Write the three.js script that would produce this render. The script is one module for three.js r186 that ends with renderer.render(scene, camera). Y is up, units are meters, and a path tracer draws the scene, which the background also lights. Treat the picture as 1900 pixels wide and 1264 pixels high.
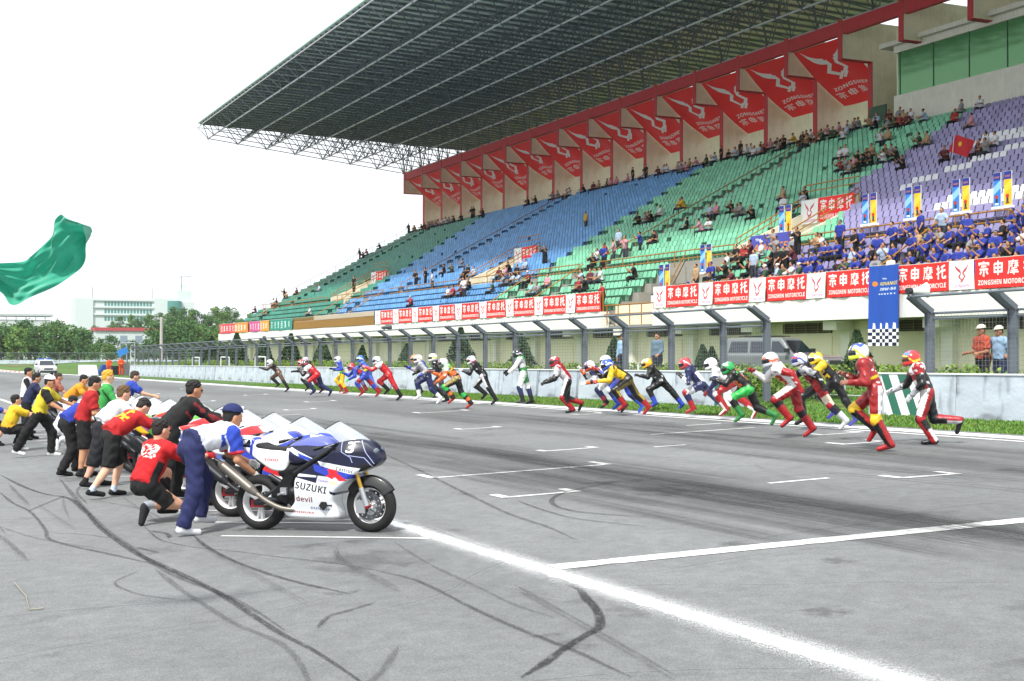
import * as THREE from 'three';
import { mergeGeometries, mergeVertices } from 'three/addons/utils/BufferGeometryUtils.js';

// ---------------------------------------------------------------- camera, sky, sun, exposure
const scene = new THREE.Scene();
const camera = new THREE.PerspectiveCamera(28.37, 1024 / 681, 0.1, 3000);
camera.position.set(0, 1.95, 0);
camera.rotation.set(0, 0, 0);
camera.rotation.order = 'YXZ';
camera.rotation.y = -THREE.MathUtils.degToRad(24.93);
camera.rotation.x = THREE.MathUtils.degToRad(0.55);
const renderer = new THREE.WebGLRenderer({ antialias: true });
renderer.toneMapping = THREE.LinearToneMapping;
renderer.toneMappingExposure = 1.88;
renderer.shadowMap.enabled = true;
{ // bright overcast sky, a little brighter overhead
  const w = 64, h = 32, d = new Float32Array(w * h * 4);
  for (let j = 0; j < h; j++) for (let i = 0; i < w; i++) {
    const el = (j + .5) / h * 2 - 1, k = .66 + .18 * Math.max(0, Math.sin(el * Math.PI / 2)), o = (j * w + i) * 4;
    d[o] = .96 * k; d[o + 1] = 1.0 * k; d[o + 2] = 1.04 * k; d[o + 3] = 1;
  }
  const t = new THREE.DataTexture(d, w, h, THREE.RGBAFormat, THREE.FloatType);
  t.mapping = THREE.EquirectangularReflectionMapping; t.magFilter = THREE.LinearFilter; t.needsUpdate = true;
  scene.background = t; scene.environment = t;
}
const sun = new THREE.DirectionalLight(new THREE.Color(1, .965, .9), 2.7);
sun.position.set(-46, 118, 8); sun.target.position.set(20, 0, -50); sun.castShadow = true; sun.shadow.radius = 11;
sun.shadow.mapSize.set(4096, 4096);
Object.assign(sun.shadow.camera, { left: -120, right: 120, top: 120, bottom: -120, near: 1, far: 400 });
scene.add(sun, sun.target);
scene.fog = new THREE.FogExp2(new THREE.Color(.9, .95, 1), .00009);

// ---------------------------------------------------------------- helpers
const { sin, cos, abs, min, max, PI, floor, sqrt, hypot, atan2, pow, round } = Math;
const clamp = (x, a = 0, b = 1) => min(b, max(a, x)), mix = (a, b, t) => a + (b - a) * t, sstep = (a, b, x) => { const t = clamp((x - a) / (b - a)); return t * t * (3 - 2 * t); };
const D2R = PI / 180;
function rng(seed) { let s = seed | 0; return () => { s = (s + 0x6d2b79f5) | 0; let t = Math.imul(s ^ (s >>> 15), 1 | s); t = (t + Math.imul(t ^ (t >>> 7), 61 | t)) ^ t; return ((t ^ (t >>> 14)) >>> 0) / 4294967296; }; }
const V3 = (x, y, z) => new THREE.Vector3(x, y, z);
const W = (X, Y, Z) => new THREE.Vector3(X, Y, -Z);           // X across the track, Z metres down the straight
const hash3 = (i, j, k) => { let h = Math.imul(i, 374761393) ^ Math.imul(j, 668265263) ^ Math.imul(k, 1274126177); h = Math.imul(h ^ (h >>> 13), 1274126177); return ((h ^ (h >>> 16)) >>> 0) / 4294967296; };
function vnoise(x, y, z = 0, per = 0) {
  const i = floor(x), j = floor(y), k = floor(z), f = x - i, g = y - j, h = z - k, u = f * f * (3 - 2 * f), v = g * g * (3 - 2 * g), w = h * h * (3 - 2 * h);
  const H = (a, b, c) => per ? hash3(((a % per) + per) % per, ((b % per) + per) % per, c) : hash3(a, b, c);
  const L = (c) => mix(mix(H(i, j, c), H(i + 1, j, c), u), mix(H(i, j + 1, c), H(i + 1, j + 1, c), u), v);
  return w ? mix(L(k), L(k + 1), w) : L(k);
}
function fbm(x, y, oct = 4, per = 0, z = 0) { let s = 0, a = .5, t = 0; for (let o = 0; o < oct; o++) { s += a * vnoise(x, y, z + o * 17, per); t += a; a *= .5; x *= 2; y *= 2; per *= 2; } return s / t; }
const taken = new Map();
function numbered(n) { const c = taken.get(n) || 0; taken.set(n, c + 1); return c ? n + '_' + String(c).padStart(3, '0') : n; }
function tag(o, label, category, group, kind) { if (label) o.userData.label = label; if (category) o.userData.category = category; if (group) o.userData.group = group; if (kind) o.userData.kind = kind; return o; }
function thing(name, label, category, pos, turn = 0, group) { const o = new THREE.Group(); o.name = numbered(name); if (pos) o.position.copy(pos); o.rotation.y = turn; tag(o, label, category, group); scene.add(o); return o; }
function mesh(name, geo, m, parent) { const o = new THREE.Mesh(geo, m); o.name = parent ? name : numbered(name); o.castShadow = o.receiveShadow = true; (parent || scene).add(o); return o; }
function struct(name, geo, m, label) { const o = mesh(name, geo, m); o.userData.kind = 'structure'; if (label) o.userData.label = label; return o; }
const matMemo = new Map();
function mat(c, rough = .8, o = {}) { const k = JSON.stringify([c, rough, o, o.map?.uuid, o.bumpMap?.uuid, o.alphaMap?.uuid]); if (!matMemo.has(k)) matMemo.set(k, new THREE.MeshPhysicalMaterial({ color: c, roughness: rough, side: THREE.DoubleSide, ...o })); return matMemo.get(k); }
function texFn(w, h, fn, srgb = true) { const d = new Uint8Array(w * h * 4); for (let j = 0; j < h; j++) for (let i = 0; i < w; i++) { const c = fn(i / w, j / h, i, j), o = (j * w + i) * 4; for (let k = 0; k < 4; k++) d[o + k] = clamp(c[k] ?? 1) * 255; } const t = new THREE.DataTexture(d, w, h, THREE.RGBAFormat); if (srgb) t.colorSpace = THREE.SRGBColorSpace; t.wrapS = t.wrapT = THREE.RepeatWrapping; t.magFilter = THREE.LinearFilter; t.minFilter = THREE.LinearMipmapLinearFilter; t.needsUpdate = true; return t; }
function canvasTex(w, h, draw) { const c = document.createElement('canvas'); c.width = w; c.height = h; const g = c.getContext('2d'); draw(g, w, h); const t = new THREE.CanvasTexture(c); t.colorSpace = THREE.SRGBColorSpace; t.anisotropy = 8; return t; }
const rep = (t, x, y) => { const c = t.clone(); c.repeat.set(x, y); c.needsUpdate = true; return c; };

class MB { // collects boxes, bars, tubes and quads into one geometry
  constructor() { this.p = []; this.n = []; this.u = []; this.i = []; this.c = null; }
  add(geo, m4) {
    const g = m4 ? geo.clone().applyMatrix4(m4) : geo, base = this.p.length / 3, P = g.attributes.position, N = g.attributes.normal, U = g.attributes.uv;
    for (let k = 0; k < P.count; k++) { this.p.push(P.getX(k), P.getY(k), P.getZ(k)); this.n.push(N.getX(k), N.getY(k), N.getZ(k)); this.u.push(U ? U.getX(k) : 0, U ? U.getY(k) : 0); }
    const ids = g.index ? g.index.array : Array.from({ length: P.count }, (_, k) => k), fl = m4 && m4.determinant() < 0;
    for (let k = 0; k < ids.length; k += 3) this.i.push(base + ids[k], base + ids[k + (fl ? 2 : 1)], base + ids[k + (fl ? 1 : 2)]);
    return this;
  }
  face(a, b, c, d, uv) { // quad from four Vector3
    const base = this.p.length / 3, n = b.clone().sub(a).cross(d.clone().sub(a)).normalize();
    const lu = a.distanceTo(b), lv = a.distanceTo(d), UV = uv || [0, 0, lu, 0, lu, lv, 0, lv];
    [a, b, c, d].forEach((v, k) => { this.p.push(v.x, v.y, v.z); this.n.push(n.x, n.y, n.z); this.u.push(UV[k * 2], UV[k * 2 + 1]); });
    this.i.push(base, base + 1, base + 2, base, base + 2, base + 3); return this;
  }
  hexa(v) { // eight corners, 0-3 bottom ring, 4-7 top ring
    this.face(v[0], v[1], v[5], v[4]); this.face(v[1], v[2], v[6], v[5]); this.face(v[2], v[3], v[7], v[6]); this.face(v[3], v[0], v[4], v[7]); this.face(v[4], v[5], v[6], v[7]); this.face(v[3], v[2], v[1], v[0]); return this;
  }
  box(X0, X1, Y0, Y1, Z0, Z1) { return this.hexa([W(X0, Y0, Z0), W(X1, Y0, Z0), W(X1, Y0, Z1), W(X0, Y0, Z1), W(X0, Y1, Z0), W(X1, Y1, Z0), W(X1, Y1, Z1), W(X0, Y1, Z1)]); }
  lbox(x0, x1, y0, y1, z0, z1) { return this.hexa([V3(x0, y0, z1), V3(x1, y0, z1), V3(x1, y0, z0), V3(x0, y0, z0), V3(x0, y1, z1), V3(x1, y1, z1), V3(x1, y1, z0), V3(x0, y1, z0)]); }
  bar(p, q, w, h = w, up = V3(0, 1, 0)) { // rectangular bar from p to q
    const d = q.clone().sub(p).normalize(); let s = d.clone().cross(up); if (s.lengthSq() < 1e-6) s = V3(1, 0, 0); s.normalize(); const t = s.clone().cross(d); s.multiplyScalar(w / 2); t.multiplyScalar(h / 2);
    const R = (o) => [o.clone().sub(s).sub(t), o.clone().add(s).sub(t), o.clone().add(s).add(t), o.clone().sub(s).add(t)]; return this.hexa([...R(p), ...R(q)]);
  }
  tube(p, q, r, r2 = r, n = 6, caps = true) {
    const d = q.clone().sub(p), L = d.length(); const g = new THREE.CylinderGeometry(r2, r, L, n, 1, !caps); const m = new THREE.Matrix4().makeRotationFromQuaternion(new THREE.Quaternion().setFromUnitVectors(V3(0, 1, 0), d.normalize())); m.setPosition(p.clone().add(q).multiplyScalar(.5)); return this.add(g, m);
  }
  geo() { const g = new THREE.BufferGeometry(); g.setAttribute('position', new THREE.Float32BufferAttribute(this.p, 3)); g.setAttribute('normal', new THREE.Float32BufferAttribute(this.n, 3)); g.setAttribute('uv', new THREE.Float32BufferAttribute(this.u, 2)); g.setIndex(this.i); return g; }
  build(name, m, parent) { return mesh(name, this.geo(), m, parent); }
}
const mb = () => new MB();
function extr(pts, depth, bevel = 0, holes) { const s = new THREE.Shape(pts.map(([x, y]) => new THREE.Vector2(x, y))); for (const h of holes || []) s.holes.push(new THREE.Path(h.map(([x, y]) => new THREE.Vector2(x, y)))); return new THREE.ExtrudeGeometry(s, { depth, bevelEnabled: bevel > 0, bevelSize: bevel, bevelThickness: bevel, bevelSegments: 2, steps: 1, curveSegments: 6 }); }

// ---------------------------------------------------------------- lie of the land
const WALLX = 20.6;
function gy(X, Z) {
  const w = sstep(140, 300, Z), xx = clamp(X, -14, WALLX);
  let y = (1 - w) * (.033 * xx - .006 * clamp(Z, -40, 400)) + w * -1.15;
  if (X > WALLX) y = mix(y, mix(.95, -.9, sstep(150, 330, Z)), sstep(20.9, 24.2, X));
  return y;
}
function sheet(xs, zs, lift, colour) { // grid sheet on the land
  const p = [], u = [], c = [], ix = [], n = xs.length;
  for (const Z of zs) for (const X of xs) { p.push(X, gy(X, Z) + (typeof lift === 'function' ? lift(X, Z) : lift), -Z); u.push(X / 2, Z / 2); if (colour) { const k = colour(X, Z); c.push(k[0], k[1], k[2]); } }
  for (let j = 0; j < zs.length - 1; j++) for (let i = 0; i < n - 1; i++) { const a = j * n + i; ix.push(a, a + 1, a + n + 1, a, a + n + 1, a + n); }
  const g = new THREE.BufferGeometry(); g.setAttribute('position', new THREE.Float32BufferAttribute(p, 3)); g.setAttribute('uv', new THREE.Float32BufferAttribute(u, 2)); if (colour) g.setAttribute('color', new THREE.Float32BufferAttribute(c, 3)); g.setIndex(ix); g.computeVertexNormals(); return g;
}
const range = (a, b, s) => { const r = []; for (let x = a; x < b - 1e-6; x += s) r.push(+x.toFixed(4)); r.push(b); return r; };
// ---------------------------------------------------------------- ground, track, markings
const grain = texFn(1024, 1024, (u, v, i, j) => { const a = fbm(u * 16, v * 16, 3, 16), s = hash3(i, j, 3), s2 = vnoise(u * 256, v * 256, 0, 256), k = .84 + .12 * (a - .5) + .14 * (s - .5) + .2 * (s2 - .5); return [k * .985, k, k * 1.005, 1]; });
const grainBump = texFn(512, 512, (u, v, i, j) => { const k = .5 * hash3(i, j, 9) + .5 * vnoise(u * 128, v * 128, 0, 128); return [k, k, k, 1]; }, false);
const grassTex = texFn(512, 512, (u, v, i, j) => { const a = fbm(u * 12, v * 12, 4, 12), s = hash3(i, j, 5), b = vnoise(u * 128, v * 128, 0, 128), dry = sstep(.5, .8, fbm(u * 6 + 3, v * 6, 3, 6)); const k = .6 + .5 * (a - .5) + .35 * (s - .5) + .4 * (b - .5); return [(.40 + .16 * dry) * k, .62 * k, (.17 + .06 * dry) * k, 1]; });
const GXS = [-1600, -900, -500, -250, -120, -60, -30, -14, -8, -4, 0, 4, 8, 12, 16, 18.6, WALLX, 20.9, 21.6, 22.4, 23.2, 24.2, 27, 34, 45, 65, 90, 130, 200, 320, 520, 900, 1600];
const GZS = [-400, -200, -90, -40, -20, 0, 10, 20, 30, 40, 50, 60, 75, 90, 105, 120, 130, 140, 155, 170, 185, 200, 215, 230, 245, 260, 280, 300, 340, 380, 430, 500, 620, 800, 1100, 1500, 2000];
const grassMat = mat(0xffffff, .95, { map: grassTex, vertexColors: true });
struct('ground', sheet(GXS, GZS, (X) => X < 18.3 ? -.25 : 0, (X, Z) => { const k = .75 + .4 * fbm(X * .13, Z * .13, 3); return [k, k, k]; }), grassMat);
// grass verge between the white line and the wall, with its own blades
const TXR = 18.35;
const asphalt = mat(new THREE.Color(.285, .287, .286), .92, { map: grain, vertexColors: true, bumpMap: grainBump, bumpScale: .003 });
const patch = (X, Z) => { // worn and stained patches of the surface
  let k = .84 + .36 * (fbm(X * .5, Z * .16, 4) - .5) + .16 * (fbm(X * 2.2, Z * 1.6, 3, 0, 7) - .5);
  const lane = sstep(6.6, 8.6, X) * (1 - sstep(9.6, 11.4, X)) * .75 + sstep(12.4, 13.8, X) * (1 - sstep(15, 16.5, X)) * .6; // rubber laid down on the racing lines
  k *= 1 - lane * (.08 + .45 * fbm(X * 5, Z * .09, 3, 0, 31)) ;
  return [k, k, k * 1.01];
};
const track = struct('track', sheet([-900, -300, -120, -60, -30, -14, ...range(-13, -1, 1), ...range(-.75, TXR, .25)], [-120, -60, -30, -15, ...range(0, 40, .5), ...range(41, 70, 1.5), ...range(73, 140, 4), 155, 170, 185, 200, 215, 230, 245, 260, 280, 300, 340, 380, 430, 500, 700, 1200], .004, patch), asphalt, 'grey asphalt start straight with rubber marks and painted grid');
// --- flat strips laid on the track
function ribbon(pts, width, lift, uvl = 1, closed) {
  const c = new THREE.CatmullRomCurve3(pts.map(([X, Z]) => V3(X, 0, -Z)), false, 'centripetal'), L = c.getLength(), n = max(2, min(120, round(L / (pts.length > 2 ? .12 : 3)))), p = [], u = [], ix = [];
  for (let k = 0; k <= n; k++) {
    const t = k / n, o = c.getPointAt(t), d = c.getTangentAt(t), w = (typeof width === 'function' ? width(t) : width) / 2;
    for (const s of [-1, 1]) { const x = o.x + s * d.z * w, z = o.z - s * d.x * w; p.push(x, gy(x, -z) + .004 + lift, z); u.push(t * L * uvl, (s + 1) / 2); }
    if (k) { const a = k * 2; ix.push(a - 2, a - 1, a + 1, a - 2, a + 1, a); }
  }
  const g = new THREE.BufferGeometry(); g.setAttribute('position', new THREE.Float32BufferAttribute(p, 3)); g.setAttribute('uv', new THREE.Float32BufferAttribute(u, 2)); g.setIndex(ix); g.computeVertexNormals(); return g;
}
const paintTex = texFn(256, 256, (u, v, i, j) => { const w = fbm(u * 8, v * 8, 4, 8), k = .9 + .1 * hash3(i, j, 2); return [k, k, k, sstep(.27, .36, w + .15 * hash3(i, j, 8))]; });
const paint = mat(new THREE.Color(.82, .83, .83), .6, { map: paintTex, transparent: true });
const line = (pts, w = .1, name = 'painted_line') => { const L = hypot(pts[0][0] - pts[1][0], pts[0][1] - pts[1][1]); return mesh(name, ribbon(pts, w, .006, .5), paint, track); };
line([[5.2, 10.34], [17.6, 9.62]], .26, 'start_line');
// grid boxes: bar across with a short stub at each end
const box = (x0, x1, Z, s = .55, d = 0) => { line([[x0, Z], [x1, Z + d]], .1); if (s) { line([[x0 + .05, Z - .04], [x0 + .05, Z + s]], .13); line([[x1 - .05, Z - .04 + d], [x1 - .05, Z + s + d]], .13); } };
box(7.2, 10.2, 18.3, .6); box(7.0, 8.08, 15.34, .4); box(12.0, 12.95, 13.85, .4, -.1); box(10.4, 11.36, 14.47, 0); box(14.9, 15.85, 18.6, .5); box(13.9, 16.4, 23.3, 0); box(15.8, 16.7, 25, 0);
box(10.5, 11.6, 21.3, .3); box(12.35, 13, 20.6, 0); box(11.8, 12.85, 28.2, .4); box(13.8, 15.4, 36, .6); box(11.6, 12.6, 42, .5); box(9.9, 11.2, 39, 0); box(13.9, 15, 47.5, .6); box(10.8, 11.8, 53, .6); box(14.2, 15.2, 58, .6); box(11, 12, 66, .6); box(14.4, 15.4, 73, .6); box(8.4, 9.4, 47, .6); box(8.6, 9.6, 60, .6); box(16.3, 17.1, 31, .5); box(16, 17, 20.6, .5);
// bike bays along the pit side, angled across the edge line
for (let k = 0; k < 19; k++) line([[3.21, 14.17 + 1.36 * k], [4.95, 12.62 + 1.36 * k]], .06);
// edge lines on the far side
line([[17.78, -5], [17.78, 330]], .48, 'edge_line'); line([[17.25, 8], [17.25, 120]], .12, 'edge_line');
// the thick powdered white line along the bikes: bright core, scattered grains at its edges
const dustTex = texFn(512, 256, (u, v, i, j) => { const e = abs(v - .5) * 2, cl = fbm(u * 6, v * 5, 4, 0), s = hash3(i, j, 21), core = 1 - sstep(.16, .44, e + .5 * (cl - .5) + .1 * s), hz = pow(1 - e, 1.6) * .62 * (.45 + 1.1 * cl); return [1, 1, 1, max(core, s < hz ? .85 : 0)]; });
mesh('powder_line', ribbon([[5.05, 14.1], [5.07, 10], [5.12, 3]], .56, .009, .7), mat(new THREE.Color(.93, .94, .95), .95, { map: dustTex, transparent: true }), track);
mesh('powder_line', ribbon([[4.9, 120], [4.98, 40], [5.05, 14.1]], .4, .009, .7), mat(new THREE.Color(.93, .94, .95), .95, { map: dustTex, transparent: true }), track);
// tyre marks
const rubberTex = texFn(512, 64, (u, v, i, j) => { const e = abs(v - .5) * 2, f = fbm(u * 40, v * 6, 3, 0), s = hash3(i, j, 33), a = (1 - sstep(.55, 1, e + .5 * (f - .5))) * sstep(.25, .6, f + .5 * (s - .35)); return [.16, .16, .17, a]; });
const streakTex = texFn(256, 256, (u, v, i, j) => { const a = vnoise(v * 60, u * 3, 4), b = vnoise(v * 17, u * 2, 9), c = vnoise(v * 130, u * 6, 2), e = sstep(0, .2, v) * sstep(1, .8, v) * sstep(0, .15, u) * sstep(1, .85, u), s = hash3(i, j, 3); return [.17, .17, .18, e * sstep(.48, .85, .5 * a + .3 * b + .3 * c) * (.6 + .4 * s)]; });
const rubber = (o) => mat(0xffffff, .85, { map: rubberTex, transparent: true, opacity: o });
const mark = (pts, w, o = .7) => mesh('tyre_mark', ribbon(pts, (t) => w * .8 * (.75 + .5 * vnoise(t * 9, pts[0][0] * 7)) * min(1, .25 + 6 * min(t, 1 - t)), .005 + .0002 * (mark.n = (mark.n || 0) + 1), .8), rubber(round(o * 8.6) / 10), track);
mark([[1.74, 24.08], [1.91, 21.38], [2.08, 20.06], [2.26, 19.45], [2.27, 17.54], [2.2, 15.81], [2.2, 14.51], [2.23, 13.37], [2.31, 12.47], [2.4, 11.44], [2.44, 10.67], [2.45, 9.74], [2.46, 9.02], [2.5, 8.5], [2.51, 7.93], [2.5, 7]], .1, .75);
mark([[2.52, 22.52], [2.38, 19.65], [2.29, 17.52], [2.23, 15.39], [2.25, 13.97], [2.25, 13.06], [2.31, 11.85], [2.44, 10.87], [2.51, 9.87], [2.51, 9.14]], .1, .45);
mark([[1.51, 20.88], [1.56, 19.17], [1.65, 18.17], [1.66, 17.09], [1.63, 15.86], [1.59, 15.14], [1.76, 14.34], [1.95, 13.73], [2.17, 12.98], [2.31, 12.47]], .07, .55);
mark([[1.64, 18.06], [1.86, 18.65], [2.29, 19.73]], .07, .6); mark([[1.65, 15.65], [1.93, 15.34], [2.18, 14.78]], .04, .6);
mark([[2.97, 14.44], [2.91, 13.47], [2.92, 12.57], [2.99, 11.73], [3.12, 10.93], [3.33, 10.17]], .07, .75);
mark([[2.64, 15.46], [2.6, 14.37], [2.63, 14.09], [2.82, 13.46], [3.1, 12.95], [3.34, 12.4], [3.69, 11.67], [3.87, 11.09]], .04, .6);
mark([[2.07, 12.39], [1.78, 11.87], [1.81, 11.41], [1.89, 11.1], [2.13, 10.68]], .05, .5);
mark([[.2, 10.84], [.79, 10.82], [1.21, 10.8], [1.64, 10.73], [2.09, 10.67], [2.56, 10.69], [2.97, 10.71], [3.38, 10.69], [3.71, 10.63]], .02, .6);
mark([[3.38, 9.73], [3.12, 9.55], [2.92, 9.42], [2.73, 9.07]], .07, .6); mark([[2.21, 12.41], [2.2, 11.25], [2.23, 10.25], [2.27, 9.46], [2.37, 8.79], [2.34, 8.22], [2.2, 7.4]], .09, .4);
mark([[3.34, 7.06], [3.56, 7.25], [3.88, 7.57], [4.18, 7.84], [4.35, 7.98], [4.49, 8.21], [4.68, 8.65], [4.78, 8.97], [4.9, 9.3], [4.91, 9.56]], .105, .9);
mark([[3.86, 11.08], [3.97, 10.56], [3.97, 10.04], [3.91, 9.1], [3.89, 8.35], [3.9, 7.84], [3.91, 7.39], [3.89, 7.04], [3.88, 6.72]], .06, .6);
mark([[4.57, 12.6], [4.37, 11.15], [4.28, 9.82], [4.22, 9.04], [4.26, 8.43]], .05, .35); mark([[4.83, 9.8], [5.16, 10.05], [5.49, 10.17], [5.79, 10.22]], .03, .7);
mark([[8.2, 23.27], [7.5, 19.52], [7.22, 18.11], [6.73, 15.62], [6.38, 13.73], [6.27, 12.61], [6.09, 11.63]], .09, .5);
mark([[9.09, 16.03], [8.43, 15.7], [7.93, 15.38], [7.52, 14.94], [7.3, 14.57], [7.13, 14.09], [7.09, 13.55], [7.23, 13.12], [7.48, 12.62]], .1, .6); mark([[7, 14.91], [6.84, 13.75], [6.81, 13.01], [7.09, 11.97]], .05, .7);
mark([[10.66, 15.15], [11.49, 15], [12.15, 14.63], [12.8, 14.1], [13.28, 12.96]], .05, .5); mark([[10.4, 12.9], [11.14, 13.14], [12.01, 13.1], [12.86, 12.55]], .04, .4); mark([[7.47, 10.62], [8.03, 10.71], [8.79, 10.79], [10.27, 11.21], [11.51, 11.23]], .04, .5);
mark([[1.2, 16.6], [1.5, 15.2], [2, 13.9]], .05, .3); mark([[2.5, 18.9], [2.9, 17.3], [2.95, 16]], .05, .4); mark([[3.0, 8.2], [2.6, 7.5], [2.1, 7]], .08, .3); mark([[2.9, 22], [2.5, 20.2], [2.4, 18.4]], .06, .5);
mark([[2.62, 15.1], [2.75, 14.7], [2.7, 14.35]], .09, .7); mark([[2.28, 13.9], [2.36, 13.6], [2.43, 13.35]], .06, .7); mark([[3.1, 10.35], [3.3, 10.2], [3.45, 10.3]], .05, .6);
{ // broad streaks of rubber along the racing line
  const r = rng(5);
  for (let k = 0; k < 64; k++) {
    const X = k % 3 ? 7.6 + r() * 3.2 : 12.6 + r() * 3.4, Z0 = 6 + r() * 26, L = 5 + r() * 12, w = .25 + r() * .7, dx = (r() - .5) * .5;
    mesh('tyre_mark', ribbon([[X, Z0], [X + dx * .4, Z0 + L * .5], [X + dx, Z0 + L]], w, .0052 + .0002 * ++mark.n, 1 / L), mat(0xffffff, .85, { map: streakTex, transparent: true, opacity: round((.3 + .4 * r()) * 10) / 10 }), track);
  }
  for (let k = 0; k < 26; k++) { const X = 7 + r() * 9, Z0 = 7 + r() * 22, L = 5 + r() * 9, a = (r() - .5) * 1.2; mark([[X, Z0], [X + a * .3, Z0 + L / 2], [X + a, Z0 + L]], .03 + r() * .05, .35 + .3 * r()); }
}
mark([[5.3, 14.2], [5.9, 12.6], [6.05, 11.2]], .03, .25);
{ // oil and dirt stains, hairline cracks and old seams
  const stainTex = texFn(128, 128, (u, v, i, j) => { const d = hypot(u - .5, v - .5) * 2, f = fbm(u * 7, v * 7, 4), s = hash3(i, j, 12); return [.2, .2, .2, sstep(.95, .2, d + 1.3 * (f - .5)) * (.5 + .5 * s)]; }), r = rng(404);
  for (let k = 0; k < 70; k++) { const X = -1 + r() * 17, Z = 5 + 26 * pow(r(), 1.6), w = .15 + r() * r() * 1.3; mesh('stain', ribbon([[X, Z], [X + (r() - .5) * .3, Z + w * (.6 + 1.6 * r())]], w, .0045 + .00002 * k, 1 / (w * 1.4)), mat(0xffffff, .85, { map: stainTex, transparent: true, opacity: round((.12 + .3 * r()) * 20) / 20 }), track); }
  for (let k = 0; k < 26; k++) { let X = -2 + r() * 15, Z = 6 + 18 * r(), a = (r() < .7 ? 0 : PI / 2) + (r() - .5) * .5; const p = [[X, Z]]; for (let i = 0; i < 9; i++) { X += cos(a) * .45; Z += sin(a) * .45; a += (r() - .5) * .5; p.push([X, Z]); } mark(p, .012 + r() * .012, .65); }
  for (const [X, Z, n] of [[1.3, 15, 3], [2.4, 17.5, 4], [3.2, 9, 2], [.6, 19, 3], [4.4, 7.6, 2]]) for (let k = 0; k < n; k++) { const x = X + (r() - .5) * 1.6, z = Z + (r() - .5) * 4, a = (r() - .5) * .9; mark([[x, z], [x + a * .4, z + 1 + r()], [x + a, z + 2 + 2.5 * r()]], .03 + .06 * r(), .25 + .35 * r()); }
}
// a dry twig lying on the pit-side asphalt
{ const t = thing('twig', 'thin dry twig lying on asphalt by tyre marks', 'twig', W(1.01, gy(1.01, 11.6) + .006, 11.6)), m = mat(0x8f8a7c, .9); mb().tube(V3(0, .008, -.75), V3(.03, .012, 0), .005, .005).tube(V3(.03, .012, 0), V3(0, .01, .62), .005, .003).build('stem', m, t); mb().tube(V3(0, .01, .62), V3(.1, .02, .66), .004, .007).build('tip', m, t); }
// verge grass blades: uncountable, one object
{
  const r = rng(77), bl = new THREE.BufferGeometry(); bl.setAttribute('position', new THREE.Float32BufferAttribute([-.012, 0, 0, .012, 0, 0, .004, .05, .012, -.02, 0, .01, 0, 0, -.012, -.012, .038, -.01], 3)); bl.setIndex([0, 1, 2, 3, 4, 5]); bl.computeVertexNormals();
  const N = 42000, im = new THREE.InstancedMesh(bl, mat(0xffffff, .9), N), m = new THREE.Matrix4(), q = new THREE.Quaternion(), c = new THREE.Color();
  for (let k = 0; k < N; k++) { const Z = 15 + 60 * pow(r(), 2.2), X = mix(18.3, r() < .25 && Z > 23.5 && Z < 31 ? 24.4 : 20.45, pow(r(), .9)), s = .7 + 1.1 * r(); q.setFromAxisAngle(V3(0, 1, 0), r() * 6.28); m.compose(W(X, gy(X, Z), Z), q, V3(s * 1.6, s, s * 1.6)); im.setMatrixAt(k, m); const d = fbm(X * 1.2, Z * .6, 3); c.setRGB(.1 + .1 * d * r(), .19 + .1 * r(), .03 + .02 * r()); im.setColorAt(k, c); }
  im.name = 'verge_grass'; im.userData = { kind: 'stuff', label: 'short green grass along the trackside concrete wall', category: 'grass' }; im.receiveShadow = true; scene.add(im);
}
// gravel trap at the far end and its kerb
{
  const gt = texFn(256, 256, (u, v, i, j) => { const k = .55 + .3 * (fbm(u * 10, v * 10, 3, 10) - .5) + .25 * (hash3(i, j, 4) - .5); return [k * 1.0, k * .83, k * .68, 1]; });
  struct('gravel_trap', sheet([24.2, 27, 34, 45, 65, 90], [170, 185, 200, 215, 230, 245, 260, 280, 300, 340], .05), mat(0xd8c0b0, .95, { map: gt }), 'brown gravel run-off at the far end of the straight');
  const kb = thing('kerb', 'red and white striped kerb far down the straight', 'kerb'), r0 = mat(0xb8301f, .7), w0 = mat(0xdadada, .7);
  for (let k = 0; k < 26; k++) { const Z = 210 + k * 4; mb().box(18.3, 19.4, gy(18.3, Z) - .1, gy(18.3, Z) + .09, Z, Z + 3.98).build('kerb_stone', k % 2 ? r0 : w0, kb); }
}
// ---------------------------------------------------------------- concrete wall
const concTex = texFn(1024, 512, (u, v, i, j) => { const a = fbm(u * 9, v * 9, 5, 0), st = sstep(.55, .8, fbm(u * 26, v * 2.2, 3)), sp = hash3(i, j, 6), bl = sstep(.62, .75, fbm(u * 3 + 9, v * 4, 4)); const k = .86 + .16 * (a - .5) - .2 * st - .24 * bl + .06 * (sp - .5); return [k * .955, k * .985, k * 1.01, 1]; });
const concBump = texFn(256, 256, (u, v, i, j) => { const k = fbm(u * 20, v * 20, 4, 20); return [k, k, k, 1]; }, false);
const concrete = mat(new THREE.Color(.74, .78, .83), .9, { map: rep(concTex, .16, .5), bumpMap: concBump, bumpScale: .004 });
const concretes = [concrete, mat(new THREE.Color(.71, .75, .805), .9, { map: rep(concTex, .19, .55), bumpMap: concBump, bumpScale: .004 }), mat(new THREE.Color(.76, .795, .83), .9, { map: rep(concTex, .13, .45), bumpMap: concBump, bumpScale: .004 })];
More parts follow.
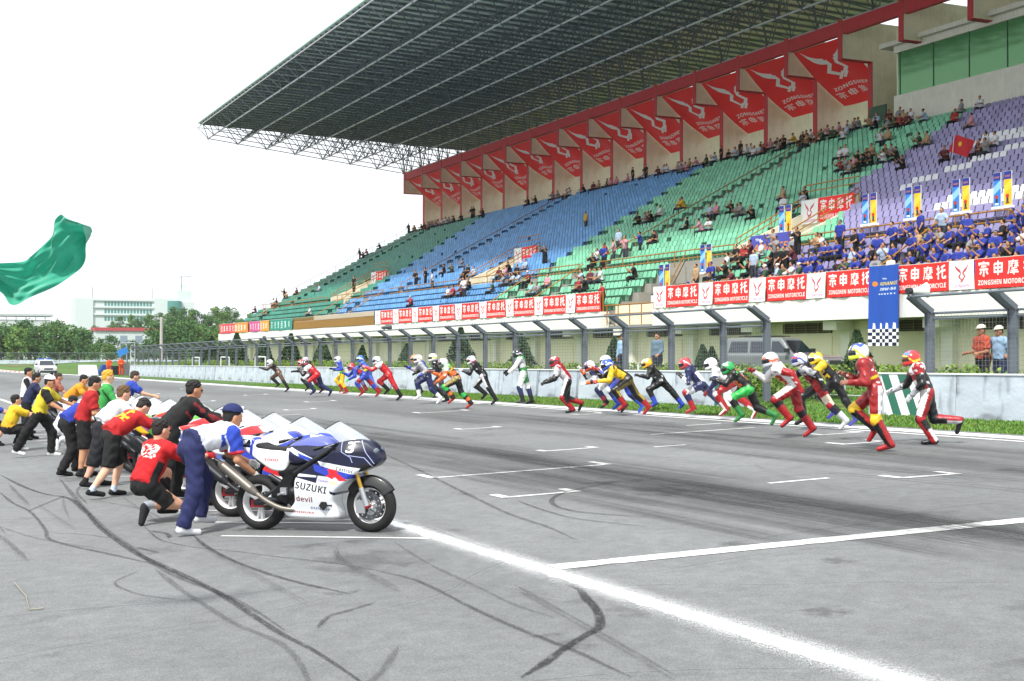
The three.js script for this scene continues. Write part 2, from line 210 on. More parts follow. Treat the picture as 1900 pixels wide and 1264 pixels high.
function wallRun(o, Z0, Z1, step, mats, h0 = .95) {
  const n = round((Z1 - Z0) / step), s = (Z1 - Z0) / n;
  for (let k = 0; k < n; k++) {
    const a = Z0 + k * s + .012, b = Z0 + (k + 1) * s - .012, m = mb(), Y = (Z) => gy(WALLX, Z) - .15, T = (Z) => gy(WALLX, Z) + h0, sh = ((k * 37) % 7 - 3) * .002;
    m.hexa([W(20.44 + sh, Y(a), a), W(20.78, Y(a), a), W(20.78, Y(b), b), W(20.44 + sh, Y(b), b), W(20.5 + sh, T(a), a), W(20.74, T(a), a), W(20.74, T(b), b), W(20.5 + sh, T(b), b)]);
    for (const z of [a + s * .22, a + s * .78]) m.box(20.40, 20.46, gy(WALLX, z) + .02, gy(WALLX, z) + .1, z - .05, z + .05);
    m.build('wall_panel', mats[(k * 5 + (k >> 1)) % mats.length], o);
  }
  const c = mb(); for (let Z = Z0; Z < Z1 - .1; Z += 6) { const b = min(Z1, Z + 6); c.hexa([W(20.47, gy(WALLX, Z) + h0, Z), W(20.77, gy(WALLX, Z) + h0, Z), W(20.77, gy(WALLX, b) + h0, b), W(20.47, gy(WALLX, b) + h0, b), W(20.47, gy(WALLX, Z) + h0 + .03, Z), W(20.77, gy(WALLX, Z) + h0 + .03, Z), W(20.77, gy(WALLX, b) + h0 + .03, b), W(20.47, gy(WALLX, b) + h0 + .03, b)]); }
  c.build('coping', mat(0xdfe3e4, .85), o);
}
const wallA = thing('concrete_wall', 'long pale grey concrete trackside wall running far down the straight', 'wall'); wallRun(wallA, 30, 128, 3, concretes);
const wallB = thing('concrete_wall', 'short concrete wall with green and white diagonal stripes on its end', 'wall'); wallRun(wallB, 8, 24.6, 3, concretes);
{ // painted chevrons on the ends facing the gap
  const g = mat(0x2c6b58, .8), w = mat(0xe8ecea, .8), y0 = (Z) => gy(WALLX, Z);
  const ch = (parent, Z0, Z1, n, lean) => { const wd = (Z1 - Z0) / n; for (let k = 0; k < n; k++) { const a = Z0 + k * wd, b = a + wd, f = (Z, t) => W(mix(20.437, 20.493, t) - .012, y0(Z) + .02 + t * .92, Z); const t = lean; mb().face(f(a, 0), f(b, 0), f(min(Z1 + .2, b + t), 1), f(min(Z1 + .2, a + t), 1)).build('stripe', k % 2 ? g : w, parent); } };
  ch(wallB, 22.6, 24.0, 5, .5); ch(wallA, 30.03, 30.9, 2, .05);
}
// ---------------------------------------------------------------- debris fence behind the wall
const steel = mat(0x6f7882, .55, { metalness: .35 }), steelDark = mat(0x676e77, .6, { metalness: .2 }), wireMat = mat(0x8b9298, .5, { metalness: .4 });
function fenceRun(name, label, Zs, fineTo) {
  const o = thing(name, label, 'fence'), FX = 20.98, yb = (Z) => gy(WALLX, Z) + .2, top = (Z) => gy(WALLX, Z) + 2.32, AX = -.5, AY = .34;
  Zs.forEach((Z, k) => {
    const p = mb().box(FX, FX + .05, yb(Z), top(Z), Z - .085, Z + .085).box(FX - .035, FX + .085, yb(Z), top(Z) - .004, Z - .1, Z - .08).box(FX - .035, FX + .085, yb(Z), top(Z) - .004, Z + .08, Z + .1).build('post', steelDark, o);
    mb().bar(W(FX + .02, top(Z), Z), W(FX + AX, top(Z) + AY, Z), .24, .05, V3(1, 1, 0)).bar(W(FX + .02, top(Z) + .01, Z - .12), W(FX + AX, top(Z) + AY + .01, Z - .12), .025, .11, V3(1, 1, 0)).bar(W(FX + .02, top(Z) + .01, Z + .12), W(FX + AX, top(Z) + AY + .01, Z + .12), .025, .11, V3(1, 1, 0)).build('arm', steelDark, p);
    if (!k) return; const a = Zs[k - 1], b = Z;
    for (const [dx, dy] of [[.06, -.02], [.06, -.14], [AX, AY]]) mb().tube(W(FX + dx, top(a) + dy, a), W(FX + dx, top(b) + dy, b), .028, .028, 6).build('rail', steel, o);
    const w = mb(), d = a < 36 ? .0035 : a < 60 ? .0045 : .006, st = a < 60 ? .1 : .2;
    for (let y = .75; y < 2.3; y += st) w.bar(W(FX - .03, gy(WALLX, a) + y, a), W(FX - .03, gy(WALLX, b) + y, b), d, d);
    for (let t = .25; t < 1; t += .25) w.bar(W(FX + AX * t, top(a) + AY * t, a), W(FX + AX * t, top(b) + AY * t, b), d, d);
    if (a < fineTo) for (let z = a + .1; z < b; z += a < 36 ? .1 : .2) w.bar(W(FX - .03, gy(WALLX, z) + .75, z), W(FX - .03, top(z), z), d, d, V3(1, 0, 0));
    w.build('wire_mesh', wireMat, o);
  });
  return o;
}
{ const z = []; for (let k = 0; k < 37; k++) z.push(28.6 + 2.72 * k); z[0] = 29.3; fenceRun('debris_fence', 'long grey steel debris fence with angled top arms above the wall', z, 60); }
fenceRun('debris_fence', 'short debris fence section above the striped wall, loudspeaker at its end', range(8.6, 23.2, 2.43).map((z, k, a) => a[a.length - 1] - 2.433 * (a.length - 1 - k)), 60);
{ // horn loudspeaker on the end arm
  const Z = 23.2, p = W(20.55, gy(WALLX, Z) + 2.78, Z), o = thing('horn_loudspeaker', 'white horn loudspeaker on the end post of the fence', 'loudspeaker', p);
  const hg = new THREE.LatheGeometry([[.02, -.12], [.06, -.12], [.065, 0], [.07, .04], [.1, .16], [.17, .3], [.175, .31], [.15, .3]].map(([x, y]) => new THREE.Vector2(x, y)), 20);
  mb().add(hg, new THREE.Matrix4().makeRotationZ(-PI / 2 + .1).multiply(new THREE.Matrix4().makeRotationX(.35))).build('horn', mat(0xdfe2df, .5), o);
  mb().add(new THREE.CylinderGeometry(.075, .075, .12, 14), new THREE.Matrix4().makeRotationZ(-PI / 2 + .1).setPosition(-.15, 0, .03)).build('driver', mat(0x2b2d30, .5), o); mb().lbox(-.03, .03, -.12, -.05, -.03, .03).build('bracket', steelDark, o);
  const o2 = thing('horn_loudspeaker', 'small dark horn loudspeaker far down the long fence', 'loudspeaker', W(20.55, gy(WALLX, 58) + 2.8, 58)); mb().add(hg, new THREE.Matrix4().makeRotationZ(-PI / 2 + .1)).build('horn', mat(0x4a4d50, .5), o2); mb().lbox(-.03, .03, -.12, -.05, -.03, .03).build('bracket', steelDark, o2);
}
{ // low white rail posts by the gap
  const o = thing('pedestrian_rail', 'low grey tubular rail across the gap in the wall', 'railing', W(22.6, gy(22.6, 27.5), 27.5)), m = mat(0xb9bdbd, .5, { metalness: .4 });
  for (const z of [-1.9, -.6, .7, 2]) mb().tube(V3(0, 0, z), V3(0, .62, z), .025).build('post', m, o); mb().tube(V3(0, .62, -1.9), V3(0, .62, 2), .025).build('rail', m, o); mb().tube(V3(0, .12, -1.9), V3(0, .12, 2), .02).build('rail', m, o);
  for (const [X, Z, l] of [[21.9, 30.6, 'beside the long fence near the parked truck'], [21.9, 37.5, 'behind the long wall at mid straight'], [22, 40.2, 'behind the wall between two bushes']]) { const h = thing('marker_post', 'thin white marker post ' + l, 'post', W(X, gy(X, Z), Z)); mb().tube(V3(0, 0, 0), V3(0, 1.05, 0), .03).build('pole', mat(0xe4e6e4, .6), h); mb().tube(V3(0, 1.05, 0), V3(0, 1.07, 0), .04).build('cap', mat(0xc9ccca, .6), h); }
  for (const [Z, l] of [[86, 'nearest of the three far ones'], [96, 'middle of the three far ones'], [106, 'last one before the wall ends']]) { const h = thing('tube_goal_frame', 'square white tube frame behind the far wall, ' + l, 'frame', W(22, gy(22, Z), Z)), mm = mat(0xdadedd, .5); mb().tube(V3(0, 0, -1.3), V3(0, 1.35, -1.3), .05).build('post', mm, h); mb().tube(V3(0, 0, 1.3), V3(0, 1.35, 1.3), .05).build('post', mm, h); mb().tube(V3(0, 1.35, -1.3), V3(0, 1.35, 1.3), .05).build('crossbar', mm, h); }
}
// ---------------------------------------------------------------- lettering drawn by hand
const STROKES = { // on a 100 x 100 square
  zong: [[[50, 2], [50, 14]], [[10, 30], [10, 16], [90, 16], [90, 30]], [[26, 36], [74, 36]], [[12, 56], [88, 56]], [[50, 56], [50, 96], [40, 92]], [[28, 68], [14, 88]], [[72, 68], [86, 88]]],
  shen: [[[16, 22], [84, 22], [84, 76], [16, 76], [16, 22]], [[16, 49], [84, 49]], [[50, 2], [50, 98]]],
  mo: [[[50, 2], [52, 10]], [[10, 14], [92, 14]], [[16, 14], [16, 60], [6, 96]], [[26, 28], [56, 28]], [[41, 18], [41, 54]], [[40, 30], [26, 48]], [[62, 28], [94, 28]], [[78, 18], [78, 54]], [[77, 30], [62, 50]], [[79, 30], [94, 50]], [[84, 56], [34, 62]], [[28, 74], [90, 74]], [[22, 86], [96, 86]], [[58, 60], [58, 97], [48, 94]]],
  tuo: [[[6, 28], [40, 28]], [[24, 4], [24, 94], [14, 90]], [[6, 66], [40, 52]], [[90, 6], [52, 20]], [[44, 48], [96, 40]], [[66, 16], [66, 84], [72, 92], [96, 92], [96, 78]]],
  ji: [[[30, 2], [12, 30]], [[24, 18], [24, 60]], [[56, 2], [60, 12]], [[24, 16], [88, 16]], [[24, 30], [84, 30]], [[24, 44], [84, 44]], [[24, 58], [90, 58]], [[55, 16], [55, 58]], [[6, 72], [94, 72]], [[50, 62], [50, 98]], [[48, 74], [14, 94]], [[52, 74], [86, 94]]],
  tuan: [[[10, 8], [90, 8], [90, 94], [10, 94], [10, 8]], [[24, 36], [76, 36]], [[56, 20], [56, 78], [46, 74]], [[54, 40], [28, 68]]],
};
function glyph(g, n, x, y, w, h, lw) { g.lineWidth = lw; g.lineCap = 'butt'; g.lineJoin = 'miter'; for (const s of STROKES[n]) { g.beginPath(); s.forEach(([a, b], k) => k ? g.lineTo(x + a * w / 100, y + b * h / 100) : g.moveTo(x + a * w / 100, y + b * h / 100)); g.stroke(); } }
function wings(g, x, y, s, col, bg) { // winged emblem, symmetric, s = height
  g.save(); g.translate(x, y); g.scale(s / 100, s / 100);
  for (const m of [-1, 1]) { g.save(); g.scale(m, 1); g.fillStyle = g.strokeStyle = col; [[52, -52, 14, -14, 10], [47, -38, 13, -8, 8], [40, -24, 12, -2, 6]].forEach(([x, y, a, b, w]) => { g.beginPath(); g.moveTo(x, y); g.quadraticCurveTo(x * .72, y * .5 - 3, a, b - w * .5); g.lineTo(a - 2, b + w * .35); g.quadraticCurveTo(x * .74, y * .42 + w * .7, x, y); g.fill(); }); g.lineWidth = 8.5; g.lineJoin = 'miter'; g.beginPath(); g.moveTo(13, -12); g.lineTo(9, 2); g.lineTo(22, 18); g.lineTo(6, 36); g.stroke(); g.restore(); }
  g.strokeStyle = col; g.lineWidth = 6.5; g.lineCap = 'butt'; for (const [a, b, c, d] of [[-13, 30, 5, 48], [-2, 30, 16, 48]]) { g.beginPath(); g.moveTo(a, d); g.lineTo(c, b); g.stroke(); }
  g.restore();
}
const RED = '#f42c2a';
const textFit = (g, s, x, y, w, px, font = 'bold', ital = 0) => { g.save(); g.font = `${font} ${px}px sans-serif`; const m = g.measureText(s).width; g.translate(x, y); g.transform(1, 0, -ital, 1, 0, 0); g.scale(w / m, 1); g.fillText(s, 0, 0); g.restore(); };
const cloth = (g, w, h, seed, a = .05) => { const r = rng(seed); for (let k = 0; k < w * h / 260; k++) { g.fillStyle = r() < .5 ? `rgba(0,0,0,${a * r()})` : `rgba(255,255,255,${a * r()})`; g.fillRect(r() * w, r() * h, 1 + r() * 5, 1 + r() * 5); } };
const bannerTex = canvasTex(768, 280, (g, w, h) => {
  g.fillStyle = RED; g.fillRect(0, 0, w, h); g.strokeStyle = g.fillStyle = '#f2efec'; ['zong', 'shen', 'mo', 'tuo'].forEach((n, k) => glyph(g, n, 40 + k * 182, 22, 142, 142, n === 'mo' ? 13 : 20));
  textFit(g, 'ZONGSHEN MOTORCYCLE', 36, 248, 700, 64); cloth(g, w, h, 3);
});
const logoTex = canvasTex(320, 280, (g, w, h) => { g.fillStyle = '#efefee'; g.fillRect(0, 0, w, h); wings(g, w / 2, 118, 190, '#c44a5c', '#efefee'); g.fillStyle = '#b96fae'; textFit(g, 'ZONGSHEN', 62, 258, 196, 40, 'bold', .2); cloth(g, w, h, 4); });
const finTex = (third, fourth) => canvasTex(512, 768, (g, w, h) => {
  g.fillStyle = RED; g.fillRect(0, 0, w, h); wings(g, w / 2, 215, 400, '#ece8e8', '#3a2a44'); g.fillStyle = g.strokeStyle = '#ece4e2'; textFit(g, 'ZONGSHEN', 70, 520, 370, 64, 'bold', .2); ['zong', 'shen', third, fourth].forEach((n, k) => glyph(g, n, 44 + k * 108, 548, 92, 100, k === 2 ? 7 : 11)); cloth(g, w, h, 9, .07);
});
// ---------------------------------------------------------------- grandstand
const Z0S = 26, Z1S = 160.6;
const creamTex = texFn(512, 512, (u, v, i, j) => { const a = fbm(u * 8, v * 8, 4, 8), st = sstep(.6, .85, fbm(u * 30, v * 3, 3, 0)), k = .95 + .08 * (a - .5) - .05 * st + .03 * (hash3(i, j, 1) - .5); return [k, k, k * .99, 1]; });
const cream = mat(new THREE.Color(.92, .86, .67), .85, { map: rep(creamTex, .25, .25) }), creamLight = mat(new THREE.Color(.84, .82, .74), .85, { map: rep(creamTex, .25, .25) }), stepMat = mat(new THREE.Color(.33, .32, .29), .9, { map: rep(creamTex, .5, .5) }), redPaint = mat(new THREE.Color(.58, .035, .045), .65, { map: rep(creamTex, .4, .4) }), fascia = mat(new THREE.Color(.9, .89, .86), .8, { map: rep(creamTex, .15, .3) }), gold = mat(0xa8742c, .5, { metalness: .2 });
const stand = thing('grandstand', 'huge grandstand with tiered seats and cantilevered space-frame roof', 'grandstand');
const FX0 = 36, rowsUp = 23, rowsLo = 5;
const loX = (i) => 37.2 + .8 * i, loY = (i) => 4.35 + .52 * i, upX = (j) => 42.5 + .8 * j, upY = (j) => 7.3 + .43 * j;
const CUT = [60.2, 65.7]; // stair recess in the lower tier
const VOM = [[22.5, 27.5], [57, 61.6], [95.4, 99.6], [130.6, 135.4]]; // openings in the upper tier
const inVom = (Z, j) => j < 6 && VOM.some(([a, b]) => Z > a - .2 && Z < b + .2);
const STAIRS = [40.5, 77.5, 116, 152.5], isStair = (Z) => STAIRS.some((s) => abs(Z - s) < .65);
// ground floor: recessed wall with piers, vents, beam stubs, fascia slab
mb().box(37.6, 39, -.6, 4.2, Z0S, Z1S).build('wall', cream, stand);
for (let Z = Z0S + 2; Z < Z1S - 2; Z += 6.13) {
  mb().box(37.3, 37.598, -.6, 3.9, Z - .3, Z + .3).build('pier', creamLight, stand);
  mb().box(36.5, 37.29, 2.95, 3.34, Z - .45, Z + .45).build('beam_end', creamLight, stand);
  mb().box(37.55, 37.597, 2.85, 3.3, Z + 1.2, Z + 4.6).build('vent_opening', mat(0x4c4638, .9), stand);
  const lv = mb(); for (let k = 0; k < 4; k++) lv.box(37.5, 37.54, 2.9 + k * .11, 2.93 + k * .11, Z + 1.2, Z + 4.6); for (let z = 1.2; z < 4.7; z += .85) lv.box(37.47, 37.5, 2.85, 3.3, Z + z - .03, Z + z + .03); lv.build('vent_louvre', mat(0x7a6f58, .8), stand);
  mb().box(37.56, 37.598, .8, 2.72, Z + 1.2, Z + 4.6).build('door_panel', mat(new THREE.Color(.84, .78, .58), .8), stand);
}
for (const [a, b] of [[Z0S, CUT[0]], [CUT[1], Z1S]]) { mb().box(FX0, 36.5, 3.36, 4.27, a, b).build('fascia', fascia, stand); mb().box(36.5, 37.6, 3.36, 3.55, a, b).build('soffit', creamLight, stand); }
mb().box(36.9, 37.2, 3.36, 4.6, CUT[0], CUT[1]).build('recess_wall', cream, stand); mb().box(36.5, 37, 3.3, 3.5, CUT[0], CUT[1]).build('landing', stepMat, stand);
// tiers as solid steps
const steps = (n, fx, fy, segs) => { for (let i = 0; i < n; i++) for (const [a, b] of segs(i)) mb().box(fx(i) - .4, fx(i) + .4, fy(i) - (i ? .62 : 1), fy(i), a, b).build('tier_step', stepMat, stand); };
steps(rowsLo, loX, loY, (i) => [[Z0S, CUT[0] + i * .5], [CUT[1], Z1S]]);
mb().box(40.82, 42.1, 5.9, 6.85, Z0S, Z1S).build('walkway', stepMat, stand);
const vsegs = (j) => { if (j >= 6) return [[Z0S, Z1S]]; const s = []; let a = Z0S; for (const [p, q] of VOM) { if (p > a) s.push([a, p]); a = q; } s.push([a, Z1S]); return s; };
steps(rowsUp, upX, upY, vsegs);
mb().hexa([W(39, -.6, Z1S), W(62, -.6, Z1S), W(62, -.6, Z1S + .4), W(39, -.6, Z1S + .4), W(39, 4.3, Z1S), W(62, 17.2, Z1S), W(62, 17.2, Z1S + .4), W(39, 4.3, Z1S + .4)]).build('end_wall', cream, stand);
mb().hexa([W(36.6, 3.4, Z1S), W(39, 3.4, Z1S), W(39, 3.4, Z1S + .3), W(36.6, 3.4, Z1S + .3), W(36.6, 4.7, Z1S), W(39, 5.2, Z1S), W(39, 5.2, Z1S + .3), W(36.6, 4.7, Z1S + .3)]).build('end_wall', cream, stand);
mb().box(60.5, 68, 15.8, upY(22) + .3, Z0S, Z1S).build('top_walkway', stepMat, stand);
// the openings: floor, side and back walls, coping
for (const [a, b] of VOM) {
  mb().box(42.12, 47, 4, 4.2, a, b).build('vomitory_floor', stepMat, stand);
  mb().box(46.6, 46.9, 4.2, upY(5) + 1, a, b).build('vomitory_wall', cream, stand);
  for (const z of [a, b]) mb().hexa([W(42.1, 4.2, z - .1), W(46.9, 4.2, z - .1), W(46.9, 4.2, z + .1), W(42.1, 4.2, z + .1), W(42.1, upY(0) + .45, z - .1), W(46.9, upY(5) + .45, z - .1), W(46.9, upY(5) + .45, z + .1), W(42.1, upY(0) + .45, z + .1)]).build('vomitory_wall', cream, stand);
  const p = (X, dy, z) => W(X, upY((X - 42.5) / .8) + dy, z);
  for (const z of [a, b]) { mb().tube(p(42.2, 1.1, z), p(46.8, 1.15, z), .035).tube(p(42.2, .8, z), p(46.8, .85, z), .03).build('handrail', gold, stand); for (const X of [42.2, 44.5, 46.8]) mb().tube(p(X, .4, z), p(X, 1.1, z), .03).build('rail_post', gold, stand); }
  mb().tube(p(46.8, 1.75, a), p(46.8, 1.75, b), .035).tube(p(46.8, 1.4, a), p(46.8, 1.4, b), .03).build('handrail', gold, stand);
}
// gold railing along the walkway front, in lengths
{
  const gaps = [[40, 41], [58, 60.5], [76.8, 78.2], [96.5, 98.5], [115, 117], [132, 134], [152, 153]]; let a = Z0S;
  const run = (p, q) => { for (let Z = p; Z < q - .5; Z += 6) { const e = min(q, Z + 6); for (const dy of [.95, .5]) mb().tube(W(41.25, 6.85 + dy, Z), W(41.25, 6.85 + dy, e), .035).build('handrail', gold, stand); mb().tube(W(41.25, 6.85, Z), W(41.25, 7.8, Z), .03).build('rail_post', gold, stand); mb().tube(W(41.25, 6.85, (Z + e) / 2), W(41.25, 7.8, (Z + e) / 2), .025).build('rail_post', gold, stand); } };
  for (const [p, q] of gaps) { run(a, p); a = q; } run(a, Z1S);
  // front parapet rail behind the banners and dark gap below
  for (const [p, q] of [[Z0S, CUT[0]], [CUT[1], Z1S]]) { const d = mb(); for (let Z = p; Z < q; Z += .3) d.box(36.1, 36.16, 4.27, 5.3, Z, Z + .05); d.build('front_railing', gold, stand).userData.kind = 'stuff'; mb().tube(W(36.13, 5.36, p), W(36.13, 5.36, q), .035).build('handrail', gold, stand); }
  mb().tube(W(36.4, 4.4, 60.4), W(40.8, 7.6, 64.6), .035).tube(W(36.4, 3.9, 60.4), W(40.8, 7.2, 64.6), .03).build('handrail', gold, stand);
  mb().tube(W(36.2, 4.6, 60.2), W(36.2, 4.6, 65.7), .035).tube(W(36.2, 4.1, 60.2), W(36.2, 4.1, 65.7), .03).build('handrail', gold, stand); for (let k = 0; k < 5; k++) mb().tube(W(36.2, 3.5, 60.4 + k * 1.25), W(36.2, 4.6, 60.4 + k * 1.25), .03).build('rail_post', gold, stand);
  for (const Z of [77.2, 115.5, 152]) { // stair handrails up the tiers
    const p = (j) => W(upX(j), upY(j) + 1, Z); mb().tube(p(0), p(22), .035).build('handrail', gold, stand); for (let j = 0; j < 23; j += 3) mb().tube(W(upX(j), upY(j), Z), p(j), .025).build('rail_post', gold, stand);
    mb().tube(W(loX(0), loY(0) + 1, Z), W(loX(4) + .6, loY(4) + 1.3, Z), .035).build('handrail', gold, stand);
  }
  for (const Z of [44.5, 84, 120, 126]) mb().tube(W(loX(0), loY(0) + 1, Z), W(loX(4) + .6, loY(4) + 1.3, Z), .035).build('handrail', gold, stand);
  // thin end rail against the sky
  for (let j = 0; j < 22; j += 2) mb().tube(W(upX(j), upY(j), Z1S - .1), W(upX(j), upY(j) + 1.1, Z1S - .1), .02).build('rail_post', steel, stand); mb().tube(W(37, 5.6, Z1S - .1), W(upX(22), upY(22) + 1.1, Z1S - .1), .022).build('handrail', steel, stand);
}
// fins with box heads carrying the roof
const FIN = [[59.4, 22.2], [62, 22.2], [62, 16.8], [67, 16.8], [67, 24.9], [59.4, 24.9]], finZ = []; for (let k = 0; k < 22; k++) finZ.push(160.3 - 6.13 * k);
for (const Z of finZ) {
  const f = mesh('fin', extr(FIN, .44), cream, stand); f.position.set(0, 0, -Z);
  mb().box(59.36, 59.395, 22.2, 24.88, Z - .46, Z + .02).build('red_facing', redPaint, stand); mb().box(61.96, 61.995, 16.9, 22.19, Z - .46, Z + .02).build('red_facing', redPaint, stand); mb().box(59.36, 61.97, 22.13, 22.19, Z - .46, Z + .02).build('red_facing', redPaint, stand);
}
for (let k = 0; k < finZ.length - 1; k++) { const Z = finZ[k]; mb().box(59.42, 59.8, 23.85, 24.75, Z - 6.13 + .03, Z - .48).build('red_beam', redPaint, stand); mb().box(66.7, 67, 16.9, 18.2, Z - 6.13, Z - .45).build('back_wall', cream, stand); }
// glazed booth over the nearer top rows
{
  const green = mat(0x5c9460, .06, { metalness: .3 }), a = 48, b = 70.6, X = 60.9;
  mb().box(X, X + .25, 16, 19.1, Z0S, b).build('booth_parapet', creamLight, stand); mb().box(X + .25, 66.6, 16, 23.6, b - .25, b).build('booth_end_wall', cream, stand); mb().box(X, X + .3, 21.95, 22.4, Z0S, b).build('booth_lintel', creamLight, stand); mb().box(X - .4, 66.7, 22.4, 22.7, Z0S, b + 1).build('booth_soffit', creamLight, stand);
  mb().box(X + .6, X + .7, 16.2, 18.9, 72.1, 73.8).build('door_panel', mat(0x3c5a44, .7), stand); mb().box(66.3, 66.6, 16.2, 22.4, b, 76).build('booth_back_wall', cream, stand);
  for (let Z = Z0S; Z < b - .4; Z += 3.15) { mb().box(X + .1, X + .13, 19.12, 21.93, Z + .02, min(b - .3, Z + 3.12)).build('window_pane', green, stand); mb().box(X + .06, X + .17, 19.1, 21.95, Z - .035, Z + .015).build('mullion', mat(0x2c5a40, .5), stand); }
}
// roof: sheets, purlins, space frame tapering from the columns to the free edge
const roof = new THREE.Group(); roof.name = 'roof'; stand.add(roof);
const RZ0 = 14, RZ1 = 165, rT = (X) => mix(30, 29.2, (X - 34.5) / 28.1), rB = (X) => mix(28.2, 25.3, (X - 35.5) / 26);
const roofSteel = mat(0x6f7880, .6, { metalness: .1 }), chordSteel = mat(0xc4c8cd, .55, { metalness: .2 }), sheetMats = [mat(0xd9dedc, .7), mat(0xcfd4d2, .7), mat(0xe0e4e2, .7)];
for (let Z = RZ0, k = 0; Z < RZ1 - .1; Z += 3.02, k++) mb().hexa([W(34.5, rT(34.5), Z + .01), W(72, rT(72), Z + .01), W(72, rT(72), Z + 3.01), W(34.5, rT(34.5), Z + 3.01), W(34.5, rT(34.5) + .09, Z + .01), W(72, rT(72) + .09, Z + .01), W(72, rT(72) + .09, Z + 3.01), W(34.5, rT(34.5) + .09, Z + 3.01)]).build('roof_sheet', sheetMats[(k * 7) % 3], roof);
mb().box(34.44, 34.5, 29.98, 30.12, RZ0, RZ1).build('eave_trim', mat(0x6f9484, .6), roof);
for (let Z = RZ0 + .75; Z < RZ1; Z += 1.51) mb().bar(W(34.55, rT(34.55) - .12, Z), W(72, rT(72) - .12, Z), .1, .2).build('purlin', roofSteel, roof);
{
  const bx = []; for (let k = 0; k < 8; k++) bx.push(35.6 + 3.62 * k); const dz = 3.065, nz = 49, zb = (i) => 164.6 - dz * i, zt = (i) => zb(i) + dz / 2, tx = (k) => k < 0 ? 34.6 : min(61.3, bx[k] + 1.81);
  for (let k = 0; k < 8; k++) { mb().tube(W(bx[k], rB(bx[k]), RZ0), W(bx[k], rB(bx[k]), 164.6), .085, .085, 8).build('bottom_chord', chordSteel, roof); }
  for (let k = -1; k < 8; k++) mb().tube(W(tx(k), rT(tx(k)) - .3, RZ0), W(tx(k), rT(tx(k)) - .3, RZ1), .07, .07, 6).build('top_chord', k < 0 ? chordSteel : roofSteel, roof);
  const web = mb(), cross = mb();
  for (let i = 0; i < nz; i++) {
    for (let k = 0; k < 7; k++) cross.tube(W(bx[k], rB(bx[k]), zb(i)), W(bx[k + 1], rB(bx[k + 1]), zb(i)), .05, .05, 4, false);
    for (let k = -1; k < 7; k++) cross.tube(W(tx(k), rT(tx(k)) - .3, zt(i)), W(tx(k + 1), rT(tx(k + 1)) - .3, zt(i)), .045, .045, 4, false);
    for (let k = 0; k < 8; k++) for (const [a, b] of [[-1, 0], [0, 0], [-1, 1], [0, 1]]) { const x = tx(k + a), z = zt(i) - b * dz; if (z > RZ0) web.tube(W(bx[k], rB(bx[k]), zb(i)), W(x, rT(x) - .3, z), .048, .048, 4, false); }
    // tree props from the fin heads
    if (i % 2 === 0) for (const [x, z] of [[tx(7), zb(i) - 1.5], [tx(7), zb(i) + 1.5], [66, zb(i)]]) web.tube(W(61.2, 24.9, zb(i)), W(x, x > 65 ? 26.4 : rT(x) - .3, z), .07, .07, 4, false);
  }
  web.build('web_member', roofSteel, roof).userData.kind = 'stuff'; cross.build('cross_chord', roofSteel, roof).userData.kind = 'stuff';
  // end truss faces stand out pale against the sky; nodes at joints of the first rows
  const nd = new THREE.IcosahedronGeometry(.14, 1); for (let i = 0; i < 30; i++) for (let k = 0; k < 8; k += 1) { if ((i * 8 + k) > 238) break; const n = mesh('node', nd, roofSteel, roof); n.position.copy(W(bx[k], rB(bx[k]), zb(i))); }
}
// sloping banners between the fins
{
  const mA = mat(0xffffff, .95, { map: finTex('mo', 'tuo'), transmission: .35, thickness: 0 }), mB = mat(0xffffff, .95, { map: finTex('ji', 'tuan'), transmission: .35, thickness: 0 });
  const names = ['nearest the glazed booth', 'second', 'third', 'fourth', 'fifth', 'sixth', 'seventh', 'eighth', 'ninth', 'tenth', 'eleventh', 'twelfth', 'thirteenth', 'fourteenth'];
  for (let k = 0; k < 14; k++) {
    const i = 13 - k, zt = finZ[i] - .5, zb = finZ[i] - 6.08, g = new THREE.PlaneGeometry(1, 1, 10, 14), P = g.attributes.position;
    for (let v = 0; v < P.count; v++) { const s = P.getX(v) + .5, t = .5 - P.getY(v), sag = .12 * sin(s * 9 + k) * sin(t * 3) + .25 * sin(PI * t); P.setXYZ(v, 59.85 + 4.6 * t + .1 * sin(k * 5 + s * 4) * t, 23.8 - (3.5 + .25 * sin(k * 3.7)) * t - sag, -mix(zt, zb, s)); }
    g.computeVertexNormals(); const o = thing('hanging_banner', `sloping red winged-emblem banner under the roof, ${k ? names[k] + ' from the glazed booth' : names[0]}`, 'banner', null, 0, 'red banners under the roof'); mesh('cloth', g, k % 2 ? mA : mB, o); mb().tube(W(59.9, 23.82, zt), W(59.9, 23.82, zb), .03).build('batten', redPaint, o);
  }
}
// front banners
const bannerMat = mat(0xffffff, .75, { map: bannerTex }), logoMat = mat(0xffffff, .75, { map: logoTex });
function flatBanner(name, m, label, X, Y0, Y1, Za, Zb, group, wav = .03) { // Za is the end on the viewer's left
  const g = new THREE.PlaneGeometry(1, 1, 12, 4), P = g.attributes.position, ph = Za * 3.1; for (let v = 0; v < P.count; v++) { const s = P.getX(v) + .5, t = P.getY(v) + .5; P.setXYZ(v, X - wav * sin(s * 11 + ph) * (1 - t) - wav * .6 * sin(s * 25 + ph + t * 2), mix(Y0, Y1, t) - wav * .8 * sin(PI * s) * t, -mix(Za, Zb, s)); } g.computeVertexNormals();
  const o = thing(name, label, 'banner', null, 0, group); mesh('cloth', g, m, o); mb().tube(W(X + .04, Y1, Za), W(X + .04, Y1, Zb), .012).build('hem_cord', mat(0xd8d4cc, .8), o); return o;
}
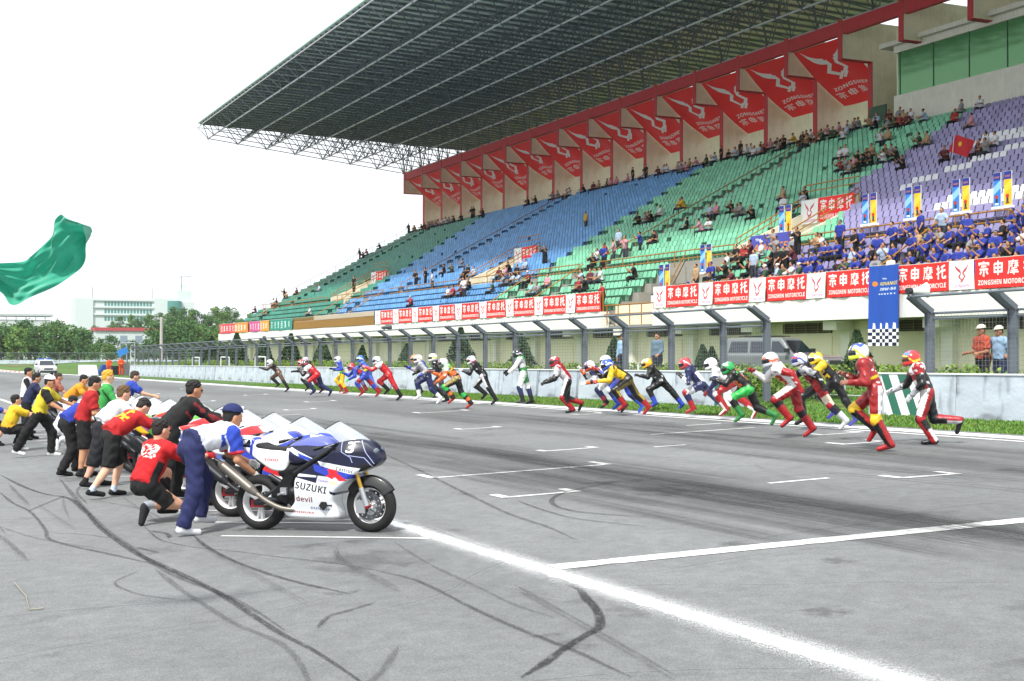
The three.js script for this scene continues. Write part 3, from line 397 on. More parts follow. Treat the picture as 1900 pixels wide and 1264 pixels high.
{
  const ord = ['first', 'second', 'third', 'fourth', 'fifth', 'sixth', 'seventh', 'eighth', 'ninth', 'tenth', 'eleventh', 'twelfth'];
  let Z = 60.05, n = 0; while (Z > 30) { const r = `${ord[n]} to the camera side of the stair recess`; flatBanner('logo_banner', logoMat, 'white winged-emblem banner on front railing, ' + r, 35.95, 4.3, 5.38, Z, Z - 1.26, 'white emblem banners on the front railing'); flatBanner('motorcycle_banner', bannerMat, 'red lettered banner on front railing, ' + r, 35.95, 4.3, 5.38, Z - 1.3, Z - 4.26, 'red lettered banners on the front railing'); Z -= 4.28; n++; }
  Z = 103.6; n = 0; while (Z > 66) { const r = `${ord[8 - n] || 'ninth'} beyond the stair recess`; flatBanner('logo_banner', logoMat, 'white winged-emblem banner on front railing, ' + r, 35.95, 4.3, 5.38, Z, Z - 1.22, 'white emblem banners on the front railing'); flatBanner('motorcycle_banner', bannerMat, 'red lettered banner on front railing, ' + r, 35.95, 4.3, 5.38, Z - 1.25, Z - 4.2, 'red lettered banners on the front railing'); Z -= 4.21; n++; }
  const word = (bg, fg, n) => mat(0xffffff, .8, { map: canvasTex(512, 64, (g, w, h) => { g.fillStyle = bg[0]; g.fillRect(0, 0, w, h); if (bg[1]) { g.fillStyle = bg[1]; g.fillRect(w * .55, 0, w * .45, h); } g.strokeStyle = fg; const k = ['zong', 'shen', 'ji', 'tuan', 'mo', 'tuo']; for (let i = 0; i < n; i++) glyph(g, k[(i * 5 + n) % 6], 24 + i * (w - 40) / n, 10, 36, 44, 4); }) });
  flatBanner('slogan_banner', word(['#d9404e', '#e08a3a'], '#f6e9e2', 9), 'red and orange slogan banner at far end of front railing', 35.95, 4.3, 5.4, 159.8, 146); flatBanner('slogan_banner', word(['#c7508a', '#d9963a'], '#f1e2ea', 7), 'pink and orange slogan banner near far end of railing', 35.95, 4.3, 5.4, 145.4, 137); flatBanner('slogan_banner', word(['#2f8f80'], '#e6f2ee', 6), 'teal slogan banner next to bare gold mesh railing', 35.95, 4.3, 5.4, 136.6, 128.2);
  flatBanner('railing_screen', mat(0x9c7434, .8, { map: rep(creamTex, 2, 1) }), 'plain brown-gold screen along the far front railing', 35.97, 4.3, 5.0, 127.8, 104, null, .01); flatBanner('railing_screen', mat(0xb9ab97, .85), 'pale narrow screen above the brown-gold railing screen', 35.96, 5.02, 5.4, 121, 104, null, .01);
  // emblem and lettered banners hung on the stairway openings
  for (const [a, b, i] of [[97, 131, 2], [0, 0, 1]].slice(0, 0)) void a;
  for (const [p, q, l] of [[99.6, 95.4, 'middle'], [135.4, 130.6, 'farthest'], [61.6, 57, 'nearest']]) { flatBanner('logo_banner', logoMat, `white emblem banner on the ${l} stairway opening in the tier`, 46.5, 9.15, 10.5, p, mix(p, q, .33)); flatBanner('motorcycle_banner', bannerMat, `red lettered banner on the ${l} stairway opening in the tier`, 46.49, 9.17, 10.5, mix(p, q, .34), q); }
}
// long blue checkered banner hanging over the fascia
{
  const m = mat(0xffffff, .75, { map: canvasTex(256, 760, (g, w, h) => {
    g.fillStyle = '#1f4fae'; g.fillRect(0, 0, w, h); g.fillStyle = '#e8832a'; g.beginPath(); g.arc(52, 170, 24, 0, 7); g.fill(); g.fillStyle = '#e6c84a'; textFit(g, 'ADVANCE', 92, 186, 150, 44, 'bold', .2); g.fillStyle = '#dfe6f0'; textFit(g, 'The', 118, 130, 36, 22); textFit(g, '20W-50', 90, 234, 140, 34, 'bold', .15); g.fillStyle = '#cfd9ea'; for (let k = 0; k < 6; k++) g.fillRect(80 + k * 26, 262, 14, 12);
    const c = 9, cw = w / c; for (let k = 0; k < c; k++) { if (k % 2) { g.fillStyle = '#f0f2f4'; g.beginPath(); g.moveTo(k * cw, 620); g.lineTo(k * cw + 6, 540); g.lineTo((k + 1) * cw - 4, 548); g.lineTo((k + 1) * cw, 620); g.fill(); } for (let r = 0; r < 5; r++) { g.fillStyle = (k + r) % 2 ? '#10183a' : '#f0f2f4'; g.fillRect(k * cw, 600 + r * 32, cw + 1, 33); } } cloth(g, w, h, 12);
  }) });
  flatBanner('checkered_banner', m, 'long blue banner with checkered hem hanging over the white fascia', 35.8, 2.25, 5.45, 43.0, 41.25, null, .04);
  const ad = mat(0xffffff, .8, { map: canvasTex(256, 128, (g, w, h) => { g.fillStyle = '#4a4fa8'; g.fillRect(0, 0, w, h); g.fillStyle = '#e08a2c'; textFit(g, 'ADVANCE', 16, 92, 210, 58, 'bold', .25); g.fillStyle = '#e8e8f0'; textFit(g, 'The', 30, 32, 40, 22); }) });
  flatBanner('advance_banner', ad, 'purple banner with orange lettering on walkway rail behind crowd', 41.15, 6.9, 8.1, 58.8, 55.3);
}
// pairs of blue and yellow upright pennant boards along the walkway
{
  const pt = (a, b, c) => mat(0xffffff, .75, { map: canvasTex(96, 256, (g, w, h) => { g.fillStyle = '#20308a'; g.fillRect(0, 0, w, 60); g.fillStyle = '#e08030'; textFit(g, 'ADVANCE', 14, 42, 66, 20); g.fillStyle = a; g.fillRect(0, 60, w, h); g.fillStyle = b; g.beginPath(); g.moveTo(0, 110); g.lineTo(w, 60); g.lineTo(w, 120); g.lineTo(0, 170); g.fill(); g.fillStyle = '#c03020'; g.beginPath(); g.ellipse(w * .45, 186, 22, 16, 0, 0, 7); g.fill(); g.fillStyle = '#2a3350'; g.fillRect(w * .3, 198, 30, 36); g.fillStyle = c; g.fillRect(w * .2, 232, 50, 14); }) });
  const bl = pt('#2f7fd0', '#8cc4ee', '#dfe6f0'), ye = pt('#e8b818', '#f2cc3a', '#7a4a1c');
  [[60.8, 37.2, 6.0, 'front left of the crowd, first pair'], [59.3, 38.8, 7.0, 'front left of the crowd, second pair'], [57.2, 42.3, 9.0, 'above the purple lettered banner'], [50.6, 42.3, 8.9, 'left of the stairway banner'], [47.6, 42.3, 8.9, 'in front of the stairway banner'], [44.6, 42.3, 8.9, 'first pair to the right of the stairway banner'], [42.2, 42.3, 8.9, 'second pair to the right of the stairway banner'], [39.9, 42.3, 8.9, 'last pair before the picture edge']].forEach(([Z, X, Y, w]) => {
    for (const [m, dz, n] of [[bl, .45, 'blue'], [ye, -.15, 'yellow']]) { const o = thing('pennant_board', `${n} advertising board on the tier, ${w}`, 'board', W(X, Y - .9, Z + dz)); o.scale.set(1, .88, .88); mb().lbox(-.02, .02, .12, 1.75, -.24, .24).build('panel', mat(0xd8d8d8, .8), o); const g = new THREE.PlaneGeometry(.46, 1.6); const p = mesh('print', g, m, o); p.rotation.y = -PI / 2; p.position.set(-.024, .94, 0); mb().lbox(-.12, .12, 0, .12, -.26, .26).build('foot', mat(0xeeeeee, .8), o); }
  });
}
// ---------------------------------------------------------------- smooth bodies: tapered capsules and ellipsoids joined and meshed
// prim: {a,b,ra,rb} capsule or {c,r:[x,y,z],q} ellipsoid; k = blend radius; cut:[t0,t1] flat ends; col = colour or (t,f,s)=>colour; wr = cloth wrinkle depth
const cap = (a, b, ra, rb, col, o = {}) => ({ a, b, ra, rb, col, k: .03, ...o });
const ell = (c, r, col, o = {}) => ({ c, r, col, k: .02, ...o });
function primDist(P, x, y, z) {
  if (P.fn) return P.fn(x, y, z);
  if (P.r) {
    let X = x - P.c.x, Y = y - P.c.y, Z = z - P.c.z;
    if (P.q) { const v = primDist.v.set(X, Y, Z).applyQuaternion(P.qi); X = v.x; Y = v.y; Z = v.z; }
    const [a, b, c] = P.r, k0 = sqrt((X / a) ** 2 + (Y / b) ** 2 + (Z / c) ** 2), k1 = sqrt((X / a / a) ** 2 + (Y / b / b) ** 2 + (Z / c / c) ** 2);
    return k1 < 1e-9 ? -min(a, b, c) : k0 * (k0 - 1) / k1;
  }
  const ax = x - P.a.x, ay = y - P.a.y, az = z - P.a.z, tt = (ax * P.dx + ay * P.dy + az * P.dz) / P.L2, t = tt < 0 ? 0 : tt > 1 ? 1 : tt;
  const qx = ax - P.dx * t, qy = ay - P.dy * t, qz = (az - P.dz * t) * (P.flat || 1);
  let d = sqrt(qx * qx + qy * qy + qz * qz) - (P.ra + (P.rb - P.ra) * t);
  if (P.wr) d += P.wr * (sin(27 * x + 13 * y + 5 * sin(9 * z + P.ph) + P.ph) * sin(21 * y - 25 * z + 4 * sin(11 * x)) + .6 * sin(47 * y + 3 * sin(13 * z + 17 * x) + P.ph * 2));
  if (P.cut) d = max(d, (P.cut[0] - tt) * P.L, (tt - P.cut[1]) * P.L);
  return d;
}
primDist.v = V3(0, 0, 0);
function prep(P, i) { if (P.fn) return; if (P.r) { if (P.q) P.qi = P.q.clone().invert(); P.R = max(...P.r); P.m = P.c; } else { P.dx = P.b.x - P.a.x; P.dy = P.b.y - P.a.y; P.dz = P.b.z - P.a.z; P.L2 = max(1e-9, P.dx ** 2 + P.dy ** 2 + P.dz ** 2); P.L = sqrt(P.L2); P.m = P.a.clone().add(P.b).multiplyScalar(.5); P.R = P.L / 2 + max(P.ra, P.rb) / min(1, P.flat || 1); } P.ph = P.ph ?? i * 1.7; }
function field(list, x, y, z) { let d = 1e3; for (const P of list) { const e = primDist(P, x, y, z), k = P.k; if (P.sub) { d = max(d, -e); continue; } if (k > 0) { const h = max(k - abs(d - e), 0) / k; d = min(d, e) - h * h * k * .25; } else d = min(d, e); } return d; }
function meshSDF(prims, cell, tint) {
  prims.forEach(prep);
  const lo = V3(1e9, 1e9, 1e9), hi = V3(-1e9, -1e9, -1e9);
  for (const P of prims) { if (P.sub) continue; lo.min(P.m.clone().addScalar(-P.R - .02)); hi.max(P.m.clone().addScalar(P.R + .02)); }
  const B = 6, nb = [0, 1, 2].map((k) => Math.ceil((hi.getComponent(k) - lo.getComponent(k)) / (cell * B))), n = nb.map((x) => x * B + 1), S1 = n[0], S2 = n[0] * n[1];
  const F = new Float32Array(S2 * n[2]).fill(1), act = [];
  const hd = B * cell * .87;
  for (let bz = 0; bz < nb[2]; bz++) for (let by = 0; by < nb[1]; by++) for (let bx = 0; bx < nb[0]; bx++) {
    const cx = lo.x + (bx + .5) * B * cell, cy = lo.y + (by + .5) * B * cell, cz = lo.z + (bz + .5) * B * cell, near = [];
    for (const P of prims) if (hypot(cx - P.m.x, cy - P.m.y, cz - P.m.z) < P.R + hd + .08) near.push(P);
    if (!near.length) continue; const d0 = field(near, cx, cy, cz); if (d0 > hd + .06) continue;
    const deep = d0 < -(hd + .06); if (!deep) act.push(bx, by, bz);
    for (let z = 0; z <= B; z++) for (let y = 0; y <= B; y++) for (let x = 0; x <= B; x++) { const i = bx * B + x, j = by * B + y, k = bz * B + z; F[i + j * S1 + k * S2] = deep ? -1 : field(near, lo.x + i * cell, lo.y + j * cell, lo.z + k * cell); }
  }
  const id = new Int32Array(S2 * n[2]).fill(-1), pos = [], ix = [], E = [[0, 1], [2, 3], [4, 5], [6, 7], [0, 2], [1, 3], [4, 6], [5, 7], [0, 4], [1, 5], [2, 6], [3, 7]], O = []; for (let c = 0; c < 8; c++) O.push((c & 1) + ((c >> 1) & 1) * S1 + (c >> 2) * S2);
  const cells = [];
  for (let a = 0; a < act.length; a += 3) for (let z = 0; z < B; z++) for (let y = 0; y < B; y++) for (let x = 0; x < B; x++) {
    const i = act[a] * B + x, j = act[a + 1] * B + y, k = act[a + 2] * B + z, o = i + j * S1 + k * S2; let m = 0; for (let c = 0; c < 8; c++) if (F[o + O[c]] < 0) m |= 1 << c; if (m === 0 || m === 255) continue;
    let px = 0, py = 0, pz = 0, q = 0; for (const [p, r] of E) { const fp = F[o + O[p]], fr = F[o + O[r]]; if ((fp < 0) === (fr < 0)) continue; const t = fp / (fp - fr); px += mix(p & 1, r & 1, t); py += mix((p >> 1) & 1, (r >> 1) & 1, t); pz += mix(p >> 2, r >> 2, t); q++; }
    id[o] = pos.length / 3; pos.push(lo.x + (i + px / q) * cell, lo.y + (j + py / q) * cell, lo.z + (k + pz / q) * cell); cells.push(o, i, j, k);
  }
  for (let c = 0; c < cells.length; c += 4) { const o = cells[c], ii = [cells[c + 1], cells[c + 2], cells[c + 3]], st = [1, S1, S2];
    for (let ax = 0; ax < 3; ax++) { const u = (ax + 1) % 3, v = (ax + 2) % 3; if (!ii[u] || !ii[v]) continue; const s0 = F[o] < 0, s1 = F[o + st[ax]] < 0; if (s0 === s1) continue; const A = id[o], Bq = id[o - st[u]], C = id[o - st[u] - st[v]], D = id[o - st[v]]; if (Bq < 0 || C < 0 || D < 0) continue; if (s0) ix.push(A, Bq, C, A, C, D); else ix.push(A, C, Bq, A, D, C); } }
  const g = new THREE.BufferGeometry(), col = [], uv = []; g.setAttribute('position', new THREE.Float32BufferAttribute(pos, 3)); g.setIndex(ix); g.computeVertexNormals();
  const tmp = new THREE.Color();
  for (let v = 0; v < pos.length; v += 3) {
    let best = null, bd = 1e9; for (const P of prims) { if (P.sub || P.col === undefined || P.col === null) continue; const d = primDist(P, pos[v], pos[v + 1], pos[v + 2]) + (P.bias || 0); if (d < bd) { bd = d; best = P; } }
    let c = best.col; if (typeof c === 'function') c = c(best, V3(pos[v], pos[v + 1], pos[v + 2])); tmp.set(c); let r = tmp.r, gg = tmp.g, b = tmp.b; if (tint) [r, gg, b] = tint(r, gg, b, pos[v], pos[v + 1], pos[v + 2]); col.push(r, gg, b); uv.push(pos[v] * 3, pos[v + 1] * 3);
  }
  g.setAttribute('color', new THREE.Float32BufferAttribute(col, 3)); g.setAttribute('uv', new THREE.Float32BufferAttribute(uv, 2)); return g;
}
// limb colour codes: hex, or [code, hex, otherwise] with code like 's.3' (outer side), 'f.2' (front), 't.5' (nearer the body), 'b.3' (back)
const limb = (spec, side) => typeof spec !== 'object' ? spec : (P, p) => {
  if (P.r) P = { dx: 0, dy: -1, dz: 0, a: P.c, L: 1, ra: max(...P.r), rb: max(...P.r) }; const d = V3(P.dx, P.dy, P.dz).normalize(), o = p.clone().sub(P.a), t = o.dot(d) / P.L, off = o.addScaledVector(d, -o.dot(d)), R = mix(P.ra, P.rb, clamp(t)), s = off.z * side / R; let fw = V3(1, 0, 0); fw.addScaledVector(d, -fw.dot(d)); if (fw.lengthSq() < .02) fw.set(0, 1, 0); const f = off.dot(fw.normalize()) / R;
  let q = spec; while (typeof q === 'object') { const th = parseFloat(q[0].slice(1)), w = { s, f, t: 1 - t, b: -f, i: -s }[q[0][0]]; q = w > th ? q[1] : q[2]; } return q;
};
// ---------------------------------------------------------------- figures
function joints(p) { // p: lean, bend, twist, head pitch/yaw, L/R arm [upper, fore, out, foreOut], L/R leg [thigh, shin, out, foot]
  const J = {}, dir = (a, out, side) => V3(sin(a * D2R) * cos(out * D2R), -cos(a * D2R) * cos(out * D2R), side * sin(out * D2R)), s = p.size || 1;
  J.pelvis = V3(0, 0, 0); const l1 = (p.lean - (p.bend || 0)) * D2R, l2 = (p.lean + (p.bend || 0)) * D2R;
  J.belly = V3(sin(l1) * .17, cos(l1) * .17, 0); J.chest = J.belly.clone().add(V3(sin(l2) * .17, cos(l2) * .17, 0)); J.neck = J.chest.clone().add(V3(sin(l2) * .15, cos(l2) * .15, 0)); J.up = V3(sin(l2), cos(l2), 0); J.fwd = V3(cos(l2), -sin(l2), 0);
  const tw = (p.twist || 0) * D2R, hn = (p.nod ?? p.lean * .5) * D2R; J.headUp = V3(sin(hn), cos(hn), 0); J.skull = J.neck.clone().addScaledVector(J.headUp, .06).add(V3(0, 0, 0));
  for (const [n, sd] of [['L', -1], ['R', 1]]) {
    const A = p[n + 'a'], G = p[n + 'l'];
    J[n + 'sh'] = J.neck.clone().addScaledVector(J.up, -.055).add(V3(sin(tw) * sd * -.17 * J.fwd.x, sin(tw) * sd * -.17 * J.fwd.y, sd * (p.wide || .175) * cos(tw)));
    J[n + 'el'] = J[n + 'sh'].clone().addScaledVector(dir(A[0], A[2] ?? 12, sd), .285); J[n + 'wr'] = J[n + 'el'].clone().addScaledVector(dir(A[1], A[3] ?? 0, sd), .25); J[n + 'hd'] = J[n + 'wr'].clone().addScaledVector(dir(A[4] ?? A[1], A[3] ?? 0, sd), .09);
    J[n + 'hip'] = V3(0, -.03, sd * .09); J[n + 'kn'] = J[n + 'hip'].clone().addScaledVector(dir(G[0], G[2] ?? 3, sd), .425); J[n + 'an'] = J[n + 'kn'].clone().addScaledVector(dir(G[1], G[4] ?? 0, sd), .41); J[n + 'to'] = J[n + 'an'].clone().addScaledVector(dir(G[3] ?? 80, 4, sd), .175).add(V3(0, -.035, 0));
  }
  const pl = p.plant || 'L', toe = J[pl + 'to'], an = J[pl + 'an']; let low = 1e9; for (const n of ['Lto', 'Rto', 'Lan', 'Ran']) low = min(low, J[n].y - (n[1] === 't' ? .035 : .05)); if (p.kneel) for (const n of ['Lkn', 'Rkn']) low = min(low, J[n].y - .075); if (p.low !== undefined) low = p.low;
  const sh = p.center ? V3(0, -low + (p.lift || 0), 0) : V3(-(toe.x + an.x) / 2, -low + (p.lift || 0), -(toe.z + an.z) / 2); for (const k in J) if (!['up', 'fwd', 'headUp'].includes(k)) J[k].add(sh).multiplyScalar(s); J.s = s; J.p = p; return J;
}
// closed and open hand meshes, made once on a fine grid (palm along +x, back of hand +y, thumb on the -z side)
const handGeo = {}; for (const [n, cu] of [['fist', 82], ['grip', 58], ['open', 22]]) {
  const P = [ell(V3(.045, 0, 0), [.048, .017, .041], 0xffffff), cap(V3(-.02, 0, 0), V3(.02, 0, 0), .027, .028, 0xffffff, { k: .02 })];
  [[-.03, .074, .0092], [-.01, .082, .0096], [.011, .077, .0092], [.03, .06, .0082]].forEach(([z, L, r]) => { let a = V3(.08 - abs(z) * .2, .003, z), an = 8; for (const f of [.46, .31, .23]) { const b = a.clone().add(V3(cos(an * D2R) * L * f, -sin(an * D2R) * L * f, z * .06)); P.push(cap(a, b, r, r * .92, 0xffffff, { k: .004 })); a = b; an += cu; } });
  let a = V3(.012, -.006, -.032), an = 38; for (const L of [.038, .03, .024]) { const b = a.clone().add(V3(cos(an * D2R) * L, -.3 * L - (n === 'open' ? 0 : .25 * L), -sin(an * D2R) * L)); P.push(cap(a, b, .0125, .0105, 0xffffff, { k: .008 })); a = b; an -= n === 'open' ? 12 : 52; }
  handGeo[n] = meshSDF(P, .0065);
}
// bare head, made once: face along +x, centre at skull base
const SKIN = 0xfdfdfd;
const headGeo = meshSDF([
  ell(V3(-.008, .128, 0), [.098, .1, .077], 1), ell(V3(.03, .075, 0), [.066, .078, .06], 1, { k: .05 }), cap(V3(.062, .022, -.012), V3(.062, .022, .012), .022, .022, 1, { k: .04 }), cap(V3(.088, .1, 0), V3(.11, .07, 0), .009, .0135, 1, { k: .018 }), cap(V3(.1, .068, -.01), V3(.1, .068, .01), .008, .008, 1, { k: .01 }),
  cap(V3(.08, .115, -.04), V3(.08, .115, .04), .011, .011, 1, { k: .02 }), ell(V3(.087, .094, -.03), [.014, .009, .017], 1, { sub: true, k: 0 }), ell(V3(.087, .094, .03), [.014, .009, .017], 1, { sub: true, k: 0 }), ell(V3(.08, .094, .03), [.013, .011, .014], 2, { k: .002 }), ell(V3(.08, .094, -.03), [.013, .011, .014], 2, { k: .002 }),
  cap(V3(.083, .042, -.018), V3(.083, .042, .018), .0085, .0085, 3, { k: .006 }), ell(V3(-.004, .09, .077), [.024, .034, .011], 1, { k: .006 }), ell(V3(-.004, .09, -.077), [.024, .034, .011], 1, { k: .006 }), cap(V3(-.03, .05, 0), V3(-.02, -.07, 0), .055, .058, 1, { k: .04 }),
].map((P) => { P.col = { 1: 0xff0000, 2: 0x00ff00, 3: 0x0000ff }[P.col]; return P; }), .0062);
function tinted(geo, fn) { const g = geo.clone(), c = g.attributes.color, o = new Float32Array(c.count * 3); for (let i = 0; i < c.count; i++) { const k = fn(c.getX(i), c.getY(i), c.getZ(i), g.attributes.position, i); o[i * 3] = k.r; o[i * 3 + 1] = k.g; o[i * 3 + 2] = k.b; } g.setAttribute('color', new THREE.Float32BufferAttribute(o, 3)); return g; }
const basis = (x, y, z, o) => new THREE.Matrix4().makeBasis(x, y, z).setPosition(o);
function handAt(J, n, kind, col, sc = 1) { // palm follows the forearm, knuckles up/out
  const x = J[n + 'hd'].clone().sub(J[n + 'wr']).normalize(), sd = n === 'L' ? -1 : 1; let y = V3(0, .55, sd * .8); y.addScaledVector(x, -y.dot(x)).normalize(); const z = x.clone().cross(y).normalize(); const k = J.s * sc; const c = new THREE.Color(col);
  const m = basis(x.multiplyScalar(k), y.multiplyScalar(k), z.multiplyScalar(k * (sd > 0 ? 1 : -1)), J[n + 'wr'].clone().addScaledVector(J[n + 'hd'].clone().sub(J[n + 'wr']), .12)); const g = tinted(handGeo[kind], () => c).applyMatrix4(m); if (sd < 0) flip(g); return g;
}
function flip(g) { const i = g.index.array; for (let k = 0; k < i.length; k += 3) { const t = i[k]; i[k] = i[k + 1]; i[k + 1] = t; } g.computeVertexNormals(); }
const headM = (J, o = 0) => { const p = J.p, y = J.headUp.clone(), yaw = (p.yaw || 0) * D2R, f0 = V3(y.y, -y.x, 0), x = f0.clone().multiplyScalar(cos(yaw)).add(V3(0, 0, -sin(yaw))).normalize(), z = x.clone().cross(y).normalize(); const k = J.s * (1 + o); return basis(x.multiplyScalar(k), y.multiplyScalar(k), z.multiplyScalar(k), J.skull); };
const clothBump = texFn(256, 256, (u, v, i, j) => { const k = .5 * fbm(u * 9, v * 9, 4, 9) + .5 * (((i >> 1) + (j >> 1)) & 1); return [k, k, k, 1]; }, false);
const leatherMat = new THREE.MeshPhysicalMaterial({ vertexColors: true, roughness: .42, clearcoat: .15, clearcoatRoughness: .4, side: THREE.DoubleSide }), clothMat = new THREE.MeshPhysicalMaterial({ vertexColors: true, roughness: .85, bumpMap: clothBump, bumpScale: .002, side: THREE.DoubleSide }), hairMat = (c) => mat(c, .7), skinTones = [0xc99172, 0xd6a184, 0xbb8365, 0xe0ae92];
function leathers(J, c, cell) { // one-piece race suit; c: torso, back, arm, fore, thigh, shin, knee, boot, glove, hip
  const s = J.s, P = [], S = (x) => x * s; const tor = (a, b) => (P, p) => { const rel = p.clone().sub(J.belly), f = rel.dot(J.fwd) / s, h = rel.dot(J.up) / s, z = p.z - J.belly.z; return c.torsoFn ? c.torsoFn(f, h, z / s) : (f > .02 ? (c.torso ?? 0x222222) : (c.back ?? c.torso)); };
  const T = tor(); const up = J.up, fw = J.fwd, at = (o, f, u, z) => o.clone().addScaledVector(fw, S(f)).addScaledVector(up, S(u)).add(V3(0, 0, S(z)));
  P.push(cap(V3(J.pelvis.x, J.pelvis.y - S(.01), J.pelvis.z - S(.055)), V3(J.pelvis.x, J.pelvis.y - S(.01), J.pelvis.z + S(.055)), S(.112), S(.112), c.hip === undefined ? T : limb(c.hip, -1), { k: .05 * s }));
  for (const z of [-1, 1]) { P.push(cap(at(J.belly, -.01, -.08, z * .045), at(J.belly, 0, .05, z * .05), S(.112), S(.116), T, { k: .05 * s, wr: .007 })); P.push(cap(at(J.belly, 0, .05, z * .05), at(J.chest, .0, .06, z * .075), S(.116), S(.126), T, { k: .05 * s, wr: .007 })); }
  P.push(cap(J.Lsh.clone().lerp(J.Rsh, .14), J.Rsh.clone().lerp(J.Lsh, .14), S(.098), S(.098), T, { k: .05 * s })); P.push(cap(J.neck, J.skull.clone().addScaledVector(J.headUp, .05), S(.062), S(.06), c.collar ?? T, { k: .03 }));
  P.push(cap(at(J.chest, -.1, .12, 0), at(J.chest, -.09, -.02, 0), S(.05), S(.03), c.hump ?? T, { k: .05 * s }));
  for (const [n, sd] of [['L', -1], ['R', 1]]) {
    const L = (k) => limb(c[n + k] ?? c[k], sd);
    P.push(cap(J[n + 'sh'], J[n + 'el'], S(.083), S(.068), L('arm'), { k: .035 * s, wr: .006 }), ell(J[n + 'sh'].clone().add(V3(0, S(.01), sd * S(.012))), [S(.088), S(.08), S(.078)], L('shoulder') ?? L('arm'), { k: .03 * s, bias: .012 }), cap(J[n + 'el'], J[n + 'wr'], S(.067), S(.047), L('fore'), { k: .03 * s, wr: .006 }), cap(J[n + 'wr'].clone().lerp(J[n + 'el'], .22), J[n + 'wr'].clone().lerp(J[n + 'hd'], .1), S(.042), S(.036), c.glove, { k: .005, cut: [0, 1.2], bias: -.004 }));
    const hk = J[n + 'kn'], an = J[n + 'an']; P.push(cap(J[n + 'hip'], hk, S(.11), S(.082), L('thigh'), { k: .045 * s, wr: .007 }), cap(hk, an, S(.077), S(.054), L('shin'), { k: .035 * s, wr: .006 }), cap(hk.clone().lerp(an, .12), hk.clone().lerp(an, .68), S(.08), S(.068), L('shin'), { k: .03 * s }));
    const kf = V3(1, .3, 0); const tdir = hk.clone().sub(J[n + 'hip']).normalize(); P.push(ell(hk.clone().add(V3(S(.02), 0, sd * S(.045))), [S(.066), S(.07), S(.046)], L('knee') ?? L('shin'), { k: .02 * s, bias: -.004 }));
    P.push(cap(hk.clone().lerp(an, .55), an, S(.072), S(.064), L('boot'), { k: .008, cut: [0, 1.3], bias: -.004 }), cap(an.clone().add(V3(-S(.02), -S(.015), 0)), J[n + 'to'], S(.05), S(.037), L('toe') ?? L('boot'), { k: .03 * s, bias: -.003 }));
    const ft = J[n + 'to'].clone().sub(an).normalize(), dn = V3(ft.y, -ft.x, 0); if (dn.y > 0) dn.negate(); P.push(cap(an.clone().addScaledVector(ft, S(-.035)).addScaledVector(dn, S(.045)), J[n + 'to'].clone().addScaledVector(dn, S(.016)), S(.028), S(.022), 0x1b1b1e, { k: .01, bias: .004 }));
  }
  const sd0 = c.seed || 1; return [meshSDF(P, cell, (r, g, b, x, y, z) => { const h = vnoise(x * 11 / s + 40, y * 21 / s, z * 11 / s + 40 + sd0 * 31), w = .9 + .2 * vnoise(x * 22, y * 22, z * 22 + sd0), l = r + g + b > 1 ? .04 : .7; return h > .83 && y > .85 * s ? [mix(r * w, l, .85), mix(g * w, l, .85), mix(b * w, l, .85)] : h < .12 && y > .8 * s ? [r * .35, g * .35, b * .35] : [r * w, g * w, b * w]; }), handAt(J, 'L', 'fist', c.glove, 1.12), handAt(J, 'R', 'fist', c.glove, 1.12)];
}
// ---------------------------------------------------------------- helmet
const helR = (d) => { // radius along direction d (face +x)
  const ax = d.x > 0 ? .148 : .152, ay = d.y > 0 ? .142 : .155, az = .126; let r = 1 / sqrt((d.x / ax) ** 2 + (d.y / ay) ** 2 + (d.z / az) ** 2); const chin = sstep(-.1, -.45, d.y) * sstep(.1, .6, d.x); r *= 1 + .13 * chin; if (d.y < -.62) r *= .62 / -d.y; r *= 1 + .05 * sstep(.1, .6, -d.x) * sstep(.0, .5, d.y) * sstep(.5, .1, abs(d.z)); return r;
};
const inVisor = (d) => d.x > .1 && d.y > -.2 && d.y < .4 - .12 * abs(d.z) && d.x > .25 * abs(d.z);
const helmetBase = new THREE.SphereGeometry(1, 40, 28), visorGeo = (() => { const g = new THREE.PlaneGeometry(1, 1, 20, 8), P = g.attributes.position; for (let i = 0; i < P.count; i++) { const a = P.getX(i) * 2.55, b = P.getY(i) * .56 + .1 - .04 * abs(a), d = V3(cos(a) * cos(b), sin(b), sin(a) * cos(b)), r = helR(d) * 1.012; P.setXYZ(i, d.x * r, d.y * r, d.z * r); } g.computeVertexNormals(); return g; })();
const helmetMat = new THREE.MeshPhysicalMaterial({ vertexColors: true, roughness: .25, clearcoat: .8, clearcoatRoughness: .1, side: THREE.DoubleSide }), visorMats = { d: mat(0x15161a, .08, { clearcoat: 1 }), a: mat(0x4a2c12, .1, { clearcoat: 1 }), c: mat(0x5b6470, .08, { clearcoat: 1 }), b: mat(0x1c2a6e, .08, { clearcoat: 1 }) };
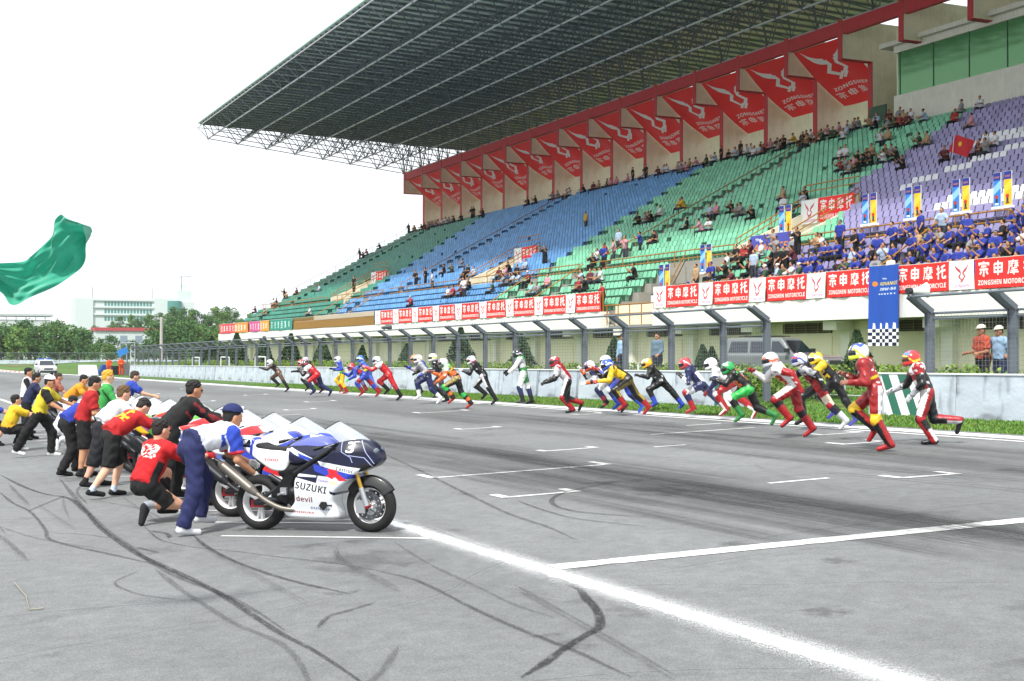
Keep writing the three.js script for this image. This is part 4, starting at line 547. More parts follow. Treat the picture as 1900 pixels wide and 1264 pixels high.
function helmetGeo(cs, seed) { // cs: base, swoosh, accent, chin
  const g = helmetBase.clone(), P = g.attributes.position, col = [], c = cs.map((x) => new THREE.Color(x)), rim = new THREE.Color(0x17181a);
  for (let i = 0; i < P.count; i++) {
    const d = V3(P.getX(i), P.getY(i), P.getZ(i)), r = helR(d); let k = c[0]; const w = d.y * 2.2 - d.x * 1.3 + .5 * sin(seed + 3 * d.x + 2 * abs(d.z)), q = d.y + .55 * d.x + .35 * sin(seed * 2 + 4 * d.x);
    if (abs(w - .2 + .3 * sin(seed)) < .34) k = c[1]; if (abs(q - .95 - .2 * sin(seed * 3)) < .17 || abs(d.z) < .12 && d.y > .55) k = c[2] ?? c[1]; if (d.y < -.22 && d.x > -.05) k = c[3] ?? c[0]; if (d.y < -.6) k = rim; if (inVisor(d) && d.x > .3) k = rim;
    P.setXYZ(i, d.x * r, d.y * r, d.z * r); col.push(k.r, k.g, k.b);
  }
  g.setAttribute('color', new THREE.Float32BufferAttribute(col, 3)); g.computeVertexNormals(); return g;
}
// ---------------------------------------------------------------- seats
{
  const hull = (pts, d) => extr(pts, d, .008), g = mb();
  const B = extr([[-.2, 0], [.2, 0], [.21, .3], [.15, .4], [-.15, .4], [-.21, .3]], .03), Q = extr([[-.2, 0], [.2, 0], [.2, .36], [-.2, .36]], .03);
  const toW = new THREE.Matrix4().makeBasis(V3(0, 0, 1), V3(.22, .975, 0), V3(1, 0, 0)).setPosition(.1, .4, 0); g.add(B, toW); g.add(Q, new THREE.Matrix4().makeBasis(V3(0, 0, 1), V3(1, -.08, 0), V3(0, 1, 0)).setPosition(-.26, .4, 0)); g.lbox(-.12, .06, .08, .4, -.03, .03);
  const geo = g.geo();
  const r = rng(21), list = [], C = { teal: 0x3c8a76, blue: 0x5f97cc, green: 0x79bf9c, purple: 0x958fb8, white: 0xdfe0e6 };
  const colour = (X, Z, j, tier) => { const q = tier ? floor(j / 2) * 1.6 + 42.5 : X; if (Z > 122.7 + .64 * (q - 37)) return 'teal'; if (Z > 85.9 + .27 * (q - 37)) return 'blue'; if (Z > (tier ? 60.4 + .05 * (q - 42) - (j < 8 ? (8 - j) * .9 : 0) : 55)) return 'green'; if (tier && ((j >= 2 && j <= 3 && Z < 49) || abs(j - 6 - (55 - Z) * .75) < .8 && Z > 45 && Z < 55 || (j === 7 || j === 12 || j === 13) && Z < 46 + (j > 10 ? 9 : 0) || j === 1 && Z < 42)) return 'white'; return 'purple'; };
  for (let i = 0; i < rowsLo; i++) for (let Z = Z0S + .5; Z < Z1S - .4; Z += .5) { if (Z > CUT[0] - .4 && Z < CUT[1] + .4 || [44.5, 77.5, 84, 120, 126, 152.5].some((s) => abs(Z - s) < .6)) continue; list.push([loX(i) + .12, loY(i), Z, colour(loX(i), Z, i, 0)]); }
  for (let j = 0; j < rowsUp; j++) for (let Z = Z0S + .5; Z < Z1S - .4; Z += .5) { if (inVom(Z, j) || isStair(Z) || r() < .006) continue; if (j % 2 === 1 && [122.7 + .64 * (floor(j / 2) * 1.6 + 5.5), 85.9 + .27 * (floor(j / 2) * 1.6 + 5.5)].some((b) => Z < b && Z > b - 1.3)) continue; if (j > 20 && Z < 70) continue; list.push([upX(j) + .12, upY(j), Z, colour(upX(j), Z, j, 1)]); }
  const seen = list.filter(([X, , Z]) => Z > X * .985 && X > 42), key = new Set(seen.sort((a, b) => hypot(a[0], a[2]) - hypot(b[0], b[2])).slice(0, 300));
  const mats = Object.fromEntries(Object.entries(C).map(([k, c]) => [k, mat(c, .55)])), rest = [];
  const O1 = ['', 'first', 'second', 'third', 'fourth', 'fifth', 'sixth', 'seventh', 'eighth', 'ninth', 'tenth', 'eleventh', 'twelfth', 'thirteenth', 'fourteenth', 'fifteenth', 'sixteenth', 'seventeenth', 'eighteenth', 'nineteenth'], ordW = (n) => n < 20 ? O1[n] : ['twentieth', 'thirtieth', 'fortieth'][floor(n / 10) - 2] && n % 10 === 0 ? ['twentieth', 'thirtieth', 'fortieth'][floor(n / 10) - 2] : ['twenty', 'thirty', 'forty'][floor(n / 10) - 2] + '-' + O1[n % 10];
  const cnt = {}, tj = (X) => round((X - .12 - 42.5) / .8);
  for (const s of list) { if (!key.has(s)) { rest.push(s); continue; } const o = new THREE.Group(); o.name = numbered('stadium_seat'); o.position.copy(W(s[0], s[1], s[2])); const j = tj(s[0]); cnt[j] = (cnt[j] || 0) + 1; tag(o, `${s[3]} plastic seat, ${ordW(j + 1)} row above the walkway, ${ordW(cnt[j])} seat from the picture edge`, 'seat', 'stadium seats at the near end'); scene.add(o); mesh('shell', geo, mats[s[3]], o); }
  const im = new THREE.InstancedMesh(geo, mat(0xffffff, .55), rest.length), m = new THREE.Matrix4(), c = new THREE.Color();
  rest.forEach(([X, Y, Z, k], i) => { m.makeRotationY((r() - .5) * .06).setPosition(X, Y, -Z); im.setMatrixAt(i, m); c.set(C[k]).multiplyScalar(.8 + .34 * r()); im.setColorAt(i, c); });
  im.name = 'seat_rows'; im.userData = { kind: 'stuff', label: 'rows of teal, blue, green and purple plastic seats filling the grandstand', category: 'seats' }; im.castShadow = im.receiveShadow = true; scene.add(im);
}
// ---------------------------------------------------------------- race motorcycles (x forward from the rear axle, z to the rider's right)
function polyDist(pts, x, y) { let d = 1e9, s = 1; const n = pts.length; for (let i = 0, j = n - 1; i < n; j = i++) { const [ax, ay] = pts[i], [bx, by] = pts[j], ex = bx - ax, ey = by - ay, wx = x - ax, wy = y - ay, t = clamp((wx * ex + wy * ey) / (ex * ex + ey * ey)), qx = wx - ex * t, qy = wy - ey * t; d = min(d, qx * qx + qy * qy); if ((ay <= y) !== (by <= y) && x < ax + (y - ay) / ey * ex) s = -s; } return s * sqrt(d); }
function slab(pts, w, rd = .03, off = 0) { const xs = pts.map((p) => p[0]), ys = pts.map((p) => p[1]), x0 = min(...xs), x1 = max(...xs), y0 = min(...ys), y1 = max(...ys); return { fn: (x, y, z) => { const a = polyDist(pts, x, y) + rd, b = abs(z - off) - w(x, y) + rd, u = max(a, 0), v = max(b, 0); return sqrt(u * u + v * v) + min(max(a, b), 0) - rd; }, m: V3((x0 + x1) / 2, (y0 + y1) / 2, off), R: hypot(x1 - x0, y1 - y0) / 2 + .3, k: 0, col: 0xffffff }; }
const smooth = (pts, n = 4) => { const c = new THREE.CatmullRomCurve3(pts.map(([x, y]) => V3(x, y, 0)), true, 'catmullrom', .35), r = []; for (let i = 0; i < pts.length * n; i++) { const p = c.getPoint(i / (pts.length * n)); r.push([p.x, p.y]); } return r; };
const LX0 = -.5, LX1 = 1.7, LY1 = 1.3; // livery rectangle in bike metres
function liveryUV(g) { const P = g.attributes.position, N = g.attributes.normal, u = []; for (let i = 0; i < P.count; i++) { const x = (P.getX(i) - LX0) / (LX1 - LX0), y = P.getY(i) / LY1; u.push(x, P.getZ(i) < -.02 ? y * .5 : .5 + y * .5); } g.setAttribute('uv', new THREE.Float32BufferAttribute(u, 2)); g.deleteAttribute('color'); return g; }
const FAIR = smooth([[1.57, .80], [1.55, .89], [1.45, .99], [1.34, 1.03], [1.2, 1.02], [1.06, .99], [.98, .88], [.86, .82], [.74, .76], [.62, .68], [.55, .58], [.53, .36], [.46, .28], [.36, .23], [.42, .165], [.75, .15], [1.04, .16], [1.06, .23], [1.02, .35], [1.06, .46], [1.2, .57], [1.31, .665], [1.4, .7], [1.5, .735]]);
const bikeGeo = {
  fairing: liveryUV(meshSDF([slab(FAIR, (x, y) => mix(.215, .09, sstep(1.18, 1.57, x)) * (y < .6 ? mix(.6, 1, sstep(.14, .5, y)) : 1) * (y > .9 ? mix(1, .72, sstep(.88, 1.03, y)) : 1), .035)], .011)),
  tank: liveryUV(meshSDF([slab(smooth([[.34, .83], [.4, .94], [.54, 1.02], [.75, 1.06], [.93, 1.03], [1.02, .95], [.97, .86], [.8, .78], [.5, .76]]), (x, y) => .2 - .35 * max(0, y - .86) - .08 * sstep(.6, .34, x), .05)], .011)),
  tail: liveryUV(meshSDF([slab(smooth([[-.36, .99], [-.4, 1.05], [-.22, 1.075], [-.04, 1.05], [.04, .96], [.2, .92], [.4, .9], [.45, .8], [.4, .68], [.22, .69], [-.02, .82], [-.2, .93]]), (x, y) => mix(.075, .15, sstep(-.4, .3, x)) * (y > .98 ? .8 : 1), .035)], .011)),
  seat: meshSDF([slab(smooth([[.0, .95], [.03, .99], [.14, .955], [.32, .94], [.4, .93], [.4, .88], [.1, .9]]), () => .125, .025)], .012),
  engine: meshSDF([slab([[.28, .42], [.4, .76], [1.0, .84], [1.02, .5], [.95, .24], [.5, .24]], () => .12, .02), slab([[.2, .4], [.46, .72], [.54, .66], [.4, .3]], () => .15, .02), cap(V3(.47, .43, .06), V3(.47, .43, .09), .08, .075, 0xffffff), cap(V3(.34, .66, .1), V3(1.08, .86, .13), .045, .05, 0xffffff), cap(V3(.34, .66, -.1), V3(1.08, .86, -.13), .045, .05, 0xffffff)], .014),
  swing: meshSDF([cap(V3(0, .31, .12), V3(.45, .4, .1), .03, .045, 1), cap(V3(0, .31, -.12), V3(.45, .4, -.1), .03, .045, 1), cap(V3(.3, .42, -.1), V3(.3, .42, .1), .04, .04, 1), cap(V3(0, .33, .12), V3(.3, .5, .1), .018, .025, 1), cap(V3(0, .33, -.12), V3(.3, .5, -.1), .018, .025, 1)], .012),
};
const tyreG = (R, w) => new THREE.LatheGeometry([[R - .105, -w * .36], [R - .09, -w * .45], [R - .05, -w * .5], [R - .018, -w * .36], [R - .003, -w * .16], [R, 0], [R - .003, w * .16], [R - .018, w * .36], [R - .05, w * .5], [R - .09, w * .45], [R - .105, w * .36]].map(([x, y]) => new THREE.Vector2(x, y)), 48).rotateX(PI / 2);
const rimG = (R, w) => { const m = mb().add(new THREE.LatheGeometry([[R - .075, -w * .4], [R - .1, -w * .42], [R - .115, -w * .3], [R - .125, 0], [R - .115, w * .3], [R - .1, w * .42], [R - .075, w * .4]].map(([x, y]) => new THREE.Vector2(x, y)), 48).rotateX(PI / 2)).add(new THREE.CylinderGeometry(.045, .045, w * .8, 20).rotateX(PI / 2)); for (let k = 0; k < 3; k++) for (const e of [-.12, .12]) { const a = k * 2.094 + .4, b = a + e * 1.4; m.bar(V3(cos(a) * .04, sin(a) * .04, 0), V3(cos(b) * (R - .11), sin(b) * (R - .11), 0), .03, .04, V3(0, 0, 1)); } return m.geo(); };
const discG = (() => { const m = mb(), s = new THREE.Shape(); s.absarc(0, 0, .158, 0, PI * 2); const h = new THREE.Path(); h.absarc(0, 0, .105, 0, PI * 2, true); s.holes.push(h); for (let k = 0; k < 14; k++) { const p = new THREE.Path(); p.absarc(cos(k * .4488) * .13, sin(k * .4488) * .13, .011, 0, PI * 2, true); s.holes.push(p); } m.add(new THREE.ExtrudeGeometry(s, { depth: .005, bevelEnabled: false, curveSegments: 20 })); for (let k = 0; k < 6; k++) { const a = k * 1.047; m.bar(V3(cos(a) * .04, sin(a) * .04, .002), V3(cos(a + .25) * .11, sin(a + .25) * .11, .002), .006, .024, V3(0, 0, 1)); } return m.geo(); })();
const screenG = (() => { const g = new THREE.PlaneGeometry(1, 1, 14, 10), P = g.attributes.position; for (let i = 0; i < P.count; i++) { const s = P.getX(i) * 2, t = P.getY(i) + .5, w = mix(.16, .115, t) * (1 - .1 * t * t); P.setXYZ(i, mix(1.44, 1.03, t) - s * s * mix(.2, .13, t), mix(.985, 1.225, pow(t, .85)) - .11 * s * s * (1 - .25 * t), s * w); } g.computeVertexNormals(); return g; })();
const trimG = new THREE.TubeGeometry(new THREE.CatmullRomCurve3([...Array(15)].map((_, i) => { const P = screenG.attributes.position, k = i; return V3(P.getX(k), P.getY(k), P.getZ(k)); })), 30, .006, 5);
const guardG = (() => { const m = new THREE.BufferGeometry(), p = [], ix = [], N = 16; for (let i = 0; i <= N; i++) { const a = mix(.55, 2.55, i / N); for (let j = 0; j <= 6; j++) { const s = j / 3 - 1, r = .335 - .05 * s * s * (abs(s) > .9 ? 2.2 : 1); p.push(1.4 + cos(a) * r, .3 + sin(a) * r, s * .075); } } for (let i = 0; i < N; i++) for (let j = 0; j < 6; j++) { const a = i * 7 + j; ix.push(a, a + 1, a + 8, a, a + 8, a + 7); } m.setAttribute('position', new THREE.Float32BufferAttribute(p, 3)); m.setIndex(ix); m.computeVertexNormals(); return m; })();
const blackRubber = mat(0x101012, .75), alu = mat(0xb9bcc0, .35, { metalness: .8 }), darkMetal = mat(0x151619, .5, { metalness: .4 }), chrome = mat(0xd2d4d8, .2, { metalness: .9 }), titan = mat(0x77726b, .4, { metalness: .55 }), goldMetal = mat(0xb8923c, .35, { metalness: .6 }), screenMat = mat(0xdde5ea, .1, { transparent: true, opacity: .4, clearcoat: 1 }), lens = mat(0xbfc8d2, .1, { clearcoat: 1 });
const discMat = mat(0x46484e, .4, { metalness: .3 });
const G1 = { rearTyre: tyreG(.315, .19), frontTyre: tyreG(.3, .125), rearRim: rimG(.315, .17), frontRim: rimG(.3, .11) };
const liveryMat = (t) => new THREE.MeshPhysicalMaterial({ map: t, roughness: .38, clearcoat: .25, clearcoatRoughness: .2, side: THREE.DoubleSide });
function liveryTex(w, draw) { const h = w; return canvasTex(w, h, (g) => { for (const half of [0, 1]) { g.save(); g.beginPath(); g.rect(0, half * h / 2, w, h / 2); g.clip(); g.setTransform(w / (LX1 - LX0), 0, 0, -(h / 2) / LY1, -LX0 * w / (LX1 - LX0), (half + 1) * h / 2); draw(g, half === 0); g.restore(); } }); }
const poly = (g, c, pts) => { g.fillStyle = c; g.beginPath(); pts.forEach(([x, y], i) => i ? g.lineTo(x, y) : g.moveTo(x, y)); g.closePath(); g.fill(); };
const word = (g, s, x, y, w, hgt, c, sl = 0, rot = 0) => { g.save(); g.translate(x, y); g.rotate(rot); g.scale(1, -1); g.font = 'bold 100px sans-serif'; const m = g.measureText(s).width; g.transform(1, 0, -sl, 1, 0, 0); g.scale(w / m, hgt / 74); g.fillStyle = c; g.fillText(s, 0, 0); g.restore(); };
const suzukiTex = liveryTex(2048, (g, text) => {
  const navy = '#0d1233', wht = '#e4e7ea', blu = '#2b3fb0', red = '#d4202a';
  poly(g, navy, [[-.5, 0], [1.7, 0], [1.7, 1.3], [-.5, 1.3]]); poly(g, '#101116', [[1.16, .6], [1.7, .6], [1.7, .79], [1.5, .77], [1.3, .745]]);
  poly(g, wht, [[.3, .1], [1.2, .1], [1.12, .38], [1.0, .44], [.98, .52], [.62, .61], [.5, .63]]); // lower panel
  poly(g, wht, [[.86, .80], [1.36, .715], [1.3, .64], [.9, .74]]); poly(g, blu, [[.8, .77], [1.32, .64], [1.2, .55], [.82, .69]]); poly(g, '#c9ced6', [[.86, .64], [1.24, .6], [1.06, .45], [.82, .52]]); poly(g, wht, [[.6, .665], [.84, .64], [.84, .62], [.6, .63]]);
  poly(g, red, [[.98, .715], [1.1, .70], [1.11, .66], [1.22, .585], [1.12, .58], [1.07, .63], [1.04, .60], [.96, .635], [1.0, .66]]);
  poly(g, '#10132a', [[1.2, 1.06], [1.38, 1.0], [1.44, .86], [1.28, .84], [1.14, .9]]); g.strokeStyle = '#aab4dd'; g.lineWidth = .008; g.beginPath(); g.moveTo(1.14, 1.02); g.lineTo(1.16, .9); g.lineTo(1.26, .84); g.lineTo(1.28, .78); g.moveTo(1.36, 1.02); g.lineTo(1.42, .88); g.lineTo(1.5, .76); g.moveTo(1.24, .86); g.lineTo(1.4, .83); g.lineTo(1.48, .73); g.stroke();
  poly(g, '#5a63b8', [[.42, .96], [.75, 1.07], [1.05, 1.05], [1.02, .95], [.7, .97]]); poly(g, wht, [[.5, .95], [.86, .8], [.78, .78], [.44, .92]]); poly(g, blu, [[.6, .89], [.82, .81], [.78, .79], [.62, .84]]);
  poly(g, wht, [[-.5, 1.1], [.06, 1.1], [.1, .95], [.46, .93], [.46, .64], [-.1, .7], [-.5, .96]]); poly(g, '#14161c', [[-.32, 1.04], [-.08, 1.03], [-.06, .94], [-.2, .95]]); poly(g, blu, [[-.05, 1.06], [-.01, 1.06], [-.04, .84], [-.08, .86]]); poly(g, wht, [[-.24, .96], [-.18, .99], [-.2, 1.02], [-.1, 1.03], [-.14, .99], [-.22, .95]]);
  if (!text) return; word(g, 'SUZUKI', .56, .5, .4, .08, '#14151c', .05, -.16); word(g, 'devil', .56, .355, .21, .06, '#6a1420', .0, -.08); word(g, 'Castrol', 1.08, .705, .2, .04, '#20242c', .1, -.22); word(g, 'DUNLOP', .72, .265, .25, .028, '#27408a', .1, -.08); word(g, 'YOSHIMURA', .4, .225, .36, .022, '#b03038', .1, -.05); word(g, 'GSX', 1.0, .56, .1, .022, '#e8c020', .2, -.25); word(g, '3', 1.2, .895, .1, .12, '#f2f4f6', .0, -.12); word(g, '1000', .12, .795, .2, .032, '#d02030', .2, -.05); word(g, 'Tsubaki', .86, .575, .13, .026, '#6a4a9a', .1, -.1);
});
function otherTex(a, b, c, num) { return liveryTex(384, (g, text) => { poly(g, a, [[-.5, 0], [1.7, 0], [1.7, 1.3], [-.5, 1.3]]); poly(g, b, [[.3, .1], [1.2, .1], [1.1, .45], [.9, .6], [.5, .5]]); poly(g, c, [[.5, .62], [.9, .8], [1.5, .72], [1.3, .6], [.8, .52]]); poly(g, b, [[.4, .95], [.8, 1.08], [1.0, .96], [.6, .84]]); poly(g, c, [[-.4, 1.06], [-.1, 1.08], [.1, .8], [-.05, .78]]); poly(g, '#e8eaec', [[1.2, 1.02], [1.36, 1.0], [1.42, .84], [1.26, .84]]); if (text) word(g, num, 1.22, .87, .12, .11, '#22242a'); }); }
function makeBike(label, tex, o = {}) {
  const t = thing('race_motorcycle', label, 'motorcycle'), lv = liveryMat(tex), rim = o.rim || mat(0xe8e9ea, .4);
  mesh('fairing', bikeGeo.fairing, lv, t); mesh('fuel_tank', bikeGeo.tank, lv, t); mesh('tail_cowl', bikeGeo.tail, lv, t); mesh('seat_pad', bikeGeo.seat, mat(0x141517, .8), t); mesh('engine_frame', bikeGeo.engine, darkMetal, t); mesh('swingarm', bikeGeo.swing, mat(0x3a3d42, .4, { metalness: .5 }), t);
  for (const [n, x, y, ty, ri, dz] of [['rear_wheel', 0, .315, G1.rearTyre, G1.rearRim, .06], ['front_wheel', 1.4, .3, G1.frontTyre, G1.frontRim, .062]]) {
    const w = new THREE.Group(); w.name = n; w.position.set(x, y, 0); t.add(w); mesh('tyre', ty, blackRubber, w); mesh('rim', ri, rim, w); const d = mesh('brake_disc', discG, discMat, w); d.position.z = n[0] === 'f' ? dz : -.1; if (n[0] === 'f') { const d2 = mesh('brake_disc', discG, discMat, w); d2.position.z = -dz; } else d.scale.setScalar(.7); mb().tube(V3(0, 0, -.11), V3(0, 0, .11), .022, .022, 12).tube(V3(0, 0, .1), V3(0, 0, .125), .03, .026, 12).build('axle', n[0] === 'f' ? mat(0xb01820, .4, { metalness: .5 }) : alu, w);
  }
  mesh('front_mudguard', guardG, o.guard || mat(0x0c0d0f, .35, { clearcoat: .5 }), t);
  for (const z of [-.105, .105]) { mb().tube(V3(1.4, .3, z), V3(1.335, .5, z), .034, .03, 12).build('fork_leg', alu, t); mb().tube(V3(1.335, .5, z), V3(1.28, .665, z), .023, .023, 12).build('fork_slider', goldMetal, t); mb().tube(V3(1.28, .665, z), V3(1.22, .84, z * .9), .026, .026, 10).build('fork_tube', darkMetal, t); mb().lbox(1.26, 1.37, .22, .36, z > 0 ? .07 : -.1, z > 0 ? .1 : -.07).build('brake_caliper', alu, t); mb().tube(V3(1.12, .99, z * 1.2), V3(.96, .955, z * 3.2), .016).tube(V3(.97, .957, z * 3.1), V3(.9, .94, z * 3.5), .02, .02, 8).build('handlebar', darkMetal, t); mb().tube(V3(1.08, .985, z * 2.2), V3(1.06, .96, z * 3.9), .007).build('brake_lever', alu, t); }
  const ws = mesh('windscreen', screenG, screenMat, t); mesh('edge_trim', trimG, mat(0x0c0c0e, .5), ws); mb().tube(V3(.56, .66, .2), V3(.8, .8, .215), .028, .026, 10).tube(V3(.8, .8, .215), V3(1.07, .95, .19), .026, .024, 10).build('air_duct', mat(0x0c0d10, .45), t); mb().lbox(.93, 1.0, .3, .62, -.17, .17).build('radiator', mat(0x14161a, .6), t); mb().tube(V3(.18, .62, .09), V3(.42, .5, .1), .03, .03, 10).tube(V3(.1, .8, .1), V3(.38, .7, .1), .016, .016, 8).tube(V3(.1, .8, -.1), V3(.38, .7, -.1), .016, .016, 8).build('subframe', mat(0x2c2f34, .4, { metalness: .4 }), t);
  { const e = new THREE.CatmullRomCurve3([V3(.56, .24, .1), V3(.36, .27, .17), V3(.2, .345, .2), V3(.06, .44, .215)]); mesh('exhaust_pipe', new THREE.TubeGeometry(e, 20, .03, 10), o.can || titan, t); mb().tube(V3(.07, .43, .215), V3(0, .485, .22), .034, .055, 20).tube(V3(0, .485, .22), V3(-.35, .745, .235), .055, .057, 20).tube(V3(-.35, .745, .235), V3(-.4, .78, .237), .057, .03, 20).build('silencer', o.can || titan, t); }
  mb().lbox(.36, .44, .42, .5, .14, .19).tube(V3(.4, .44, .16), V3(.38, .43, .27), .012).tube(V3(.4, .44, -.16), V3(.38, .43, -.27), .012).build('foot_peg', alu, t); mb().tube(V3(0, .315, .1), V3(0, .315, .14), .045, .04, 14).lbox(-.06, .09, .27, .35, .105, .135).build('rear_caliper', mat(0x8a1c20, .4), t);
  { const ch = mb(); ch.bar(V3(0, .405, -.13), V3(.42, .48, -.13), .012, .02).bar(V3(0, .225, -.13), V3(.42, .36, -.13), .012, .02).add(new THREE.CylinderGeometry(.09, .09, .008, 24).rotateX(PI / 2).translate(0, .315, -.13)); ch.build('chain', mat(0x8a7a4a, .5, { metalness: .5 }), t); }
  for (const z of [-.05, .05]) mesh('headlight', new THREE.SphereGeometry(.06, 14, 10).scale(.5, .6, .9).translate(1.512, .895, z * 1.25), o.lamp || mat(0x5a646e, .1, { clearcoat: 1 }), t);
  mesh('side_vent', extr([[.84, .3], [.92, .42], [.95, .3], [.9, .25]], .004).translate(0, 0, .178), mat(0x0d0d10, .6), t); mesh('oil_cap', new THREE.CylinderGeometry(.035, .035, .02, 16).rotateX(PI / 2).translate(.86, .6, .2), alu, t);
  return t;
}
const bikeTurn = -46.6 * D2R, bikeAt = (o, k, dx = 0) => { const X = 3.72 + dx, Z = 14.43 + 1.36 * k - dx * .2; o.position.copy(W(X, gy(X, Z), Z)); o.scale.setScalar(.955); o.rotation.order = 'YXZ'; o.rotation.set(0.01, bikeTurn + (k ? ((k * 7) % 5 - 2) * .015 : 0), .027); return o; };
bikeAt(makeBike('navy and white race motorcycle number 3, nearest in the row', suzukiTex), 0);
[['blue and white race motorcycle, second in the row behind number 3', '#2a3fae', '#e3e6ea', '#c9242c', '11'], ['red and white race motorcycle, third in the row of bikes', '#d8dade', '#c01f28', '#d0302a', '23'], ['white race motorcycle with clear tall screen, fourth in the row', '#e8e9ec', '#c8ccd4', '#5a6ab0', '7'], ['silver and red race motorcycle, fifth in the row by black jacket', '#dcdfe3', '#b02028', '#30343c', '45'], ['lime green race motorcycle with pink screen edge, sixth in row', '#6cbf3a', '#e6e8ea', '#b060b0', '18'], ['yellow and red race motorcycle, seventh in the row of bikes', '#d8b020', '#b02020', '#e8e8e8', '52'], ['plain white race motorcycle, eighth in the row of bikes', '#eceef0', '#d8dce2', '#c02830', '9'], ['white and blue race motorcycle, ninth in the row near blue shirt', '#e6e8ec', '#3050b0', '#d8dce2', '31'], ['white race motorcycle with black tail, tenth in the row of bikes', '#eaebee', '#2a2c32', '#d8dadf', '64'], ['black and white race motorcycle held by man in yellow shirt', '#e4e5e8', '#26282e', '#2a2c32', '14'], ['white race motorcycle with grey flashes, twelfth in the row', '#e8eaee', '#9aa2ae', '#c0202a', '77'], ['pale race motorcycle behind orange shirted man, last but one', '#e2e6ea', '#40a0a8', '#e0e2e6', '3'], ['white and teal race motorcycle at the very end of the row', '#e6eaee', '#2a8a9a', '#20242c', '88']].forEach(([l, a, b, c, n], i) => bikeAt(makeBike(l, otherTex(a, b, c, n), { can: i === 9 ? undefined : mat(0x24262a, .45, { metalness: .3 }), rim: i % 2 ? mat(0x19191c, .4) : undefined, guard: i === 0 ? mat(0x2438a0, .35) : undefined }), i + 1));
// ---------------------------------------------------------------- running riders
const POSE = {
  A: { lean: 22, nod: 12, La: [2, 58, 14, -10], Ra: [28, 86, 14, -20], Ll: [24, -32, 3, 86], Rl: [-4, -76, 3, 12], plant: 'L' },
  B: { lean: 18, nod: 8, La: [-14, 88, 16, -12], Ra: [10, 100, 14, -20], Ll: [-3, -30, 3, 76], Rl: [44, -48, 4, 28], plant: 'L' },
  C: { lean: 38, nod: 16, La: [-70, -38, 22, 10], Ra: [40, 100, 14, -15], Ll: [62, -38, 4, 48], Rl: [-22, -44, 3, 52], plant: 'R' },
  D: { lean: 38, nod: 22, La: [16, 116, 16, -20], Ra: [-30, 40, 14, -10], Ll: [56, -26, 3, 66], Rl: [-38, -34, 3, 42], plant: 'L' },
  E: { lean: 54, nod: 26, La: [2, 78, 14, -10], Ra: [50, 120, 14, -10], Ll: [54, -36, 3, 52], Rl: [-36, -46, 3, 40], plant: 'R' },
  F: { lean: 10, nod: 10, La: [30, 58, 12, -4], Ra: [40, 64, 10, -8], Ll: [20, -16, 4, 84], Rl: [-14, -20, 5, 72], plant: 'L' },
  G: { lean: 26, nod: 18, bend: 8, La: [2, 52, 14, -6], Ra: [20, 60, 12, -10], Ll: [14, -42, 3, 78], Rl: [0, -66, 3, 20], plant: 'L' },
  H: { lean: 30, nod: 12, La: [-34, 50, 18, -6], Ra: [46, 112, 14, -14], Ll: [-24, -46, 3, 40], Rl: [58, -22, 3, 62], plant: 'L' },
  I: { lean: 40, nod: 18, La: [40, 104, 14, -12], Ra: [-50, 20, 16, -6], Ll: [-30, -32, 3, 48], Rl: [52, -40, 3, 45], plant: 'L' },
  K: { lean: 46, nod: 20, La: [24, 124, 16, -18], Ra: [-40, 30, 14, 0], Ll: [58, -34, 3, 50], Rl: [-26, -60, 3, 26], plant: 'R' },
};
const BK = 0x0d0d10, WH = 0xe2e2e2, RD = 0x9c141b, NV = 0x1c2350, BL = 0x2440a8, GR = 0x2fae4a, YL = 0xe0b81c, GY = 0x9a9ca2, OR = 0xd8682a, SV = 0xc4c6ca;
const patches = (base, alt, seed, low) => (f, h, z) => { if (low !== undefined && h < -.02) return low; const q = vnoise(h * 17 + seed, z * 15 + 9, seed), e = vnoise(h * 40 + seed, z * 20, seed + 5); if (abs(z) > .1 && f < .03) return alt; return q > .68 ? alt : e > .86 ? WH : base; };
